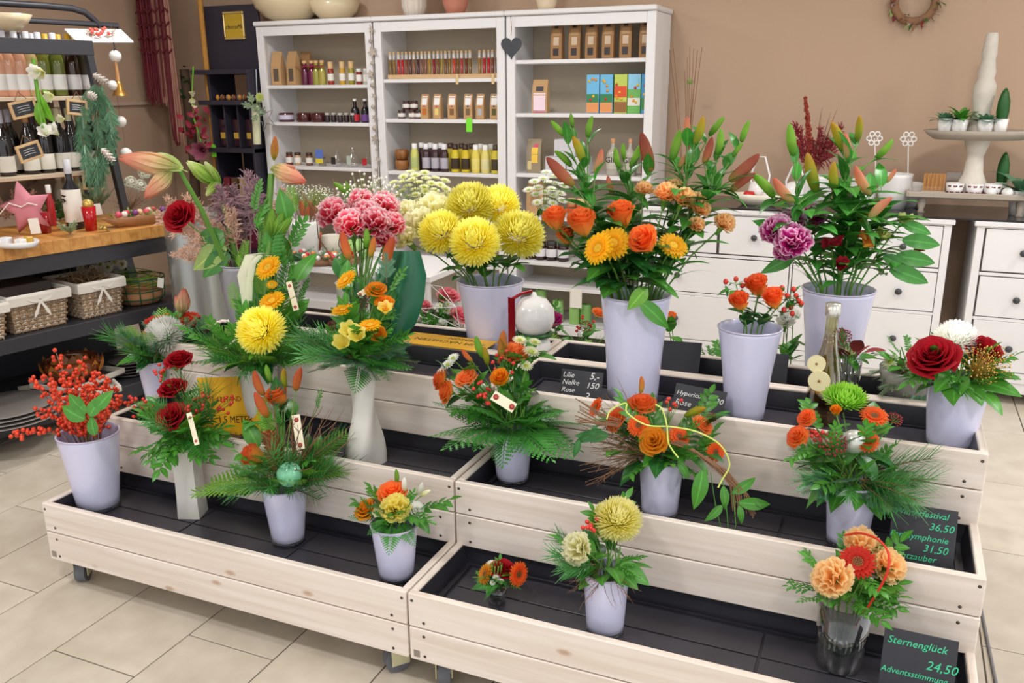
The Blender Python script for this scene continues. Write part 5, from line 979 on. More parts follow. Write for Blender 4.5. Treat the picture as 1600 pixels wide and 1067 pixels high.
for i, (u, h, c) in enumerate([(845, .2, (150, 200, 116)), (872, .14, (160, 206, 124)), (898, .1, (150, 196, 110)), (915, .13, (120, 170, 90))]):
    t = thing('candle', 'pale green pillar candle in the bottom of the right bookcase, '+ordn(i), 'candle', sp(u, .12), 0, 'pale green candles'); mb = MB(); mb.lathe([(.001, 0), (.034, 0), (.035, .003), (.035, h-.003), (.031, h), (.001, h-.006)], 18); one('wax', mb, colm(c, .5), t, WM[t.name]); mb = MB(); mb.tube([(0, 0, h-.008), (0, 0, h+.008)], .0012, 4); one('wick', mb, M_black2, t, WM[t.name])
x = xat(900, 4.925, .3); t = bx('price_sheet', (x-.038, 4.921, .245), (x+.038, 4.923, .365), M_paper, None, 0); tag(t, 'small white printed price sheet hanging at the low shelf', 'sign')
for u, v, l, y in ((733, 195, 'on the middle bookcase shelf', 4.932), (334, 235, 'on the black confectionery stand', 4.86)):
    p = ay(u, v, y); mb = MB(); w_, h_ = .02, .042
    P = [(-w_, 0, -h_), (w_, 0, -h_), (w_, 0, h_*.75), (w_*.5, 0, h_), (-w_*.5, 0, h_), (-w_, 0, h_*.75)]; mb.poly([V(q)+V((0, -.001, 0)) for q in P]); mb.poly([V(q)+V((0, .001, 0)) for q in reversed(P)]); mb.grid([[V(q)+V((0, -.001, 0)) for q in P], [V(q)+V((0, .001, 0)) for q in P]], True)
    one('price_tag', mb, colm((122, 226, 50), .6), None, M.Translation(p), label='bright green blank price tag hanging '+l, cat='tag', group='green price tags')
# slate heart and star garland
def prism(name, pts, y0, y1, mat, **k):
    c = V((sum(p[0] for p in pts)/len(pts), 0, sum(p[1] for p in pts)/len(pts))); mb = MB(); A = [V((p[0], y0, p[1]))-c for p in pts]; B = [V((p[0], y1, p[1]))-c for p in pts]
    mb.grid([A, B], True, smooth=False); mb.poly(list(reversed(A))); mb.poly(B); return one(name, mb, mat, k.pop('parent', None), M.Translation(c), **k)
hp = []
for i in range(28):
    a = 2*PI*i/28; hp.append((16*math.sin(a)**3*.0041, (13*math.cos(a)-5*math.cos(2*a)-2*math.cos(3*a)-math.cos(4*a))*.0042))
c = ay(799, 73, 4.92); t = thing('slate_heart', 'dark slate heart hanging on a string between two bookcases', 'heart', c); mb = MB()
A = [V((x, -.003, z)) for x, z in hp]; B = [V((x, .003, z)) for x, z in hp]; mb.grid([A, B], True, smooth=False); mb.poly(list(reversed(A))); mb.poly(B); one('heart', mb, plain('slate', (66, 68, 74), .7, var=.1, scale=30), t, WM[t.name])
mb = MB(); mb.tube([(0, -.004, .06), (.004, -.004, .1), (-.002, -.004, .17)], .0016, 5); one('string', mb, G['brown'], t, WM[t.name])
def star_pts(r, n=5, k=.45, a0=PI/2): return [((r if i % 2 == 0 else r*k)*math.cos(a0+PI*i/n), (r if i % 2 == 0 else r*k)*math.sin(a0+PI*i/n)) for i in range(2*n)]
p0 = ay(578, 38, 4.915); p1 = ay(592, 305, 4.915); t = thing('star_garland', 'garland of driftwood stars and pebbles hanging from the left bookcase', 'garland', p0); mb = MB(); mb.tube([(0, 0, 0), (.01, 0, -.35), p1-p0], .002, 5); one('cord', mb, G['brown'], t, WM[t.name])
M_drift = plain('driftwood', (176, 164, 150), .8, var=.15)
for i in range(16):
    k = (i+.5)/16; q = (p1-p0)*k+V((rnd.uniform(-.012, .012), -.006, 0)); s = rnd.choice((.028, .036, .02)); A = [V((x, -.004, z)) for x, z in star_pts(s)]; B = [V((x, .004, z)) for x, z in star_pts(s)]; mb = MB()
    if i % 2: mb.ball((0, 0, 0), s*.45, 8, 6)
    else: mb.grid([A, B], True, smooth=False); mb.poly(list(reversed(A))); mb.poly(B)
    one('star' if i % 2 == 0 else 'pebble', mb, M_drift, t, WM[t.name]@M.Translation(q)@M.Rotation(rnd.uniform(-.6, .6), 4, 'Y'))
# on top of the bookcases
def lathe_thing(name, label, cat, p, prof, mat, n=28, group=None, part='body', **k):
    t = thing(name, label, cat, p, 0, group); mb = MB(); mb.lathe(prof, n, **k); one(part, mb, mat, t, WM[t.name]); return t
M_cream = plain('cream_glaze', (226, 208, 172), .3, coat=.3)
def bowl_top(u, y, r, l):
    x = xat(u, y, 1.97); lathe_thing('cream_bowl', l, 'bowl', (x, y, 1.971), [(.001, 0), (r*.3, 0), (r*.6, r*.12), (r*.85, r*.35), (r, r*.72), (r*.97, r*.73), (r*.8, r*.36), (r*.5, r*.14), (.001, r*.06)], M_cream, 40, 'cream bowls on top of the bookcases')
bowl_top(452, 5.10, .25, 'large cream bowl on top of the left bookcase'); bowl_top(524, 5.16, .17, 'smaller cream bowl behind the large one on the bookcase')
lathe_thing('ribbed_vase', 'white ribbed vase on top of the middle bookcase', 'vase', (xat(648, 5.1, 1.97), 5.1, 1.971), [(.001, 0), (.055, 0), (.075, .06), (.08, .16), (.06, .25), (.03, .3), (.034, .33)], plain('chalk_white', (222, 210, 196), .7), 48, None, 'body', lobes=16, la=.05)
lathe_thing('terracotta_vase', 'plain terracotta pink vase on top of the middle bookcase', 'vase', (xat(712, 5.1, 1.97), 5.1, 1.971), [(.001, 0), (.05, 0), (.075, .06), (.09, .18), (.06, .28), (.04, .3)], plain('terracotta', (196, 128, 104), .8))
lathe_thing('cream_vase', 'cream conical vase on top of the right bookcase', 'vase', (xat(854, 5.05, 1.97), 5.05, 1.971), [(.001, 0), (.045, 0), (.055, .03), (.075, .12), (.08, .2)], plain('cream_matt', (224, 206, 176), .7))
# wreath on the wall
c = ay(1430, 2, 5.27); t = thing('dried_wreath', 'small dark dried wreath on the wall, top right', 'wreath', c); mb = MB(); mb.tube([V((math.cos(a), 0, math.sin(a)))*.1 for a in [2*PI*i/16 for i in range(17)]], .022, 8); one('wreath_ring', mb, G['brown'], t, WM[t.name])
for i in range(46):
    a = 2*PI*i/46; q = V((math.cos(a)*.1, -.02, math.sin(a)*.1))+rv(.018); k = ('broad', 'ruscus', 'lance')[i % 3]; fol(k, t, c+q, (q+rv(.1)+V((0, -.05, 0))).normalized(), .045, mat=['dark', 'brown', 'skin', 'mauve', 'pale'][i % 5])

# ------------------------------------------------------------------ things on the chests
ZC_ = .9205
def ct(u, y=5.0): return (xat(u, y, ZC_), y, ZC_)
M_cer2 = plain('white_glaze', (236, 234, 232), .18, coat=.4); M_stone = plain('weathered_wood_grey', (172, 160, 146), .8, var=.12, scale=20)
t = thing('tiered_stand', 'weathered grey two tier stand with a turned finial, carrying potted succulents', 'stand', ct(1512, 5.0)); W_ = WM[t.name]
hx = .29; mb = MB(); mb.box((-hx, -.13, .075), (hx, .13, .088), 0, .004)
for sx in (-1, 1): mb.box((sx*hx-.008, -.14, .08), (sx*hx+.008, .14, .108), 0, .004)
for sy in (-1, 1): mb.box((-hx, sy*.135-.008, .08), (hx, sy*.135+.008, .108), 0, .004)
one('lower_tray', mb, M_stone, t, W_)
for sx in (-1, 1):
    for sy in (-1, 1): mb = MB(); mb.lathe([(.001, 0), (.02, 0), (.012, .015), (.022, .05), (.02, .0745)], 10); one('foot', mb, M_stone, t, W_@M.Translation((sx*.22, sy*.09, 0)))
mb = MB(); mb.lathe([(.06, .0885), (.075, .1), (.07, .14), (.045, .2), (.038, .28), (.055, .33), (.06, .36)], 14); one('column', mb, plain('flaked_white_paint', (206, 198, 186), .8, var=.15, scale=30), t, W_)
mb = MB(); mb.lathe([(.001, .361), (.2, .361), (.235, .385), (.25, .405), (.24, .407), (.2, .378), (.001, .375)], 32, sy=.7); one('upper_tray', mb, M_stone, t, W_)
mb = MB(); mb.lathe([(.05, .376), (.06, .4), (.052, .44), (.04, .5), (.052, .56), (.05, .62), (.036, .65), (.04, .68), (.03, .74), (.034, .76), (.03, .83), (.026, .86), (.001, .862)], 14); one('finial', mb, MATS['flaked_white_paint'], t, W_)
X_, Y_, Z_ = ct(1512, 5.0)
def pot(label, x, y, z, r, h, kind):
    t = thing('potted_succulent', label, 'plant', (x, y, z), 0, 'potted succulents'); mb = MB(); mb.lathe([(.001, 0), (r*.75, 0), (r, h), (r*.93, h), (r*.7, h*.8), (.001, h*.8)], 16); one('pot', mb, M_cer2, t, WM[t.name])
    o = V((x, y, z+h*.8))
    if kind == 'rosette':
        for i in range(16): a = i*2.4; e_ = .2+1.1*(i/16); fol('broad', t, o, (math.cos(a)*math.cos(e_), math.sin(a)*math.cos(e_), math.sin(e_)), .085*(1.2-i/30), mat='fir', var=1)
    elif kind == 'spiky':
        for i in range(13): a = i*2.4; e_ = .5+.9*(i/13); fol('long', t, o, (math.cos(a)*math.cos(e_), math.sin(a)*math.cos(e_), math.sin(e_)), .12, mat='leaf', var=1)
    elif kind == 'column':
        mb = MB(); mb.lathe([(.02, 0), (.026, .05), (.024, .1), (.014, .14), (.003, .16)], 18, lobes=9, la=.12); one('cactus', mb, G['dark'], t, M.Translation(o))
        for i in range(12): a = i*2.4; fol('lance', t, o+V((0, 0, .1+.004*i)), (math.cos(a)*.6, math.sin(a)*.6, .8), .03, mat='dark', var=1)
    else:
        for i in range(11): a = i*2.4; e_ = .35+.9*(i/11); fol('long', t, o, (math.cos(a)*math.cos(e_), math.sin(a)*math.cos(e_), math.sin(e_)), .22, mat='fir', var=1)
    return t
for i, (u, r, h, k, l) in enumerate([(1474, .034, .085, 'rosette', 'left edge, low round rosette'), (1497, .04, .08, 'spiky', 'second, spiky rosette'), (1537, .038, .08, 'rosette', 'third, tall jade green rosette'), (1561, .033, .085, 'column', 'right edge, slim dark column')]):
    pot('white pot on the upper tier of the stand, '+l, xat(u, 4.94, Z_+.377), 4.94, Z_+.377, r, h, k)
pot('large agave in a white pot at the right edge of the chest', *ct(1592, 4.98), .06, .12, 'agave'); pot('small dark cactus cup at the back of the lower tier', xat(1562, 5.06, Z_+.09), 5.06, Z_+.0885, .03, .06, 'column')
zl = Z_+.0885
for i, u in enumerate((1490, 1521, 1549)):
    t = lathe_thing('butterfly_cup', 'white tealight cup with dark red butterflies, '+['left', 'middle', 'right'][i]+' of three', 'cup', (xat(u, 4.92, zl), 4.92, zl), [(.001, 0), (.035, 0), (.042, .062), (.039, .062), (.033, .006), (.001, .006)], M_cer2, 20, 'butterfly cups')
    for j in range(7):
        a = -PI/2+(j-3)*.33; z = .018+.03*(j % 2); q = V((math.cos(a), math.sin(a), 0)); mb = MB()
        for s in (-1, 1): mb.leaf((0, 0, 0), (s, 0, .5), (0, 1, 0), .011, .009, 0, 0, 3)
        one('butterfly_print', mb, colm((120, 40, 56), .5), t, WM[t.name]@frame(q*(.0385+.007*(z/.062)*.5+.001)+V((0, 0, z)), q, (0, 0, 1))@M.Rotation(-PI/2, 4, 'X'))
for u, l in ((1549, 'left'), (1574, 'right')): lathe_thing('white_bauble', 'round white ball lying on the lower tier, '+l+' one', 'ball', (xat(u, 4.89, zl+.024), 4.89, zl), [(.001, 0)]+[(.026*math.sin(PI*k/10), .026-.026*math.cos(PI*k/10)) for k in range(1, 10)]+[(.001, .052)], M_cer2, 20, 'white balls')
t = thing('match_box', 'glass holder of orange match sticks on the lower tier', 'holder', (xat(1457, 4.93, zl), 4.93, zl)); bx('holder', (-.055, -.03, 0), (.055, .03, .02), M_stone, t, .002)
for i in range(16): bx('stick', (-.048+.0062*i, -.01+.006*(i % 3), .0203), (-.0445+.0062*i, -.006+.006*(i % 3), .105), colm((206, 140, 60), .6), t, 0)
x = xat(1487, 5.0, zl); t = bx('clear_box', (x-.035, 4.985, zl), (x+.035, 5.03, zl+.11), glass('clear_acrylic', (240, 240, 240)), None, .002); tag(t, 'small clear plastic box behind the butterfly cups', 'box')
lathe_thing('cream_bowl', 'low white oval bowl on the left of the chest', 'bowl', ct(1183, 4.93), [(.001, 0), (.08, 0), (.12, .03), (.135, .06), (.13, .06), (.1, .02), (.001, .01)], plain('cream_glaze2', (232, 224, 206), .3), 28, None, sy=.6)
for i, (u, c) in enumerate([(1170, (200, 40, 36)), (1198, (226, 222, 214)), (1212, (206, 60, 50))]): lathe_thing('small_apple', 'small decorative apple in the low white bowl, '+['red, left', 'white, middle', 'red, right'][i], 'ball', (xat(u, 4.93, ZC_+.03), 4.93, ZC_+.022), [(.004, .004), (.024, 0), (.034, .025), (.026, .048), (.004, .044)], colm(c, .3), 16)
def loop_thing(u, v, l, w_, h_):
    p = ct(u, 5.02); t = thing('white_lantern', l, 'lantern', p); mb = MB(); mb.lathe([(.001, 0), (.05, 0), (.065, .04), (.055, .1), (.03, .12), (.026, .12), (.05, .04), (.001, .006)], 20); one('body', mb, M_cer2, t, WM[t.name]); mb = MB(); mb.tube([(-.045, 0, .1), (-w_, 0, h_*.6), (-.02, 0, h_), (.02, 0, h_), (w_, 0, h_*.6), (.045, 0, .1)], .006, 6); one('handle', mb, M_cer2, t, WM[t.name])
loop_thing(1185, 260, 'white ceramic lantern with a tall loop handle, beside the bowl', .05, .25); loop_thing(1240, 270, 'white ceramic lantern behind the rear right lilies', .05, .2)
for u, s, l in ((1395, .085, 'wide white ceramic planter behind the lilies'), (1420, .06, 'tall white ceramic jug behind the lilies'), (1345, .07, 'round white ceramic pot behind the lilies'), (1275, .075, 'white ceramic pot of the dried arrangement')):
    lathe_thing('white_planter', l, 'vase', ct(u, 5.03 if s != .06 else 5.12), [(.001, 0), (s*.7, 0), (s, s*.9), (s*.95, s*1.9), (s*1.0, s*2.1), (s*.93, s*2.1), (s*.88, s), (.001, s*.2)], M_cer2, 24, 'white ceramic pots on the chest')
for u, v, l in ((1366, 220, 'left'), (1419, 221, 'right')):
    b = ct(u-2 if l == 'left' else u-8, 5.03); c = ay(u, v, 5.03)-V(b); t = thing('flower_pick', 'white cut out flower ornament on a stick, '+l+' one', 'ornament', (b[0], b[1], b[2]+.012), 0, 'white flower picks'); mb = MB(); mb.tube([(0, 0, 0), c*.5+V((.01, 0, 0)), c], .003, 5); one('stick', mb, M_cer2, t, WM[t.name])
    for i in range(6):
        a = PI/3*i; q = c+V((math.cos(a)*.026, -.004, math.sin(a)*.026)); mb = MB(); mb.tube([V((math.cos(b_)*.012, 0, math.sin(b_)*.012)) for b_ in [2*PI*j/10 for j in range(11)]], .004, 5); one('petal_loop', mb, M_cer2, t, WM[t.name]@M.Translation(q))
t = thing('dried_arrangement', 'dried arrangement with a rust red plume in front of the wall', 'arrangement', ct(1268, 5.03)); t.location.z += .02; o = V(ct(1268, 5.03))+V((0, 0, .14))
q = ay(1258, 152, 5.03)-o; WM[t.name] = M.Translation(V(ct(1268, 5.03))+V((0, 0, .02)))
M_rust = plain('rust_red_plume', (150, 56, 38), .9, var=.15)
mb = MB(); mb.tube([(0, 0, 0), (q)], .003, 4)
for i in range(200):
    k = .35+.65*rnd.random(); p = q*k+rv(.016*(1.35-k)); mb.ball(p, .007, 5, 3)
one('plume', mb, M_rust, t, M.Translation(o))
for (u, v) in ((1282, 148), (1298, 160), (1310, 152), (1320, 175), (1250, 190), (1245, 215), (1290, 200), (1300, 215), (1275, 220), (1322, 200)): p = ay(u, v, 5.03); fol('plume' if v > 180 else 'grass', t, o, p-o, (p-o).length, (0, -1, 0), mat='skin' if v > 180 else 'brown')
t = thing('dried_twigs', 'bunch of tall thin dried stems beside the right bookcase', 'twigs', ct(1070, 5.1)); o = V(ct(1070, 5.1))
for i, (u, v) in enumerate([(1046, 78), (1052, 74), (1078, 72), (1084, 76), (1090, 78), (1097, 74), (1074, 90), (1070, 110), (1088, 100)]): p = ay(u, v, 5.1); stem(t, o+rv(.012)+V((0, 0, .015)), p, .0022, 'brown')
for (u, v) in ((1078, 127), (1070, 120), (1088, 126), (1062, 128)): fol('broad', t, ay(1078, 132, 5.09), ay(u, v, 5.08)-ay(1078, 138, 5.09), .04, mat='pale')
# ------------------------------------------------------------------ chalkboards, notices, bottles and glasses in the carts
M_slate = plain('chalkboard_black', (46, 47, 54), .55, var=.08, scale=12); M_chalk = plain('white_chalk', (232, 232, 230), .9); M_gchalk = plain('green_chalk', (70, 206, 150), .9)
def board(label, tl, tr, bl, yt, yb, mat, lines=(), chalk=None, cat='sign', name='chalkboard', thick=.003, group=None, shear=.25):
    """thin board through three corners seen in the picture, top edge at depth yt, bottom at yb; lines: (text, x, y from the top, size) as fractions of the width"""
    A, B, C_ = ay(*tl, yt), ay(*tr, yt), ay(*bl, yb); X = (B-A); w_ = X.length; X = X.normalized(); Z = (A-C_); Z = (Z-X*Z.dot(X)); h = Z.length; Z = Z.normalized(); N = X.cross(Z)
    m_ = M((X, Z, N)).transposed().to_4x4(); m_.translation = A-Z*h/2+X*w_/2
    t = bpy.data.objects.new(name, None); COL.objects.link(t); base = A-Z*h+X*w_/2; t.matrix_world = M.Translation(base); WM[t.name] = M.Translation(base); tag(t, label, cat, group)
    mb = MB(); mb.box((-w_/2, -h/2, -thick), (w_/2, h/2, 0), 0, .0006); one('panel', mb, mat, t, m_)
    for (s, x, y, z) in lines: text('lettering', s, z*w_, t, m_@M.Translation((-w_/2+x*w_, h/2-y*w_, .0004)), chalk, shear=shear, ext=.0002)
    return t, m_, w_, h
board('small black chalkboard with white prices 5,- and 1,50, left of the central vase', (878, 576), (943, 583), (873, 628), 2.36, 2.325, M_slate, [('Lilie', .04, .17, .17), ('Nelke', .04, .34, .17), ('Rose', .04, .51, .16), ('Santhini  .', .02, .68, .16), ('5,-', .68, .17, .22), ('150', .62, .38, .2), ('3,-', .6, .66, .26)], M_chalk)
board('small black chalkboard reading Hypericum 1.30, beside the half height vase', (1057, 597.5), (1136.5, 613), (1055, 650), 2.39, 2.35, M_slate, [('Hypericum', .04, .22, .13), ('Rose', .04, .42, .16), ('1.30', .7, .26, .15), ('1.80', .66, .58, .17)], M_chalk)
board('black chalkboard with green writing from Winterfestival to Lichtzauber, middle right tray', (1395, 784), (1498, 799.5), (1390, 888), 2.12, 2.07, M_slate, [('Winterfestival', .03, .17, .145), ('36,50', .58, .37, .17), ('Farbsymphonie', .0, .56, .145), ('31,50', .52, .74, .17), ('Lichtzauber', .03, .9, .15), ('26,50', .52, 1.08, .17)], M_gchalk)
board('black chalkboard with green writing Sternenglueck and Adventsstimmung, lowest right tray', (1383, 978), (1499, 1003), (1379, 1100), 1.85, 1.80, M_slate, [('Sternenglück', .05, .22, .155), ('24,50', .6, .5, .19), ('Adventsstimmung', .0, .66, .125), ('22,50', .55, .86, .17)], M_gchalk)
board('blank black board leaning in the rear right tray, nearest the central vase', (1032, 531), (1097, 536), (1039, 590), 2.76, 2.70, M_slate)
board('blank black board in the rear right tray, behind the half height vase', (1178, 549), (1233, 554), (1180, 610), 2.74, 2.70, M_slate)
for u, v, l in ((1063, 577, 'left'), (1190, 600, 'right')):
    p = az(u, v, F2); t = thing('acrylic_stand', 'small clear acrylic card foot in the rear right tray, '+l+' one', 'stand', p, .2, 'clear card stands'); bx('foot', (-.035, -.025, .0), (.035, .025, .003), glass('clear_acrylic'), t, .001); bx('back', (-.035, .02, .0035), (.035, .023, .022), glass('clear_acrylic'), t, .001)
M_yel = plain('yellow_notice', (246, 188, 40), .4); M_rtxt = plain('red_brown_print', (150, 50, 20), .6); M_ktxt = plain('dark_print', (60, 40, 20), .6)
t, m_, w_, h = board('yellow notice asking customers to keep 1,5 metres distance, left middle tray', (306, 588), (402, 585), (318, 700), 2.19, 2.15, M_white, [], None, name='notice_sign')
mb = MB(); mb.box((-w_/2+.004, -h/2+.006, .0002), (w_/2-.004, h/2-.005, .0006)); one('printed_sheet', mb, M_yel, t, m_)
for s, x, y, z, m2 in (('BITTE ABSTAND HALTEN', .04, .33, .092, M_rtxt), ('1,5 METER', .3, .6, .125, M_ktxt), ('ZUM NÄCHSTEN', .16, .82, .115, M_ktxt)): text('lettering', s, z*w_, t, m_@M.Translation((-w_/2+x*w_, h/2-y*w_, .001)), m2, shear=0, ext=.0003)
# upside down notice lying on the double rail
p0 = az(640, 534, .6765); p1 = az(733, 549, .6765); c = (p0+p1)/2; c.y = 2.60; t = thing('notice_sign', 'yellow notice lying upside down on the double rail behind the yellow arrangement', 'sign', (c.x, 2.606, .6765)); hw = .17
mb = MB(); mb.box((-hw, -.025, 0), (hw, .11, .003), 0, .0006); one('panel', mb, M_yel, t, WM[t.name])
text('lettering', 'ZUM NÄCHSTEN', .036, t, WM[t.name]@M.Translation((.15, .05, .0034))@M.Rotation(PI, 4, 'Z'), M_ktxt, shear=0, ext=.0002); text('lettering', 'PERSON', .03, t, WM[t.name]@M.Translation((.1, .09, .0034))@M.Rotation(PI, 4, 'Z'), M_ktxt, shear=0, ext=.0002)
# apple bottle
b = az(1291, 628, F2); b.y = 2.52; b.x = xat(1285, 2.52, F2)
t = thing('apple_bottle', 'tall slim bottle with apple slices showing inside, in front of the rear right vase', 'bottle', b); W_ = WM[t.name]; H_ = .345
mb = MB(); mb.lathe([(.001, 0), (.048, 0), (.052, .01), (.051, .08), (.04, .15), (.022, .22), (.0165, .26), (.0165, .335), (.019, .337), (.019, H_), (.015, H_)], 24); one('bottle_glass', mb, glass('pale_bottle_glass', (236, 232, 190)), t, W_)
mb = MB(); mb.lathe([(.001, .004), (.044, .004), (.048, .012), (.047, .08), (.036, .15), (.019, .22), (.0145, .255), (.001, .256)], 20); one('liquid', mb, glass('apple_liquid', (236, 206, 120), .1), t, W_)
mb = MB(); mb.lathe([(.0205, .312), (.021, .315), (.021, H_+.002), (.001, H_+.003)], 16); one('foil_cap', mb, plain('silver_foil', (206, 204, 196), .3, .7), t, W_)
for i, (u, v, r) in enumerate(((1280, 595, .03), (1276, 568, .025), (1299, 618, .022))):
    mb = MB(); mb.tube([(0, 0, 0), (0, 0, .004)], r, 20); q = M.Translation(ay(u, v, b.y-.053+.004*(i % 2)))@M.Rotation(PI/2, 4, 'X'); s_ = one('apple_slice', mb, colm((240, 228, 180), .5), t, q)
    mb = MB(); mb.poly([(px, py, .0048) for px, py in star_pts(r*.22)]); one('core_star', mb, colm((150, 96, 50), .6), s_, q)
# small glass with posy, big glass with peach carnations
def tumbler(key, label, uv, zf, wb, rim, wt, water):
    b = az(*uv, zf); db = dep(b); rb = wb/2*db/F_PX; lo, hi = .03, .5
    for _ in range(30):
        h = (lo+hi)/2; dd = b+V((0, 0, h))-CP
        if 533.5-F_PX*dd.dot(up)/dd.dot(fw) > rim[1]: lo = h
        else: hi = h
    r2 = wt/2*dep(b+V((0, 0, h)))/F_PX; t = thing('glass_vase', label, 'vase', b, 0, 'clear glass vases'); mb = MB(); mb.lathe([(.001, 0), (rb*.92, 0), (rb, .008), (r2, h), (r2-.003, h), (rb-.003, .014), (.001, .012)], 32); one('glass_wall', mb, M_clear, t, WM[t.name])
    mb = MB(); mb.lathe([(.001, .0125), (rb-.0035, .0145), (rb+(r2-rb)*water-.0035, h*water), (.001, h*water)], 28); one('water', mb, M_water, t, WM[t.name]); VS[key] = dict(b=b, h=h, rb=rb*.7, rt=r2*.9, top=b+V((0, 0, h)), d=dep(b+V((0, 0, h))))
tumbler('gs', 'small clear tumbler with a tiny posy, lowest right tray', (777, 940), F0, 28, (775, 913), 30, .5)
tumbler('gb', 'large clear tumbler of peach carnations, lowest right tray', (1310, 1038), F0, 66, (1316, 935), 88, .5)
bouquet('gs', 'gerbera_posy', 'tiny posy of orange gerberas and a dark red rose in tumbler', [('gerbera:gbi', 758, 897, 17, -.0, (-.6, -.6, .5)), ('rose:red', 786, 889, 18, .0), ('gerbera:gorange', 810, 897, 19, -.02, (.9, -.35, .2)), ('daisy:white', 768, 882, 10, .02), ('daisy:white', 775, 903, 6, -.03), ('daisy:white', 783, 908, 5, -.03), ('daisy:white', 770, 910, 5, -.03)], [('myrtle', 7, .06, (-.1, .8), .01), ('fern', 4, .06, (-.6, .0), .0, (3, 5)), ('broad', 5, .04, (-.2, .4), .0, None) if 0 else ('broad', 5, .04, (-.2, .4), .0)])
bouquet('gb', 'peach_carnation_bouquet', 'bouquet of three peach carnations and a red gerbera in tumbler', [('carn:pecar', 1302, 903, 30, -.06, (-.5, -.7, .6)), ('carn:pecar', 1386, 884, 26, -.0, (.6, -.5, .7)), ('carn:pecar', 1346, 852, 27, .05, (.1, -.1, 1)), ('gerbera:gred', 1340, 878, 27, -.04, (.0, -.6, .8)), ('daisy:white', 1362, 905, 4, -.02), ('daisy:white', 1352, 912, 4, -.02), ('daisy:white', 1370, 912, 4, 0)], [('myrtle', 12, .13, (-.2, .9), .02), ('ruscus', 5, .12, (-.2, .5), .01, (-1, .6)), ('broad', 5, .05, (-.3, .3), .0)])
# trailing rattan on the twig bouquet
def cord(name, label, key, pts, dd, r, mat, cat='cord'):
    w_ = VS[key]['d']; P = [ad(u, v, w_+dd+(p[2] if len(p) > 2 else 0)) for p in pts for u, v in [p[:2]]]
    Q_ = []                                                       # Catmull-Rom through the points
    for i in range(len(P)-1):
        a, b, c, d = P[max(i-1, 0)], P[i], P[i+1], P[min(i+2, len(P)-1)]
        for k in range(5): s = k/5; Q_.append(.5*((2*b)+(c-a)*s+(2*a-5*b+4*c-d)*s*s+(3*b-a-3*c+d)*s**3))
    Q_.append(P[-1]); mb = MB(); mb.tube([q-Q_[0] for q in Q_], r, 6); return one(name, mb, mat, None, M.Translation(Q_[0]), label=label, cat=cat)
cord('felt_cord', 'red felt cord looping over the peach carnations into the glass', 'gb', [(1320, 836, .12), (1345, 833, .09), (1372, 843, .04), (1388, 864, 0), (1387, 892, -.02), (1374, 920, -.0), (1354, 952, .03), (1335, 982, .07)], -.09, .0028, plain('red_felt', (206, 50, 28), .8))
M_lime = plain('lime_rattan', (206, 220, 110), .5)
cord('rattan_cord', 'lime green rattan curl lying across the trailing twig bouquet', 'twig', [(948, 655), (955, 640), (978, 630), (980, 645), (1010, 664), (1050, 667), (1090, 675), (1125, 695), (1140, 725), (1128, 750), (1122, 762)], -.14, .0022, M_lime)
cord('rattan_cord', 'lime green rattan strand hooked down the middle of the trailing bouquet', 'twig', [(1024, 632), (1035, 640), (1042, 665), (1044, 690), (1052, 705), (1060, 715)], -.15, .0022, M_lime)
t = thing('twig_trail', 'long brown twig tail hanging from the bouquet toward the right', 'twigs', VS['twig']['top']+V((0, 0, .0)))
w_ = VS['twig']['d']
for i in range(34):
    j = rnd.uniform(-9, 9); k = rnd.uniform(.55, 1.05); P = [ad(1058+j, 690+abs(j)*.3, w_-.09), ad(1090+j, 708+j*.6, w_-.11), ad(1125+j*1.3, 732+j*.5, w_-.12), ad(1150+j*1.5+6*k, 765+j, w_-.12), ad(1160+j*2, 790+30*(k-.6)+rnd.uniform(-12, 12), w_-.11)]
    P = P[:rnd.choice((4, 5, 5))]; mb = MB(); mb.tube([p+rv(.004)-P[0] for p in P], [.0018]*len(P), 4); one('twig', mb, G['brown'], t, M.Translation(P[0]))
for (u, v, tu, tv) in ((1098, 735, 1090, 790), (1128, 790, 1108, 812), (1145, 770, 1178, 752), (1155, 785, 1200, 790), (1135, 840, 1112, 872), (1140, 855, 1132, 888), (1130, 760, 1135, 792), (1155, 790, 1160, 815), (1060, 720, 1075, 745), (1180, 783, 1190, 792)):
    A = ad(u, v, w_-.12); B = ad(tu, tv, w_-.13); fol('lance', t, A, B-A, (B-A).length*1.25, -fw, mat='leaf')
for P in ([(1128, 742), (1136, 800), (1140, 858)], [(1110, 738), (1118, 790), (1128, 830)], [(1145, 770), (1150, 820), (1136, 862)]): P = [ad(u, v, w_-.12) for u, v in P]; mb = MB(); mb.tube([p-P[0] for p in P], .0013, 4); one('tendril', mb, G['leaf'], t, M.Translation(P[0]))
t = thing('twig_trail', 'thin brown twigs and ivy reaching left out of the trailing bouquet', 'twigs', VS['twig']['top']+V((0, 0, .001)))
for i in range(14):
    P = [ad(970, 655+i, w_-.05), ad(935, 645+i*1.5+rnd.uniform(-5, 5), w_-.06), ad(905+rnd.uniform(-8, 8), 622+i*3, w_-.06)]; mb = MB(); mb.tube([p-P[0] for p in P], .0014, 4); one('twig', mb, G['brown'], t, M.Translation(P[0]))
for (u, v, tu, tv) in ((940, 672, 905, 690), (905, 688, 898, 712), (930, 665, 925, 690), (950, 680, 905, 682)): A = ad(u, v, w_-.06); B = ad(tu, tv, w_-.07); fol('lance', t, A, B-A, (B-A).length*1.2, -fw, mat='dark')
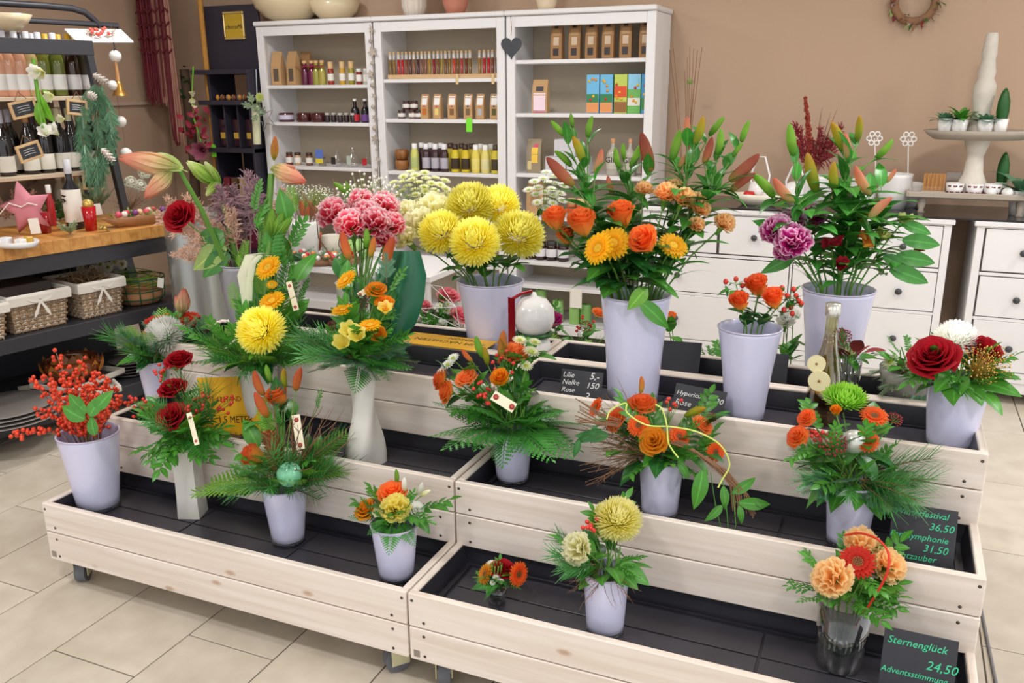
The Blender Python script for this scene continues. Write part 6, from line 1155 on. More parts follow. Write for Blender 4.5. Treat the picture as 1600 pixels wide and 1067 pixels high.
# bouquet name sticks
def stick(label, key, a, b, dd, wpx, spot=True):
    w_ = VS[key]['d']+dd; A, B = ad(*a, w_), ad(*b, w_-.01); Z = (A-B).normalized(); X = Z.cross(fw).normalized()*-1; N = X.cross(Z); L = (A-B).length; hw = wpx/2*w_/F_PX; m_ = M((X, -N, Z)).transposed().to_4x4(); m_.translation = B
    t = bpy.data.objects.new('flower_label', None); COL.objects.link(t); t.matrix_world = M.Translation(B); WM[t.name] = M.Translation(B); tag(t, label, 'label', 'cream flower food labels'); mb = MB(); mb.box((-hw, -.001, 0), (hw, .001, L), 0, .0003); one('card', mb, colm((238, 228, 200), .6), t, m_)
    for k in (.12, .85): mb = MB(); mb.lathe([(.001, 0), (hw*.6, .0001), (hw*.6, .0004), (.001, .0005)], 8); one('printed_flower', mb, colm((170, 60, 50), .6), t, m_@frame((0, .0013, L*k), (0, 1, 0))); mb = MB(); mb.lathe([(.001, 0), (hw*.6, .0001), (hw*.6, .0004), (.001, .0005)], 8); one('printed_flower', mb, colm((170, 60, 50), .6), t, m_@frame((0, -.0013, L*k), (0, -1, 0)))
stick('cream card label stuck in the red rose bouquet', 'sq', (295, 645), (308, 695), -.13, 8)
stick('cream card label upright in the orange lily bouquet', 'lilyo', (462, 648), (470, 702), -.08, 13)
stick('white card label lying on the ferny rose bouquet', 'fern', (770, 617), (804, 638), -.17, 16)
stick('cream card label in the tall yellow amaryllis arrangement', 'yel', (451, 440), (463, 485), -.1, 9)
stick('small cream card label in the yellow gerbera arrangement', 'tw', (583, 447), (560, 462), -.05, 9)
# pine cone, baubles and other pieces tucked into bouquets
def cone(par, A, B, r, mat, n=70):
    mb = MB(); L = (B-A).length; mb.lathe([(.002, 0), (r*.5, L*.1), (r*.6, L*.5), (r*.3, L*.9), (.001, L)], 8)
    for i in range(n):
        t_ = (i+.5)/n; a = i*2.4; rr = r*math.sin(PI*(.12+.8*t_))**.7; d = V((math.cos(a), math.sin(a), .9)); mb.leaf((rr*.55*math.cos(a), rr*.55*math.sin(a), L*t_), d, (-d.x, -d.y, 1), r*.62, r*.55, .5, .1, 2, 'petal')
    return one('pine_cone', mb, mat, par, frame(A, B-A))
d_ = VS['lilyo']['d']-.09; A, B = ad(436, 738, d_), ad(420, 676, d_); t = thing('pine_cone', 'large brown pine cone in the orange lily bouquet', 'cone', A); cone(t, A, B, .03, plain('cone_brown', (156, 92, 50), .7, var=.15), 90)
p = ad(452, 741, VS['lilyo']['d']-.12); lathe_thing('glass_bauble', 'mottled green glass bauble in the orange lily bouquet', 'bauble', p, [(.001, -.036)]+[(.036*math.sin(PI*k/12), -.036*math.cos(PI*k/12)) for k in range(1, 12)]+[(.001, .036)], plain('green_mosaic', (116, 186, 150), .15, var=.35, scale=60, coat=.6), 24)
p = ad(1335, 690, VS['green']['d']-.03); lathe_thing('glass_bauble', 'pale silver bauble in the green chrysanthemum bouquet', 'bauble', p, [(.001, -.03)]+[(.03*math.sin(PI*k/12), -.03*math.cos(PI*k/12)) for k in range(1, 12)]+[(.001, .03)], plain('silver_bauble', (206, 206, 200), .3, .4), 20)
# wrapped green leaf behind the twisted vase
P_a = [(640, 392, 24), (636, 430, 38), (628, 470, 42), (622, 505, 36), (618, 540, 14)]; t = thing('wide_leaf', 'very large dark green leaf standing behind the yellow gerbera arrangement', 'leaf', VS['tw']['top']+V((.0, .03, -.1))); w_ = VS['tw']['d']+.06; mb = MB(); rows = []
for (u, v, hw) in P_a: rows.append([ad(u+hw*s-8, v, w_+.05*s*s-.02*s)-WM[t.name].translation for s in (-1, -.6, -.2, .2, .6, 1)])
mb.grid(rows); mb.grid([[p+V((0, .0015, 0)) for p in r] for r in rows]); one('leaf_blade', mb, G['teal'], t, WM[t.name]); mb = MB(); mb.tube([rows[-1][2], V((0, 0, .06)), V((0, 0, -.1))], .003, 6); one('stalk', mb, G['stem'], t, WM[t.name])
# organza ribbon on the amaryllis arrangement
t = thing('organza_ribbon', 'pale cream organza ribbon tied around the tall yellow arrangement', 'ribbon', VS['yel']['top']+V((0, 0, .01))); M_org = plain('organza', (226, 226, 196), .5, alpha=.75); w_ = VS['yel']['d']-.05
for pts in ([(425, 395, 12), (402, 398, 14), (388, 430, 12), (392, 462, 9), (396, 500, 8), (385, 525, 5), (362, 545, 4)], [(432, 400, 6), (418, 398, 9), (404, 412, 10), (400, 440, 8), (398, 470, 10)]):
    rows = [[ad(u-hw, v, w_)-WM[t.name].translation, ad(u, v, w_-.006)-WM[t.name].translation, ad(u+hw, v, w_)-WM[t.name].translation] for u, v, hw in [(u-10, v, hw*.62) for u, v, hw in pts]]; mb = MB(); mb.grid(rows); one('ribbon_loop', mb, M_org, t, WM[t.name])
# central tall amaryllis of the arrangement
t = thing('cut_amaryllis', 'tall green amaryllis with pale peach buds, upright behind yellow gerberas', 'amaryllis', VS['yel']['b']+V((0, 0, .03)), 0, 'amaryllis stems'); w_ = VS['yel']['d']+.05; a = WM[t.name].translation; o = ad(424, 272, w_)
mb = MB(); P = [a, ad(412, 520, w_), ad(415, 400, w_), o]; mb.tube([p-a for p in P], .011, 10); one('stem', mb, G['stem'], t, M.Translation(a))
for (u, v, tu, tv, k, wd) in ((426, 262, 478, 285, 'amar', 1.3), (424, 265, 462, 262, 'amar', 1.1), (428, 250, 430, 212, 'bo', .9)): A, B = ad(u, v, w_-.01), ad(tu, tv, w_-.03); L = (B-A).length; put('amaryllis_bud', kit('amb'+k, f_abud, pm(k)), t, frame(A, B-A, None, (L*wd, L*wd, L)))
t = thing('cut_amaryllis', 'short amaryllis with light green opening buds above the yellow gerberas', 'amaryllis', VS['yel']['b']+V((.01, 0, .03)), 0, 'amaryllis stems'); a = WM[t.name].translation; w_ = VS['yel']['d']; o = ad(425, 368, w_)
mb = MB(); P = [a, ad(412, 520, w_), ad(418, 400, w_), o]; mb.tube([p-a for p in P], .009, 10); one('stem', mb, G['stem'], t, M.Translation(a))
for (u, v, tu, tv) in ((424, 370, 426, 325), (426, 370, 442, 332), (428, 370, 456, 340), (426, 360, 436, 345)): A, B = ad(u, v, w_-.01), ad(tu, tv, w_-.02); L = (B-A).length; put('amaryllis_bud', kit('ambbg', f_abud, pm('bg')), t, frame(A, B-A, None, (L*1.1, L*1.1, L)))
p = ad(284, 490, VS['whl']['d']+.05); t = thing('cut_amaryllis', 'single closed peach amaryllis bud above the white chrysanthemum bouquet', 'amaryllis', VS['whl']['b']+V((0, 0, .03)), 0, 'amaryllis stems'); a = WM[t.name].translation; mb = MB(); mb.tube([V((0, 0, 0)), VS['whl']['top']-a, p-a], .008, 8); one('stem', mb, G['stem'], t, M.Translation(a))
for (tu, tv, wd) in ((288, 450, 1.5), (274, 462, 1.1), (296, 466, 1.0)): B = ad(tu, tv, VS['whl']['d']+.04); L = (B-p).length; put('amaryllis_bud', kit('ambamar', f_abud, pm('amar')), t, frame(p, B-p, None, (L*wd, L*wd, L)))
# dried sprays around the bucket of amaryllis
for i, (u, v, tu, tv, k, m_) in enumerate([(360, 400, 250, 320, 'plume', 'dry'), (365, 400, 290, 350, 'plume', 'dry'), (370, 400, 340, 345, 'plume', 'dry'), (380, 400, 300, 300, 'plume', 'dry'), (385, 400, 372, 290, 'mauve', 'mauve'), (392, 400, 400, 270, 'mauve', 'mauve'), (398, 400, 345, 280, 'mauve', 'mauve'), (402, 400, 452, 300, 'plume', 'dry'), (395, 400, 430, 330, 'plume', 'dry'), (388, 400, 360, 320, 'plume', 'dry'), (375, 400, 270, 390, 'plume', 'dry'), (390, 400, 380, 330, 'mauve', 'mauve')]):
    w_ = VS['am']['d']+rnd.uniform(-.1, .12); B = ad(tu, tv, w_); a = inv('am'); t = thing('dried_spray', ('pinkish' if k == 'plume' else 'mauve')+' dried spray in the amaryllis bucket, tip at '+['the far left, lowest', 'the left, above the counter end', 'the middle left', 'the upper left', 'the top middle', 'the top right, by the bookcase', 'the top left, behind the green buds', 'the far right', 'the right, behind the upright amaryllis', 'the centre', 'the lower left, over the steel cylinder', 'the right of the centre'][i], 'dried flower', a, 0, 'dried sprays around the amaryllis'); m1 = through('am', a, B); mb = MB(); mb.tube([a-a, m1-a], .002, 4); one('stem', mb, G['brown'], t, M.Translation(a)); fol(k, t, m1, B-m1, (B-m1).length, -fw, mat=m_); fol(k, t, m1.lerp(B, .35), (B-m1)+rv(.12), (B-m1).length*.6, -fw, mat=m_)
t = thing('leafy_twig', 'broad green leaves hanging left over the amaryllis bucket', 'leaves', inv('am'), 0)
for (u, v, tu, tv, c) in ((352, 385, 300, 418, 'pale'), (350, 372, 310, 395, 'leaf'), (355, 395, 315, 430, 'leaf'), (345, 375, 322, 372, 'dark'), (360, 400, 318, 405, 'dark'), (350, 365, 305, 372, 'leaf')): A, B = ad(u, v, VS['am']['d']-.06), ad(tu, tv, VS['am']['d']-.08); fol('broad', t, A, B-A, (B-A).length*1.1, -fw, mat=c)
mb = MB(); mb.tube([V((0, 0, 0)), VS['am']['top']-WM[t.name].translation, ad(352, 385, VS['am']['d']-.06)-WM[t.name].translation], .003, 5); one('stem', mb, G['stem'], t, WM[t.name])
t = thing('cut_flower', 'dark red peony like bloom over the counter corner', 'flower', inv('am')); p = ad(279, 337, VS['am']['d']-.1); bloom('rose:red', t, p, -fw+V((-.3, 0, .3)), .05); a = WM[t.name].translation; mb = MB(); mb.tube([V((0, 0, 0)), VS['am']['top']-a+V((-.03, 0, 0)), p-a], .003, 5); one('stem', mb, G['stem'], t, WM[t.name])

# ------------------------------------------------------------------ behind the carts: plants standing in the lower rear trays
F1r, F0r = ZT[1]-.058, ZT[0]-.058
def rear_pot(key, label, u, y, zf, r, h, mat, group=None, name='pot'):
    x = xat(u, y, zf); b = V((x, y, zf)); t = lathe_thing(name, label, 'pot', b, [(.001, 0), (r*.75, 0), (r, h*.9), (r, h), (r*.92, h), (r*.7, .02), (.001, .02)], mat, 22, group); VS[key] = dict(b=b, h=h, rb=r*.6, rt=r*.85, top=b+V((0, 0, h)), d=dep(b+V((0, 0, h)))); return t
YR1 = 2.96
rear_pot('p1', 'low white bowl of pink roses behind the rear left tray', 676, YR1, F1r, .09, .1, M_cer2)
bouquet('p1', 'pink_rose_arrangement', 'low arrangement of pink roses and white daisies behind the rear left tray', [('rose:pink', 700, 462, 17, .05), ('rose:pink', 660, 478, 13, 0), ('rose:pink', 722, 492, 16, 0)]+[('daisy:white', u, v, 8, 0) for u, v in ((676, 484), (688, 478), (698, 486), (706, 498), (694, 500), (682, 492), (672, 494), (700, 476))]+[('carn:white', 668, 505, 9, -.03), ('carn:white', 690, 506, 9, -.03), ('carn:white', 716, 508, 9, -.02), ('carn:white', 652, 502, 8, -.02)], [('ruscus', 9, .12, (-.1, .8), .03), ('broad', 9, .08, (-.2, .6), .03), ('fir', 4, .12, (.2, .9), .02)])
t = thing('wire_prism', 'white wire geometric frame standing over the pink rose arrangement', 'ornament', VS['p1']['top']); w_ = VS['p1']['d']-.03; pr_ = [ad(672, 445, w_), ad(655, 482, w_-.03), ad(712, 480, w_-.04), ad(718, 512, w_-.02), ad(690, 448, w_+.08)]
for a, b in ((0, 1), (0, 2), (1, 2), (0, 4), (2, 4), (2, 3), (1, 3)): mb = MB(); mb.tube([pr_[a]-pr_[a], pr_[b]-pr_[a]], .0018, 5); one('wire', mb, M_cer2, t, M.Translation(pr_[a]))
rear_pot('p2', 'green planter of the magenta rose arrangement, behind the central carts', 890, YR1, F1r, .08, .08, G['dark'])
bouquet('p2', 'magenta_rose_arrangement', 'green arrangement with one magenta rose and orange berries behind the carts', [('rose:magenta', 862, 499, 15, -.02), ('skim:x', 915, 510, 10, -.05), ('berry', 915, 505, 12, -.04, None, 8), ('rose:peach', 935, 488, 9, 0)], [('thuja', 7, .17, (.1, 1), .04), ('fern', 8, .16, (-.3, .3), .05), ('broad', 12, .09, (-.1, .8), .05), ('pine', 6, .14, (.3, 1.2), .03)])
rear_pot('p3', 'brown pot of a dried twig bundle behind the blank board', 1058, YR1, F1r, .07, .08, plain('brown_pot', (150, 116, 90), .8))
bouquet('p3', 'dried_bundle', 'light brown dried bundle topped by one orange rose', [('rosebud:peach', 1044, 500, 12, -.02), ('rose:orange', 1048, 492, 8, 0)], [('plume', 12, .12, (.0, .9), .02), ('broad', 5, .06, (-.1, .5), .04, (-1, 1), 'grey')])
rear_pot('p4', 'dark pot of leafy greens between the two right vases', 1130, YR1, F1r, .07, .1, G['dark'])
bouquet('p4', 'leafy_arrangement', 'leafy green arrangement left behind the half height vase', [], [('myrtle', 12, .17, (.1, 1.1), .05), ('broad', 10, .08, (-.1, .6), .05), ('ruscus', 6, .14, (.2, .9), .03)])
rear_pot('p5', 'square dark pot of greens and a white bloom, right of the half height vase', 1228, YR1, F1r, .08, .12, M_slate)
bouquet('p5', 'white_bloom_arrangement', 'green arrangement with a white bloom beside the rear right vase', [('carn:white', 1228, 502, 14, 0), ('carn:white', 1240, 492, 10, .02)], [('myrtle', 14, .14, (-.1, 1.), .04), ('fir', 6, .12, (-.2, .5), .03), ('broad', 7, .07, (-.1, .5), .04)])
# white two lobed ceramic ornament with red ribbon
b = az(835, 540, F2); b.y = 2.72; b.x = xat(834, 2.72, F2); t = thing('ceramic_ornament', 'glossy white two ball ceramic ornament with dark green scarf and red glitter ribbon', 'ornament', b); W_ = WM[t.name]
mb = MB(); mb.lathe([(.001, 0), (.035, 0), (.058, .03), (.062, .06), (.05, .095), (.035, .105)], 28); one('lower_ball', mb, M_cer2, t, W_)
mb = MB(); mb.lathe([(.035, .104), (.06, .12), (.074, .155), (.07, .195), (.045, .228), (.012, .24), (.008, .252), (.001, .253)], 28); one('upper_ball', mb, M_cer2, t, W_)
mb = MB(); mb.lathe([(.05, .094), (.066, .1), (.068, .108), (.056, .113)], 28); one('scarf', mb, G['dark'], t, W_)
mb = MB(); mb.grid([[(-.075+.03*k-.0, -.05-.01*k, z) for k in (0, 1)] for z in (.24, .2, .15, .1, .05, .004)]); mb.tube([(-.058, -.053, .235), (-.035, -.03, .25), (-.005, -.005, .256)], .006, 6); one('glitter_ribbon', mb, plain('red_glitter', (166, 16, 36), .3, .3, var=.4, scale=300), t, W_)
# grey stone bowl with trailing succulents
b = az(1420, 618, F2); b.y = 2.72; b.x = xat(1422, 2.72, F2); t = lathe_thing('stone_bowl', 'grey stone bowl planted with trailing greens, rear right tray', 'bowl', b, [(.001, 0), (.04, 0), (.075, .04), (.095, .1), (.098, .125), (.09, .125), (.07, .05), (.001, .02)], plain('grey_stoneware', (150, 148, 142), .7, var=.08), 28); VS['sb'] = dict(b=V(b), h=.12, rb=.03, rt=.08, top=V(b)+V((0, 0, .12)), d=dep(V(b)+V((0, 0, .12))))
bouquet('sb', 'succulent_planting', 'planting of trailing greenery and a pale rosette in grey stone bowl', [('daisy:cream', 1392, 566, 14, 0, (-.5, -.5, .6)), ('skim:x', 1412, 575, 10, -.02)], [('fir', 6, .11, (-.9, -.3), .0, (2.6, 4.6), 'grey'), ('fir', 5, .14, (-1.3, -.9), .0, (4.6, 6.1), 'fir'), ('myrtle', 9, .09, (.0, .9), .04), ('broad', 8, .06, (0, .9), .04)])
# glass with purple sedum behind the apple bottle
tx = xat(1322, 2.74, F2); b = V((tx, 2.74, F2)); t = thing('glass_vase', 'ribbed glass holding dark purple sedum behind the apple bottle', 'vase', b, 0, 'clear glass vases'); mb = MB(); mb.lathe([(.001, 0), (.03, 0), (.034, .01), (.036, .12), (.033, .12), (.03, .01), (.001, .008)], 24); one('glass_wall', mb, M_clear, t, WM[t.name]); VS['sed'] = dict(b=b, h=.12, rb=.02, rt=.03, top=b+V((0, 0, .12)), d=dep(b+V((0, 0, .12))))
bouquet('sed', 'sedum_posy', 'posy of dark purple sedum with leafy stems behind apple bottle', [('skim:x', 1316, 525, 14, 0), ('trump:cream', 1328, 552, 10, -.02)], [('broad', 7, .07, (.3, 1.1), .05, (0, A2), 'skin'), ('broad', 4, .06, (0, .5), .02)])
# ribbed steel cylinder
b = az(330, 640, 0); 
p = ad(312, 470, 4.3); lathe_thing('steel_cylinder', 'tall ribbed silver cylinder vase behind the counter end', 'vase', (p.x, p.y, 0), [(.001, 0), (.115, 0)]+[(.118+.0035*(k % 2)-.0+.03*(k/60)**1.0*.2, .01+.0163*k) for k in range(61)]+[(.12, .995), (.11, .99), (.1, .03), (.001, .03)], plain('galvanised_silver', (176, 180, 178), .3, .75), 32)

# ------------------------------------------------------------------ the black shop counter with wooden top, at the left
UA = V((-3.485, 2.53, 0)); URZ = math.radians(78.2); UM = M.Translation(UA)@M.Rotation(URZ, 4, 'Z'); UI = UM.inverted()
M_ink = plain('black_steel_paint', (52, 52, 58), .45, var=.04); M_oak = wood('oiled_oak', (212, 156, 84), (184, 122, 56), 1, .6, .35, knots=False)
cnt = thing('shop_counter', 'black shop counter with a thick staved wooden top, left edge', 'counter', UA, URZ)
def ub(n, lo, hi, m=M_ink, bev=.002, par=None): return bx(n, lo, hi, m, par or cnt, bev)
x = -.9
while x < .86:
    w_ = rnd.choice((.045, .06, .075, .05)); w_ = min(w_, .872-x); ub('stave', (x, 0, .842), (x+w_-.0006, .62, .9), M_oak, .0006); x += w_
ub('frame_rail', (-.9, .015, .762), (.86, .05, .8415)); ub('frame_rail', (-.9, .57, .762), (.86, .6, .8415)); ub('end_rail', (.825, .0505, .762), (.86, .5695, .8415))
ub('shelf_board', (-.9, .0, .435), (.93, .6, .5)); ub('shelf_board', (-.9, -.02, .075), (.97, .62, .145)); ub('back_panel', (-.9, .601, .146), (.8, .61, .761))
for y0 in (.0, .555):
    mb = MB(); P = [[(a, b, z) for a, b in ((x_, y0), (x_+.05, y0), (x_+.05, y0+.045), (x_, y0+.045))] for x_, z in ((.86, .8), (.99, 0))]; mb.grid(P, True, smooth=False); mb.poly(list(reversed(P[0]))); mb.poly(P[1]); one('leg', mb, M_ink, cnt, UM)
    ub('leg', (-.88, y0+.62 if 0 else y0, 0), (-.835, y0+.045, .074))
def ul(u, v, z): return UI@az(u, v, z)          # counter coordinates of a point on level z
def up_(x, y, z): return UM@V((x, y, z))
# upper rack on the counter
rk = thing('wine_rack', 'black steel rack with pale wooden shelves of wine bottles on the counter', 'rack', UM@V((0, 0, .9005)), URZ); RM = WM[rk.name]
def rb_(n, lo, hi, m=M_ink, bev=.002): return bx(n, (lo[0], lo[1], lo[2]-.9005), (hi[0], hi[1], hi[2]-.9005), m, rk, bev)
ry = .45
rb_('top_beam', (-.9, ry-.02, 1.715), (.80, ry+.02, 1.785)); rb_('side_beam', (.765, ry+.0205, 1.74), (.795, ry+.3295, 1.78))
for y_, x_ in ((ry-.018, .80), (ry+.325, .80)):
    mb = MB(); P = [[(a, b, z-.9005) for a, b in ((q, y_), (q+.035, y_), (q+.035, y_+.035), (q, y_+.035))] for q, z in ((x_-.04, 1.715), (x_+.05, .9015))]; mb.grid(P, True, smooth=False); mb.poly(list(reversed(P[0]))); mb.poly(P[1]); one('post', mb, M_ink, rk, RM)
hoop_at = None
M_shelfw = plain('pale_shelf_wood', (206, 186, 160), .6, var=.05); M_rackback = plain('rack_back_board', (142, 120, 100), .8)
for z in (1.52, 1.15): rb_('rack_shelf', (-.9, ry+.02, z-.02), (.755, ry+.325, z), M_shelfw)
rb_('rack_back', (-.9, ry+.3265, .93), (.74, ry+.332, 1.5), M_rackback)
def rp(u, v, dy, z):   # point of the rack: on plane y=ry+dy of the counter frame, at height z, in picture column u
    n_ = UM.to_3x3()@V((0, 1, 0)); o = UM@V((0, ry+dy, 0)); k = (u-800)/F_PX; a = rt-fw*k; e = UM.to_3x3()@V((1, 0, 0)); s = -(a.dot(o-CP)+a.z*z)/a.dot(e); q = o+e*s; return V((q.x, q.y, z))
rose_ = (206, 150, 120); wh_ = (150, 140, 60); dk = (34, 30, 30)
for i, (u, dy, c, cp) in enumerate([(3, .1, rose_, (196, 196, 206)), (12, .2, rose_, (196, 196, 206)), (18, .1, rose_, (196, 196, 206)), (28, .2, rose_, (206, 206, 210)), (36, .1, rose_, (206, 206, 210)), (44, .2, rose_, (60, 60, 66)), (54, .1, (190, 160, 110), (206, 206, 210)), (62, .2, wh_, (206, 206, 214)), (72, .1, (104, 110, 40), (206, 206, 214)), (83, .2, wh_, (214, 170, 50)), (95, .1, (96, 104, 40), (206, 206, 214)), (103, .2, wh_, (220, 174, 50)), (118, .12, (54, 34, 20), (220, 174, 50)), (130, .2, (60, 44, 26), (220, 174, 50)), (140, .14, (70, 60, 40), (80, 60, 40))]):
    bottle('wine_bottle', ('rose' if c == rose_ else 'white' if i < 12 else 'dark')+' wine bottle on the upper rack shelf, '+ordn(i)+' from the left', 'bottle', rp(u, 0, dy, 1.5205), .3, .037, c, cp, (226, 224, 222), 'wine bottles on the upper shelf', neck=.3, nr=.36, capk=.26, labz=(.1, .34))
for i, (u, dy, cp) in enumerate([(14, .1, (176, 176, 190)), (26, .2, (176, 176, 190)), (52, .1, (140, 96, 50)), (62, .2, (60, 40, 40)), (76, .1, (206, 200, 160)), (92, .2, (206, 200, 160)), (101, .1, (206, 200, 160)), (118, .1, (206, 200, 160)), (132, .2, (206, 200, 160)), (150, .12, (40, 36, 40)), (165, .15, (40, 36, 40))]):
    bottle('wine_bottle', 'dark wine bottle on the lower rack shelf, '+ordn(i)+' from the left', 'bottle', rp(u, 0, dy, 1.1505), .31, .037, dk, cp, (222, 218, 204), 'wine bottles on the lower shelf', neck=.32, nr=.36, capk=.2, labz=(.06, .3))
# hanging things on the rack
def hang(u, v, dy=-.05):
    o = UM@V((0, ry+dy, 0)); n_ = UM.to_3x3()@V((0, 1, 0)); d = ray(u, v); return CP+d*((o-CP).dot(n_)/d.dot(n_))
A, B = UI@hang(20, 29.5, .345), UI@hang(184, 41, .345); A.z = B.z = (A.z+B.z)/2
mb = MB(); mb.tube([UM@V((-.9, A.y, A.z))-WM[rk.name].translation, UM@B-WM[rk.name].translation, UM@(B+V((0, 0, -.03)))-WM[rk.name].translation], .014, 8); one('rear_beam', mb, M_ink, rk, M.Translation(WM[rk.name].translation))
P = [UI@hang(u, v, .345) for u, v in ((20, 6), (70, 9), (112, 13), (132, 19), (146, 30), (156, 41))]; mb = MB(); mb.tube([UM@q-WM[rk.name].translation for q in [V((-.9, P[0].y, P[0].z))]+P], .017, 10); one('hoop', mb, M_ink, rk, M.Translation(WM[rk.name].translation))
def string(par, a, b, r=.0015, mat=None): mb = MB(); mb.tube([V((0, 0, 0)), V(b)-V(a)], r, 4); return one('string', mb, mat or G['brown'], par, M.Translation(V(a)))
t = thing('winter_sign', 'weathered white carved board with red berries, on the rack top', 'sign', hang(148, 72)); A, B, C_ = hang(101, 45, .1), hang(190, 46, .1), hang(106, 66, .0); X = (B-A).normalized(); Z = (A-C_).normalized(); N = X.cross(Z).normalized(); Z = N.cross(X); m_ = M((X, Z, N)).transposed().to_4x4(); m_.translation = (A+B)/2-Z*.055; L = (B-A).length/2
mb = MB(); mb.box((-L, -.06, -.01), (L, .06, 0), 0, .003); one('board', mb, plain('white_wash', (222, 218, 214), .8, var=.08), t, m_)
for i in range(12): mb = MB(); mb.tube([rv(.01)+V((-.08+.014*i, 0, .008)), V((-.06+.014*i, rnd.uniform(-.05, .05), .02))], .004, 5); one('twig', mb, M_drift, t, m_)
for i in range(14): one_k('wb', 'berry', lambda m: m.ball((0, 0, 0), .009, 8, 5), plain('coral_berry', (230, 90, 80), .4), t, m_@M.Translation((rnd.uniform(-.05, .04), rnd.uniform(-.03, .03), .022)))
for i, (u, v, l) in enumerate([(180, 88, 'highest, behind the hook'), (176, 134, 'second, beside the bell'), (188, 190, 'third, large'), (197, 240, 'lowest, over the amaryllis bud')]):
    p = hang(u, v); r = .03 if i != 1 else .026; t = thing('hanging_bauble', 'frosted white bauble on the rack post, '+l, 'bauble', p, 0, 'hanging white baubles'); mb = MB(); mb.ball((0, 0, 0), r, 18, 12); one('ball', mb, plain('frosted_white', (222, 216, 210), .6), t, WM[t.name]); string(t, p+V((0, 0, r)), p+V((0, 0, r+.12)), .001)
p = hang(186, 140, -.06); t = thing('brass_bell', 'brass hand bell with a wooden handle hanging from the rack', 'bell', p); mb = MB(); mb.lathe([(.04, -.03), (.034, -.02), (.024, 0), (.02, .03), (.012, .042), (.001, .044)], 20); one('bell_cup', mb, plain('brass', (206, 156, 84), .3, .9), t, WM[t.name]); mb = MB(); mb.tube([(0, 0, .044), (0, 0, .18)], [.01, .006], 10); one('handle', mb, wood('handle_wood', (206, 156, 100), (176, 120, 70), 2, knots=False), t, WM[t.name]); mb = MB(); mb.tube([(0, 0, .18), (.005, 0, .23), (.012, 0, .2), (0, 0, .19)], .0018, 5); one('hook', mb, M_ink, t, WM[t.name])
t = thing('fir_garland', 'hanging blue green fir garland with snowy cones on the rack', 'garland', hang(155, 120, -.08))
for i in range(34):
    k = i/33; u = 150+22*math.sin(i*2.1)*(.4+.8*math.sin(PI*min(1, k*1.2))) - 2; v = 125+140*k; p = hang(u, v, -.08+rnd.uniform(-.03, .03)); fol('pine' if i % 2 else 'fir', t, p, V((rnd.uniform(-.25, .25), rnd.uniform(-.2, .2), -1)), .13, -fw, mat='fir')
mb = MB(); mb.tube([V((0, 0, 0)), hang(152, 250, -.07)-WM[t.name].translation], .004, 5); one('branch', mb, G['brown'], t, WM[t.name])
for (u, v, tu, tv, l) in ((145, 116, 168, 130, 'upper'), (136, 145, 148, 152, 'middle'), (158, 232, 176, 250, 'lower')): A, B = hang(u, v, -.12), hang(tu, tv, -.12); c_ = thing('snowy_cone', 'white tipped cone hanging with the fir garland, '+l+' one', 'cone', A, 0, 'snowy cones'); cone(c_, A, B, .022, plain('snowy_cone_scale', (196, 186, 176), .8, var=.3, scale=60), 40)
t = thing('hanging_amaryllis', 'cut amaryllis hung upside down with cream blooms before the wine', 'flower', hang(52, 95, -.1)); P = [hang(52, 92, -.1), hang(58, 140, -.11), hang(66, 200, -.12)]; mb = MB(); mb.tube([q-P[0] for q in P], .009, 8); one('stem', mb, G['bright'], t, M.Translation(P[0]))
for (u, v, s) in ((58, 112, .035), (66, 114, .03), (80, 150, .028), (72, 208, .036), (86, 206, .036), (98, 186, .022)): bloom('trump:white' if s > .03 else 'trump:cream', t, hang(u, v, -.13), -fw+rv(.5), s*1.1)
for (u, v, tu, tv) in ((64, 150, 78, 205), (60, 160, 62, 215), (66, 140, 88, 155)): A, B = hang(u, v, -.12), hang(tu, tv, -.13); fol('long', t, A, B-A, (B-A).length, -fw, mat='bright')
def frame_board(u, v, w_, h_, l, rz=0, dy=-.08, txt=None):
    p = hang(u, v, dy); t = thing('framed_chalkboard', l, 'sign', p, 0, 'small framed chalkboards'); m_ = M.Translation(p)@UM.to_3x3().to_4x4()@M.Rotation(rz, 4, 'Y')
    mb = MB(); mb.box((-w_/2, -.002, -h_/2), (w_/2, .002, h_/2)); one('slate_panel', mb, M_slate, t, m_); e = .012
    for lo, hi in (((-w_/2-e, -.006, h_/2), (w_/2+e, .006, h_/2+e)), ((-w_/2-e, -.006, -h_/2-e), (w_/2+e, .006, -h_/2)), ((-w_/2-e, -.006, -h_/2), (-w_/2, .006, h_/2)), ((w_/2, -.006, -h_/2), (w_/2+e, .006, h_/2))): mb = MB(); mb.box(lo, hi, 0, .001); one('frame_bar', mb, plain('light_frame_wood', (206, 172, 126), .6, var=.06), t, m_)
    for k in range(3): mb = MB(); mb.tube([(-w_*.3, -.0035, h_*.2-k*h_*.2), (0, -.0035, h_*.24-k*h_*.2), (w_*.28, -.0035, h_*.2-k*h_*.2)], .0012, 4); one('chalk_line', mb, M_chalk, t, m_)
    string(t, p+m_.to_3x3()@V((-w_*.3, 0, h_/2+.012)), p+m_.to_3x3()@V((0, 0, h_/2+.05))); string(t, p+m_.to_3x3()@V((w_*.3, 0, h_/2+.012)), p+m_.to_3x3()@V((0, 0, h_/2+.05)))
frame_board(37, 170, .1, .055, 'framed chalkboard hanging left over the lower wine row', -.2); frame_board(120, 168, .08, .05, 'framed chalkboard hanging half behind the fir garland', .12); frame_board(46, 237, .09, .055, 'framed chalkboard tilted in front of the wine labels', -.25, -.12); frame_board(145, 285, .08, .05, 'framed chalkboard standing behind the tall wine bottle', .1, -.03)
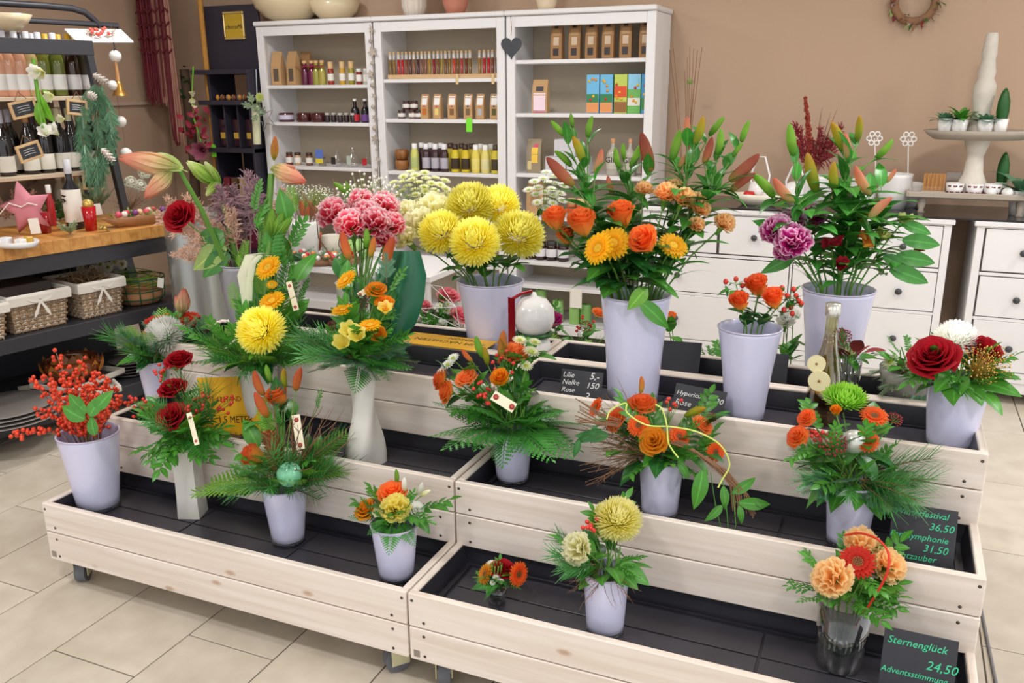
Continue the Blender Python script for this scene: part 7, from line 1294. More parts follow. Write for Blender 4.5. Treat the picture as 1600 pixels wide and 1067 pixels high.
lathe_thing('cream_bowl', 'white bowl on top of the rack at the left edge', 'bowl', hang(5, 38, .15)-V((0, 0, .03)), [(.001, 0), (.06, 0), (.11, .04), (.13, .075), (.125, .075), (.1, .04), (.001, .01)], M_cream, 28)
# things on the counter
def cp(u, v): q = az(u, v, .9005); return q
t = bottle('wine_bottle', 'large black wine bottle with an ink drawing label on the counter', 'bottle', cp(119, 357), .33, .042, (30, 28, 38), (196, 196, 200), None, None, neck=.34, nr=.36, capk=.2)
bx_ = MB(); bx_.lathe([(.0428, .035), (.043, .036), (.043, .19), (.0428, .191)], 24); one('paper_label', bx_, M_paper, t, WM[t.name])
for i in range(7): mb = MB(); mb.leaf((0, 0, 0), rv(1), (0, 0, 1), .022, .01, .2, 0, 3); q = V((.2-rnd.uniform(.0, .5), -.9, 0)).normalized(); one('ink_drawing', mb, M_black2, t, WM[t.name]@frame(q*.0442+V((0, 0, .14+rnd.uniform(-.02, .02))), q))
t = lathe_thing('red_tealight_glass', 'tall red glass with golden wax top beside the black wine bottle', 'glass', cp(143, 360), [(.001, 0), (.026, 0), (.033, .115), (.03, .115), (.001, .1)], colm((178, 14, 24), .15), 20)
mb = MB(); mb.ball((0, 0, .125), .026, 14, 8); one('gold_ball', mb, plain('gold_ball', (206, 170, 90), .35, .5), t, WM[t.name])
lathe_thing('red_tealight_glass', 'dark red glass behind the star cushion', 'glass', cp(72, 364), [(.001, 0), (.024, 0), (.03, .1), (.027, .1), (.001, .09)], colm((140, 10, 24), .15), 20)
bottle('liqueur_bottle', 'slim red liqueur bottle with white cap left of the wine bottle', 'bottle', cp(84, 352), .2, .018, (176, 40, 44), (232, 228, 222), None, None, neck=.3, nr=.6)
bottle('liqueur_bottle', 'clear flask with swing top behind the wine bottle', 'bottle', cp(100, 340), .25, .03, (160, 156, 140), (186, 180, 176), None, None, neck=.3, nr=.5)
bottle('liqueur_bottle', 'clear cork topped flask behind the wine bottle, right one', 'bottle', cp(128, 338), .26, .028, (150, 150, 110), (190, 140, 100), None, None, neck=.3, nr=.5)
p = cp(48, 365); t = thing('star_cushion', 'pink felt star cushion tied with a white cord', 'cushion', p); mb = MB(); sp_ = star_pts(.13, 5, .5, PI/2+.2); n_ = len(sp_)
rows = []
for k, (s, y) in enumerate(((.02, -.035), (.5, -.034), (.85, -.022), (1, 0), (.85, .022), (.5, .034), (.02, .035))): rows.append([(x*s, y, z*s+.12) for x, z in sp_])
mb.grid(rows, True); one('cushion', mb, plain('dusty_pink_felt', (206, 130, 142), .95), t, WM[t.name]@M.Rotation(.4, 4, 'Z'))
for a in ((-.1, .2), (.08, .24)): mb = MB(); mb.tube([(0, -.04, .13), (a[0]*.5, -.05, .15), (a[0], -.05, a[1]-.1)], .003, 5); one('cord', mb, M_paper, t, WM[t.name]@M.Rotation(.4, 4, 'Z'))
def gift_tag(l, p, w_, h_, rz=0): q = bx('gift_tag', V((-w_/2, -.001, 0)), V((w_/2, .001, h_)), M_paper, None, .0004); q.matrix_world = M.Translation(p)@M.Rotation(.5, 4, 'Z')@M.Rotation(rz, 4, 'Y')@M.Translation((0, 0, h_/2)); tag(q, l, 'tag', None, None); q['group'] = 'white gift tags'; return q
gift_tag('white hanging tag on the pink star cushion', cp(58, 372)+V((0, 0, .02)), .045, .07, -.08); gift_tag('white hanging tag in front of the tall red glass', cp(157, 355)+V((0, 0, .06)), .04, .055, -.12)
p = cp(24, 384); t = thing('gift_tray', 'white heart shaped tray of wrapped sweets at the counter corner', 'tray', p); mb = MB(); mb.lathe([(.001, 0), (.11, 0), (.125, .025), (.118, .025), (.105, .006), (.001, .006)], 24, sy=.6); one('tray_body', mb, M_cer2, t, WM[t.name])
for i, (x, y, c) in enumerate([(-.05, 0, (226, 226, 230)), (.0, .02, (190, 140, 100)), (.05, -.01, (232, 228, 224)), (.02, .045, (200, 160, 60)), (-.03, .04, (150, 110, 84))]): bx('wrapped_sweet', (x-.022, y-.016, .0065), (x+.022, y+.016, .035), colm(c, .4), t, .004)
p = cp(20, 366); t = thing('jar_bundle', 'clear wrapped bundle with purple bands behind the heart shaped tray', 'parcel', up_(-.72, .2, .9005)); bx('wrap', (-.05, -.04, 0), (.05, .04, .11), glass('cellophane', (226, 226, 240), .1), t, .01); bx('jar_inside', (-.035, -.03, .001), (.035, .03, .09), colm((170, 170, 176), .4), t, .006)
for z in (.03, .08): bx('purple_band', (-.04, -.0408, z), (.03, -.0402, z+.012), colm((90, 50, 130), .5), t, 0)
t = thing('gift_block', 'blue and maroon patchwork gift tin at the left edge of the counter', 'box', up_(-.74, .3, .9005))
for i in range(3):
    for j in range(3): bx('patch', (-.06+.04*i, -.03, .04+.04*j), (-.021+.04*i, .03, .079+.04*j), colm([(60, 120, 180), (96, 40, 66), (200, 140, 90), (70, 60, 110), (190, 60, 80)][(i*2+j) % 5], .4), t, .003)
bx('patch_base', (-.062, -.032, 0), (.062, .032, .0395), colm((96, 40, 66), .4), t, .003)
# wooden boat tray with decorations
p = cp(222, 350); t = thing('wooden_boat', 'long carved wooden boat tray filled with moss and trinkets', 'tray', p, URZ-.03); rows = []
for hw, hl, z in ((.03, .13, 0), (.07, .21, .05), (.062, .2, .05), (.02, .1, .012)): rows.append([(hl*math.copysign(abs(math.cos(a))**.7, math.cos(a)), hw*math.sin(a), z) for a in [2*PI*i/24 for i in range(24)]])
mb = MB(); mb.grid(rows, True); mb.poly(list(reversed(rows[0]))); mb.poly(rows[-1]); one('tray_body', mb, wood('boat_wood', (170, 118, 72), (140, 90, 50), 0, knots=False), t, WM[t.name]@M.Rotation(0, 4, 'Z'))
for i in range(26): fol(['fir', 'myrtle', 'plume'][i % 3], t, WM[t.name]@V((rnd.uniform(-.15, .15), rnd.uniform(-.03, .03), .03)), rv(1)+V((0, 0, .7)), .06, mat=['pale', 'fir', 'dry'][i % 3])
for i in range(9): q = WM[t.name]@V((-.13+.03*i, rnd.uniform(-.03, .02), .062)); c = [(214, 80, 100), (236, 226, 214), (196, 60, 70), (120, 60, 120), (226, 190, 150)][i % 5]; lathe_thing('trinket', 'small '+['pink', 'cream', 'red', 'purple', 'beige'][i % 5]+' trinket on the wooden boat tray, '+ordn(i)+' from the left', 'ornament', q, [(.002, -.014), (.012, -.01), (.016, .002), (.01, .014), (.001, .016)], colm(c, .5), 10, 'trinkets on the boat tray')
t = thing('moss_ball', 'little mossy ornament with golden bells on the counter edge', 'ornament', cp(165, 362)); 
for i in range(6): fol('fir', t, WM[t.name].translation+V((0, 0, .012)), rv(1)+V((0, 0, .4)), .035, mat='grey')
for q in ((-.012, -.012, .02), (.014, -.014, .02)): mb = MB(); mb.ball((0, 0, 0), .009, 10, 6); one('bell', mb, plain('gold_ball', (206, 170, 90), .35, .5), t, WM[t.name]@M.Translation(q))
for i, (u, v, k, m_, s) in enumerate([(110, 368, 'fir', 'grey', .08), (95, 345, 'myrtle', 'dark', .14), (60, 345, 'myrtle', 'leaf', .15), (30, 350, 'plume', 'dry', .2), (10, 345, 'plume', 'mauve', .25), (145, 335, 'fir', 'grey', .2), (45, 335, 'pine', 'pine', .2), (15, 335, 'fir', 'grey', .2), (200, 330, 'twig', 'brown', .14)]):
    t = thing('table_decoration', 'sprig decoration on the counter, '+['by the foot of the wine bottle', 'left of the wine bottle', 'behind the star cushion', 'behind the wrapped bundle', 'dried, at the left edge', 'frosted, right of the wine bottle', 'pine, under the framed chalkboard', 'grey, at the far left', 'twiggy, behind the boat tray'][i], 'decoration', cp(u, v), 0, 'sprig decorations on the counter')
    for j in range(7): a = j*2.4; fol(k, t, WM[t.name].translation+V((0, 0, .006)), (math.cos(a)*.8, math.sin(a)*.8, rnd.uniform(.3, 1.4)), s*rnd.uniform(.7, 1.1), mat=m_)
for i, (u, v, l) in enumerate([(200, 285, 'upper left'), (215, 290, 'upper right'), (222, 270, 'highest')]):
    p = hang(u+4, v, .12); t = thing('white_floral_ball', 'ball of white blossom behind the boat tray, '+l, 'ornament', p, 0, 'white blossom balls')
    for j in range(16): d = fib(j, 16, -.8); bloom('daisy:white', t, p+d*.03, d, .014)
# first shelf: baskets
def wicker(label, x0, x1, y0, y1, h, z0, group, c1=(150, 122, 92), liner=True, bow=True):
    t = thing('wicker_basket', label, 'basket', UM@V(((x0+x1)/2, (y0+y1)/2, z0)), URZ, group); W_ = WM[t.name]; hx, hy = (x1-x0)/2, (y1-y0)/2; rows_ = 11; M_w = plain('grey_brown_wicker', c1, .8, var=.3, scale=40)
    per = []
    def pt(s, gx, gy):
        L_ = 2*(gx+gy)*2; s = s % 4; k = s % 1; c = [(-gx, -gy), (gx, -gy), (gx, gy), (-gx, gy)]; a, b = c[int(s)], c[(int(s)+1) % 4]; return V((a[0]+(b[0]-a[0])*k, a[1]+(b[1]-a[1])*k, 0))
    for r in range(rows_):
        z = .008+h*.86*r/(rows_-1); fl = .88+.12*z/h; mb = MB(); pts = []
        nseg = 56
        for i in range(nseg+1):
            p = pt(4*i/nseg, hx*fl-.006, hy*fl-.006); n_ = p.normalized(); pts.append(p+V((n_.x*.005, n_.y*.005, 0))*(1 if (i+r) % 2 else -1)+V((0, 0, z)))
        mb.tube(pts, h*.04, 5, cap=False); one('wicker_row', mb, M_w, t, W_)
    mb = MB()
    for i in range(28): a = pt(4*i/28, hx*.88-.006, hy*.88-.006); b = pt(4*i/28, hx-.006, hy-.006)+V((0, 0, h*.95)); mb.tube([a, b], .0035, 4)
    one('wicker_stakes', mb, M_w, t, W_)
    mb = MB(); R_ = lambda f, z: [(-hx*f, -hy*f, z), (hx*f, -hy*f, z), (hx*f, hy*f, z), (-hx*f, hy*f, z)]; mb.poly(R_(.86, .004)); mb.grid([R_(.86, .004), R_(.95, h*.9)], True, smooth=False); one('basket_lining', mb, M_cloth if liner else M_w, t, W_)
    if liner: mb = MB(); mb.grid([R_(.95, h*.9), R_(.97, h*1.03), R_(1.03, h*1.05), R_(1.07, h*.98), R_(1.055, h*.76)], True, smooth=False); one('cloth_liner', mb, M_cloth, t, W_)
    if bow:
        for s in (-1, 1):
            mb = MB(); mb.leaf((0, 0, 0), (s*.9, -.1, .25), (0, -1, 0), .07, .022, .3, .2, 4); mb.leaf((0, 0, 0), (s*.5, -.1, -1), (0, -1, 0), .085, .016, .2, .1, 4, 'strap'); one('bow', mb, M_cloth, t, W_@M.Translation((0, -hy*1.06, h*.82)))
        bx('handle_hole', (-.035, -hy*1.062, h*.84), (.035, -hy*1.058, h*.95), M_dark, t, 0)
    return t
M_cloth = plain('white_cotton', (226, 220, 210), .9)
z0 = .5005
def ulx(u, v): return (UI@az(u, v, z0)).x
xs = [ulx(28, 528), ulx(125, 508), ulx(131, 502), ulx(199, 486)]
wicker('wicker basket with white cotton liner on the counter shelf, middle one with its bow', xs[0], xs[1], .03, .36, .17, z0, 'lined wicker baskets'); wicker('wicker basket filled with straw on the counter shelf, right one', xs[2], xs[3], .03, .33, .17, z0, 'lined wicker baskets')
wicker('light wicker basket cut off by the left edge of the picture', xs[0]-.33, xs[0]-.02, -.0, .3, .16, z0, 'lined wicker baskets', (196, 160, 110))
t = thing('straw', 'tangle of brown straw heaped in the right wicker basket', 'straw', UM@V(((xs[2]+xs[3])/2, .18, z0+.12))); mb = MB()
for i in range(240): q = V((rnd.uniform(-.1, .1), rnd.uniform(-.13, .13), rnd.uniform(0, .07))); e = q+V((rnd.uniform(-.06, .06), rnd.uniform(-.06, .06), rnd.uniform(-.02, .05))); mb.tube([q, q.lerp(e, .5)+rv(.01), e], .0011, 3, cap=False)
one('straw_tangle', mb, plain('brown_straw', (150, 120, 84), .9, var=.3), t, WM[t.name]@M.Rotation(URZ, 4, 'Z'), kind='stuff')
bt = thing('dark_box', 'dark brown flat box standing in the middle wicker basket', 'box', UM@V(((xs[0]+xs[1])/2-.02, .22, z0+.012)), URZ); bx('box', (-.15, -.1, 0), (.13, .1, .19), plain('dark_brown_card', (72, 62, 56), .7), bt, .004)
# round green wire basket
cx = (UI@az(232, 474, z0)); cx = (cx.x, .16); t = thing('wire_basket', 'round green wire basket with straw ring and terracotta lining', 'basket', UM@V((cx[0], cx[1], z0)), URZ); W_ = WM[t.name]; R0_ = .125
mb = MB(); mb.lathe([(.001, .004), (R0_*.8, .004), (R0_*.93, .03), (R0_*.95, .075)], 28); one('orange_lining', mb, plain('peach_lining', (206, 150, 104), .8, var=.15), t, W_)
for i in range(12): a = 2*PI*i/12; mb = MB(); mb.tube([(R0_*.8*math.cos(a), R0_*.8*math.sin(a), .003), (R0_*.97*math.cos(a), R0_*.97*math.sin(a), .03), (R0_*1.04*math.cos(a), R0_*1.04*math.sin(a), .13)], .0025, 5); one('wire', mb, G['teal'], t, W_)
for z, r in ((.03, .97), (.07, 1.0), (.13, 1.04)): mb = MB(); mb.tube([(R0_*r*math.cos(a), R0_*r*math.sin(a), z) for a in [2*PI*i/24 for i in range(25)]], .0035, 6); one('wire_ring', mb, G['teal'], t, W_)
t = thing('straw_wreath', 'green and tan raffia wreath lying in the wire basket', 'wreath', UM@V((cx[0], cx[1], z0+.08)), URZ)
for i in range(60): a0 = rnd.uniform(0, 6.3); r = rnd.uniform(.075, .125); z = rnd.uniform(0, .07); tl_ = rnd.uniform(-.02, .02); mb = MB(); mb.tube([(r*math.cos(a0+k*.3), r*math.sin(a0+k*.3), z+tl_*k*.3) for k in range(6)], .0022, 4); one('raffia_strand', mb, G['bright'] if i % 2 else plain('tan_raffia', (190, 160, 96), .8, var=.2), t, WM[t.name])
q = az(244, 436, .63); gift_tag('tan card tag hanging on the raffia wreath', UM@V((cx[0]+.02, .0, z0+.09)), .03, .05, .2)
t = thing('mirror_panel', 'dark glossy bottles case at the right end of the counter shelf', 'case', UM@V((.7, .45, z0)), URZ); bx('case', (-.18, -.03, 0), (.1, .03, .24), plain('gloss_black', (22, 22, 28), .08), t, .003)
for i, x in enumerate((-.14, -.03)): q = bx('inset_disc', (x-.02, -.034, .13), (x+.02, -.031, .2), colm((196, 190, 170), .4), t, .001)
for i, (u, v) in enumerate([(208, 428), (222, 415), (232, 414), (205, 436), (240, 408)]):
    p = UM@V((.6+.04*(i-2)+.06, .33, z0+.17+.02*(i % 2))); t = thing('white_blossom', 'white star shaped blossom behind the wire basket, '+ordn(i), 'flower', p, 0, 'white blossoms behind the wire basket'); bloom('daisy:white', t, p, -fw+rv(.3), .03)
# bottom shelf
z1 = .1455
def plates(label, u, v, r, n, c, group, y=None):
    p = az(u, v, z1); l = UI@p
    for i in range(n):
        rr = r*(1-.05*i); lathe_thing('slate_plate', 'dark grey round plate, '+ordn(i)+' from below in the stack '+label, 'plate', p+V((0, 0, .014*i)), [(.001, 0), (rr*.7, 0), (rr, .011), (rr*.99, .0135), (rr*.68, .004), (.001, .004)], colm(c, .45), 36, group)
plates('at the left edge', 10, 650, .235, 4, (128, 122, 118), 'large grey plates'); plates('right of the amber bowl', 205, 580, .13, 5, (108, 104, 104), 'small dark plates')
for i, (u, v, rz, l) in enumerate([(110, 612, -.3, 'lower, wider one'), (125, 605, .28, 'upper one turned askew')]):
    p = az(u, v, z1+.0)+V((0, 0, .031*i)); t = thing('white_wooden_tray', 'flat square whitewashed tray under the amber bowl, '+l, 'tray', p, URZ+rz, 'whitewashed trays'); hx, hy = (.2, .15) if i == 0 else (.17, .13); Mw = plain('whitewash_wood', (214, 208, 196), .7, var=.05)
    bx('base', (-hx, -hy, 0), (hx, hy, .006), plain('tray_floor', (70, 62, 58), .6) if i else Mw, t, .001)
    for lo, hi in (((-hx, -hy, .0065), (hx, -hy+.012, .03)), ((-hx, hy-.012, .0065), (hx, hy, .03)), ((-hx, -hy+.0125, .0065), (-hx+.012, hy-.0125, .03)), ((hx-.012, -hy+.0125, .0065), (hx, hy-.0125, .03))): bx('tray_side', lo, hi, Mw, t, .001)
p = az(118, 604, z1)+V((0, 0, .039)); t = thing('petal_bowl', 'amber brown bowl ringed by golden wooden petals', 'bowl', p); mb = MB(); mb.lathe([(.001, 0), (.07, 0), (.12, .03), (.135, .08), (.12, .11), (.115, .11), (.128, .08), (.11, .03), (.001, .01)], 32); one('glass_bowl', mb, plain('amber_glass', (110, 54, 24), .08, coat=.5), t, WM[t.name])
for i in range(30):
    a = i*2.4; z = .01+.03*(i/30); rr = .08+.045*(i/30); o = V((math.cos(a), math.sin(a), 0)); mb = MB(); mb.leaf((0, 0, 0), (0, 0, 1), (0, 1, 0), .085, .065, .0, -.15, 5); one('wooden_petal', mb, plain('golden_petal_wood', (190, 120, 44), .4, var=.15), t, WM[t.name]@frame(o*rr+V((0, 0, z)), o*.35+V((0, 0, 1)), -o))

# ------------------------------------------------------------------ macrame, trunk, orchid and black confectionery stand
p = ay(240, 0, 5.0); t = thing('macrame_hanging', 'long burgundy and rose knotted cord hanging on the wall', 'wall hanging', (p.x, 5.0, 2.3)); cA, cB = plain('burgundy_cord', (112, 36, 48), .9, var=.2, scale=60), plain('dusty_rose_cord', (176, 128, 112), .9, var=.15, scale=60)
mb = MB(); mb.tube([(-.2, 0, 0), (.16, 0, 0)], .012, 8); one('rod', mb, G['brown'], t, WM[t.name])
for i in range(46):
    x = -.16+.3*(i/45); zt_ = 0; zb = -.83-.0*(i/45)+rnd.uniform(-.04, .03); 
    if i > 30: zb = -1.1+rnd.uniform(-.05, .05)
    mb = MB(); yy = rnd.uniform(-.02, .02); mb.tube([(x, yy, 0), (x+rnd.uniform(-.006, .006), yy, zb*.4), (x+rnd.uniform(-.008, .008), yy, zb*.8), (x+rnd.uniform(-.012, .012), yy, zb)], [.0058]*4, 5); one('cord', mb, cB if (18 < i < 34 and i % 4) or i > 38 else cA, t, WM[t.name])
for k in range(5):
    mb = MB(); z = -.12-.09*k; mb.tube([(-.16+.03*j, -.022, z-.025*((j+k) % 2)) for j in range(11)], .007, 5); one('knot_row', mb, cA, t, WM[t.name])
p = ay(285, 250, 5.1); t = thing('tree_trunk', 'thin brown trunk with sparse leaves behind the orchid', 'branch', (p.x, p.y, 0)); q = ay(288, 108, 5.1)-WM[t.name].translation; mb = MB(); mb.tube([(0, 0, 0), (q.x, 0, q.z*.6), q], [.04, .036, .033], 10); one('trunk', mb, plain('bark', (96, 76, 58), .9, var=.2, scale=30), t, WM[t.name])
for (u, v) in ((283, 122), (280, 150), (300, 105), (284, 155), (276, 120), (296, 130)): A = ay(288, v, 5.07); B = ay(u, v-6, 5.05); fol('broad', t, A, B-A+rv(.02), .07, mat='dark')
YK = 4.90
def kx(u, z): return xat(u, YK, z)
xa_, xb_ = kx(318, 2.0), kx(412, 2.0); xa_, xb_ = -4.47, -3.99; kt = thing('confectionery_stand', 'tall black display stand with a golden sign and stepped shelves', 'display stand', ((xa_+xb_)/2, YK+.15, 0)); W0 = WM[kt.name].translation
M_kb = plain('matt_black_board', (46, 42, 56), .6, var=.05)
def kb(n, lo, hi, m=M_kb, bev=.002): return one_world(n, lo, hi, m, kt, bev)
zt_ = ay(330, 12, YK).z
kb('sign_board', (xa_+.02, YK+.1, 1.66), (xb_, YK+.125, zt_+.02)); kb('back_board', (xa_+.1, YK+.28, .05), (xb_, YK+.29, 1.3)); kb('side_board', (xb_-.02, YK-.05, 0), (xb_, YK+.28, 1.65)); kb('side_board', (xa_+.07, YK+.02, 0), (xa_+.09, YK+.28, 1.65))
zs = [ay(380, v, YK-.04).z for v in (108, 157, 232)]
for z, x_ in zip(zs, (xa_, xa_+.04, xa_+.06)): kb('shelf', (x_, YK-.06, z-.03), (xb_, YK+.28, z))
for z in (.75, .45, .1): kb('shelf', (xa_+.09, YK-.04, z-.02), (xb_-.02, YK+.28, z))
for i in range(3): xx = xa_+.1+.115*(i+.0); kb('divider', (xx, YK-.02, zs[2]), (xx+.012, YK+.25, zs[1]-.031))
A, B = ay(344, 22, YK+.08), ay(384, 58, YK+.08); gw = .085; gx = (ay(364, 40, YK+.08)).x; gz = ay(364, 40, YK+.08).z
sg = kb('gold_plaque', (gx-gw*.85, YK+.088, gz-gw*.9), (gx+gw*.85, YK+.0995, gz+gw*.9), plain('gold_leaf', (206, 176, 60), .3, .4, var=.2, scale=5))
for lo, hi in (((-1, .88), (1, 1.05)), ((-1, -1.05), (1, -.88)), ((-1, -.87), (-.87, .87)), ((.87, -.87), (1, .87))): kb('plaque_bevel', (gx+lo[0]*gw, YK+.08, gz+lo[1]*gw), (gx+hi[0]*gw, YK+.0995, gz+hi[1]*gw), plain('pale_gold', (222, 196, 130), .3, .5), .004)
text('lettering', 'chocoMe', .04, kt, frame((gx-.073, YK+.087, gz-.02), (0, -1, 0), (0, 0, 1)), M_black2, shear=.3, ext=.0003)
for i, x in enumerate((xa_+.165, xa_+.28, xa_+.39)):
    t = thing('choco_bag', 'dark cellophane bag with golden label in black stand, '+ordn(i)+' from the left', 'bag', (x, YK+.06, zs[2]+.0005), 0, 'bags in the black stand'); bx('bag_body', (-.04, -.03, 0), (.04, .03, .19), plain('dark_cellophane', (62, 34, 44), .1, coat=.6), t, .008); bx('gold_label', (-.03, -.0312, .06), (.015, -.0304, .1), colm((226, 182, 76), .4), t, 0); bx('shine_strip', (.018, -.0312, .04), (.025, -.0304, .15), colm((206, 196, 196), .2), t, 0)
for i in range(14): q = (xa_+.13+.024*i, YK+.04+.02*(i % 2), zs[1]+.0005); lathe_thing('wrapped_chocolate', 'small wrapped chocolate on the second black shelf, '+ordn(i)+' from the left', 'sweet', q, [(.001, 0), (.012, .002), (.015, .02), (.008, .036), (.001, .038)], colm([(206, 140, 50), (226, 200, 150), (120, 70, 40), (150, 170, 190)][i % 4], .2), 8, 'wrapped chocolates')
for i in range(5): q = (xa_+.14+.07*i, YK+.05, .75+.0005); t = thing('choco_box', 'slim confectionery box low in the black stand, '+ordn(i)+' from the left', 'box', q, 0, 'slim boxes in the black stand'); bx('box', (-.025, -.02, 0), (.025, .02, .2), colm([(120, 30, 50), (96, 70, 50), (170, 150, 90), (110, 30, 60), (60, 40, 40)][i], .4), t, .002)
for i in range(4): q = (xa_+.16+.085*i, YK+.05, .45+.0005); t = thing('choco_box', 'flat confectionery box on the lowest visible black shelf, '+ordn(i)+' from the left', 'box', q, 0, 'flat boxes in the black stand'); bx('box', (-.035, -.02, 0), (.035, .02, .15), colm([(120, 30, 50), (96, 70, 50), (110, 30, 60), (60, 40, 40)][i], .4), t, .002)
A, B = ay(311, 0, 4.95), ay(321, 88, 4.95); t = thing('bark_pole', 'upright golden brown bark pole left of the golden sign', 'pole', (B.x, B.y, 0)); mb = MB(); mb.tube([(0, 0, 0), (0, 0, 1.5), (.0, 0, 2.2)], [.022, .02, .018], 8); one('pole', mb, plain('golden_bark', (176, 126, 56), .8, var=.25, scale=40), t, WM[t.name])
# orchid in front of the stand
t = thing('hanging_orchid', 'hanging cluster of burgundy orchid blooms beside the black stand', 'flower', ay(302, 140, 4.8)); mb = MB(); P = [ay(302, 104, 4.8), ay(300, 150, 4.79), ay(303, 185, 4.78), ay(315, 225, 4.77)]; mb.tube([q-P[0] for q in P], .006, 6); one('stem', mb, G['bright'], t, M.Translation(P[0]))
for i in range(26): u, v = 306+rnd.uniform(-22, 20), 192+rnd.uniform(-26, 44); fol('broad', t, ay(u, v, 4.78+rnd.uniform(-.05, .05)), rv(1), .065, -fw+rv(.5), mat='wine')
for (u, v) in ((300, 155), (302, 166), (298, 145)): bloom('trump:cream', t, ay(u, v, 4.75), rv(1), .025)
p = ay(315, 235, 4.75); bloom('trump:wine', t, p, -fw+V((0, 0, -.3)), .07)
# star ornament and glass tube vase hanging before the left bookcase
t = thing('wire_star', 'grey wire star hanging at the left bookcase edge', 'star', ay(413, 185, 4.8)); sp_ = [ay(u, v, 4.8) for u, v in ((428, 166), (407, 202), (424, 204) if 0 else (422, 204), (402, 182), (412, 164), (416, 186))]; c = ay(414, 185, 4.8)
pts = [c+V((x, 0, z)) for x, z in star_pts(.085, 5, .4, PI/2+.4)]; pts.append(pts[0]); mb = MB(); mb.tube([q-pts[0] for q in pts], .003, 5); one('star_wire', mb, colm((110, 112, 112), .4), t, M.Translation(pts[0]))
t = thing('hanging_tube_vase', 'hanging glass tube with yellow bud and frosted greens', 'vase', ay(402, 150, 4.8)); mb = MB(); a = ay(400, 108, 4.8); mb.tube([V((0, 0, 0)), ay(402, 160, 4.8)-a], .004, 6); one('hanger', mb, colm((150, 160, 166), .3), t, M.Translation(a)); A, B = ay(399, 165, 4.79), ay(402, 225, 4.79); mb = MB(); mb.tube([V((0, 0, 0)), B-A], .026, 14); one('frosted_tube', mb, colm((206, 206, 170), .3), t, M.Translation(A))
for i in range(12): fol('fir', t, ay(400+rnd.uniform(-8, 6), 168+rnd.uniform(-8, 12), 4.77), rv(1), .08, -fw, mat='grey')
bloom('daisy:alyel', t, ay(406, 152, 4.76), -fw, .03)
# snowy branches, candle holders and clutter between the carts and the left bookcase
mb = MB(); mb.box((-3.05, 3.72, .70), (-2.15, 4.22, .73), 0, .003)
tb = thing('low_table', 'low white table behind the carts holding wreaths and pots', 'table', (-2.6, 3.97, 0)); one_world('table_top', (-3.25, 3.72, .62), (-2.05, 4.22, .65), M_white, tb)
for x_ in (-3.2, -2.1):
    for y_ in (3.76, 4.16): one_world('leg', (x_-.02, y_-.02, 0), (x_+.02, y_+.02, .6195), M_white, tb)
def tz(u, y, z=.6505): return V((xat(u, y, z), y, z))
rear_pot('t1', 'white bucket of snowy twigs before the left bookcase', 478, 3.95, .6505, .09, .2, M_cer2)
for i, (tu, tv, l) in enumerate([(440, 300, 'far left'), (458, 285, 'left'), (480, 300, 'middle'), (505, 320, 'right'), (520, 300, 'far right'), (470, 340, 'front'), (500, 290, 'back')]):
    a = inv('t1'); B = ad(tu, tv, VS['t1']['d']+rnd.uniform(-.1, .1)); t = thing('snowy_twig', 'white frosted branching twig, '+l+' in its bucket', 'twig', a, 0, 'white frosted twigs'); m1 = through('t1', a, B); mb = MB(); mb.tube([a-a, m1-a], .003, 4); one('stem', mb, G['brown'], t, M.Translation(a)); fol('twig', t, m1, B-m1, (B-m1).length, -fw, mat='brown'); fol('gyp', t, m1.lerp(B, .4), B-m1, (B-m1).length*.7, -fw)
for i, (u, tu, tv) in enumerate([(540, 470, 300), (540, 590, 300), (540, 520, 280), (540, 555, 320)]):
    t = thing('red_twig', 'curly reddish brown twig above the pink carnations, '+['left', 'right', 'tallest', 'short'][i], 'twig', inv('pink'), 0, 'curly reddish twigs'); a = WM[t.name].translation; B = ad(tu, tv, VS['pink']['d']+.1); m1 = through('pink', a, B); mb = MB(); mb.tube([a-a, m1-a, m1.lerp(B, .4)+rv(.04)-a, m1.lerp(B, .7)+rv(.05)-a, B-a], .0022, 5); one('twig', mb, G['brown'], t, M.Translation(a))
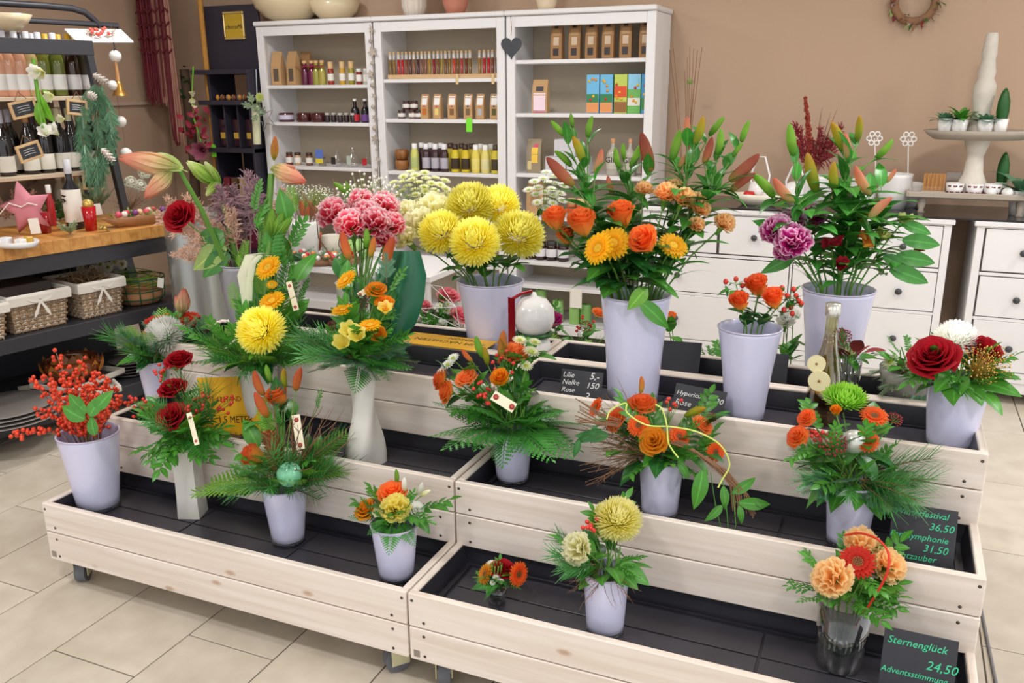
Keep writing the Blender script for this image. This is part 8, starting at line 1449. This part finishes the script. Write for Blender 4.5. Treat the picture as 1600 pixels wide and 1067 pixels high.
for i, (tu, tv) in enumerate([(575, 275), (590, 285), (560, 290), (585, 305)]):
    a = inv('pink'); B = ad(tu, tv, VS['pink']['d']+.12); t = thing('gypsophila_stem', 'white gypsophila behind the pink carnations, '+['highest', 'right', 'left', 'lowest'][i], 'flower', a, 0, 'gypsophila stems'); m1 = through('pink', a, B); mb = MB(); mb.tube([a-a, m1-a, m1.lerp(B, .5)-a], .0018, 4); one('stem', mb, G['stem'], t, M.Translation(a)); fol('gyp', t, m1.lerp(B, .45), B-m1, (B-m1).length*.6, -fw)
t = lily('pink', 'lily with two pale green buds left of the pink carnations', 548, 300, .08, [(545, 305, 522, 286, 'bg', 0), (550, 302, 540, 284, 'bg', .01)], 4, .08)
for i, (u, y, l) in enumerate([(452, 3.85, 'left'), (500, 3.8, 'middle'), (535, 3.85, 'right')]):
    p = tz(u, y); t = thing('table_wreath', 'small decorated wreath on the low white table, '+l, 'wreath', p, 0, 'wreaths on the low table'); mb = MB(); mb.tube([(.08*math.cos(a), .08*math.sin(a), .02) for a in [2*PI*j/18 for j in range(19)]], .018, 7); one('wreath_ring', mb, G['brown'] if i else G['dark'], t, WM[t.name])
    for j in range(12): a = 2*PI*j/12; one_k(('wbb', j % 3), 'ball', lambda m: m.ball((0, 0, 0), .014, 10, 6), [colm((196, 40, 40), .3), colm((222, 218, 212), .3), colm((206, 130, 70), .4)][j % 3], t, WM[t.name]@M.Translation((.08*math.cos(a), .08*math.sin(a), .045)))
    for j in range(10): a = 2*PI*j/10; fol('fir', t, p+V((.08*math.cos(a), .08*math.sin(a), .03)), (math.cos(a), math.sin(a), .5), .07)
for i, (u, y, c) in enumerate([(470, 4.1, (206, 110, 56)), (488, 4.12, (196, 100, 50)), (520, 4.1, (214, 206, 190)), (560, 4.0, (150, 190, 110))]):
    p = tz(u, y); lathe_thing('table_pot', ['orange pot at the back left', 'orange pot at the back, second', 'cream pot in the middle', 'light green pot at the right'][i]+' of the low white table', 'pot', p, [(.001, 0), (.045, 0), (.065, .05), (.06, .1), (.052, .1), (.04, .02), (.001, .02)], colm(c, .6), 20, 'pots on the low table')
# cable on the floor at the right
A, B = az(1537, 975, 0), az(1562, 1100, 0); A.z = B.z = .005; D_ = (A-B).normalized(); mb = MB(); mb.tube([A+D_*.25-A, V((0, 0, 0)), B-A, B-A-D_*.3], .005, 6); one('floor_cable', mb, plain('grey_cable', (120, 118, 120), .6), None, M.Translation(A), label='grey cable lying on the floor tiles right of the cart', cat='cable')
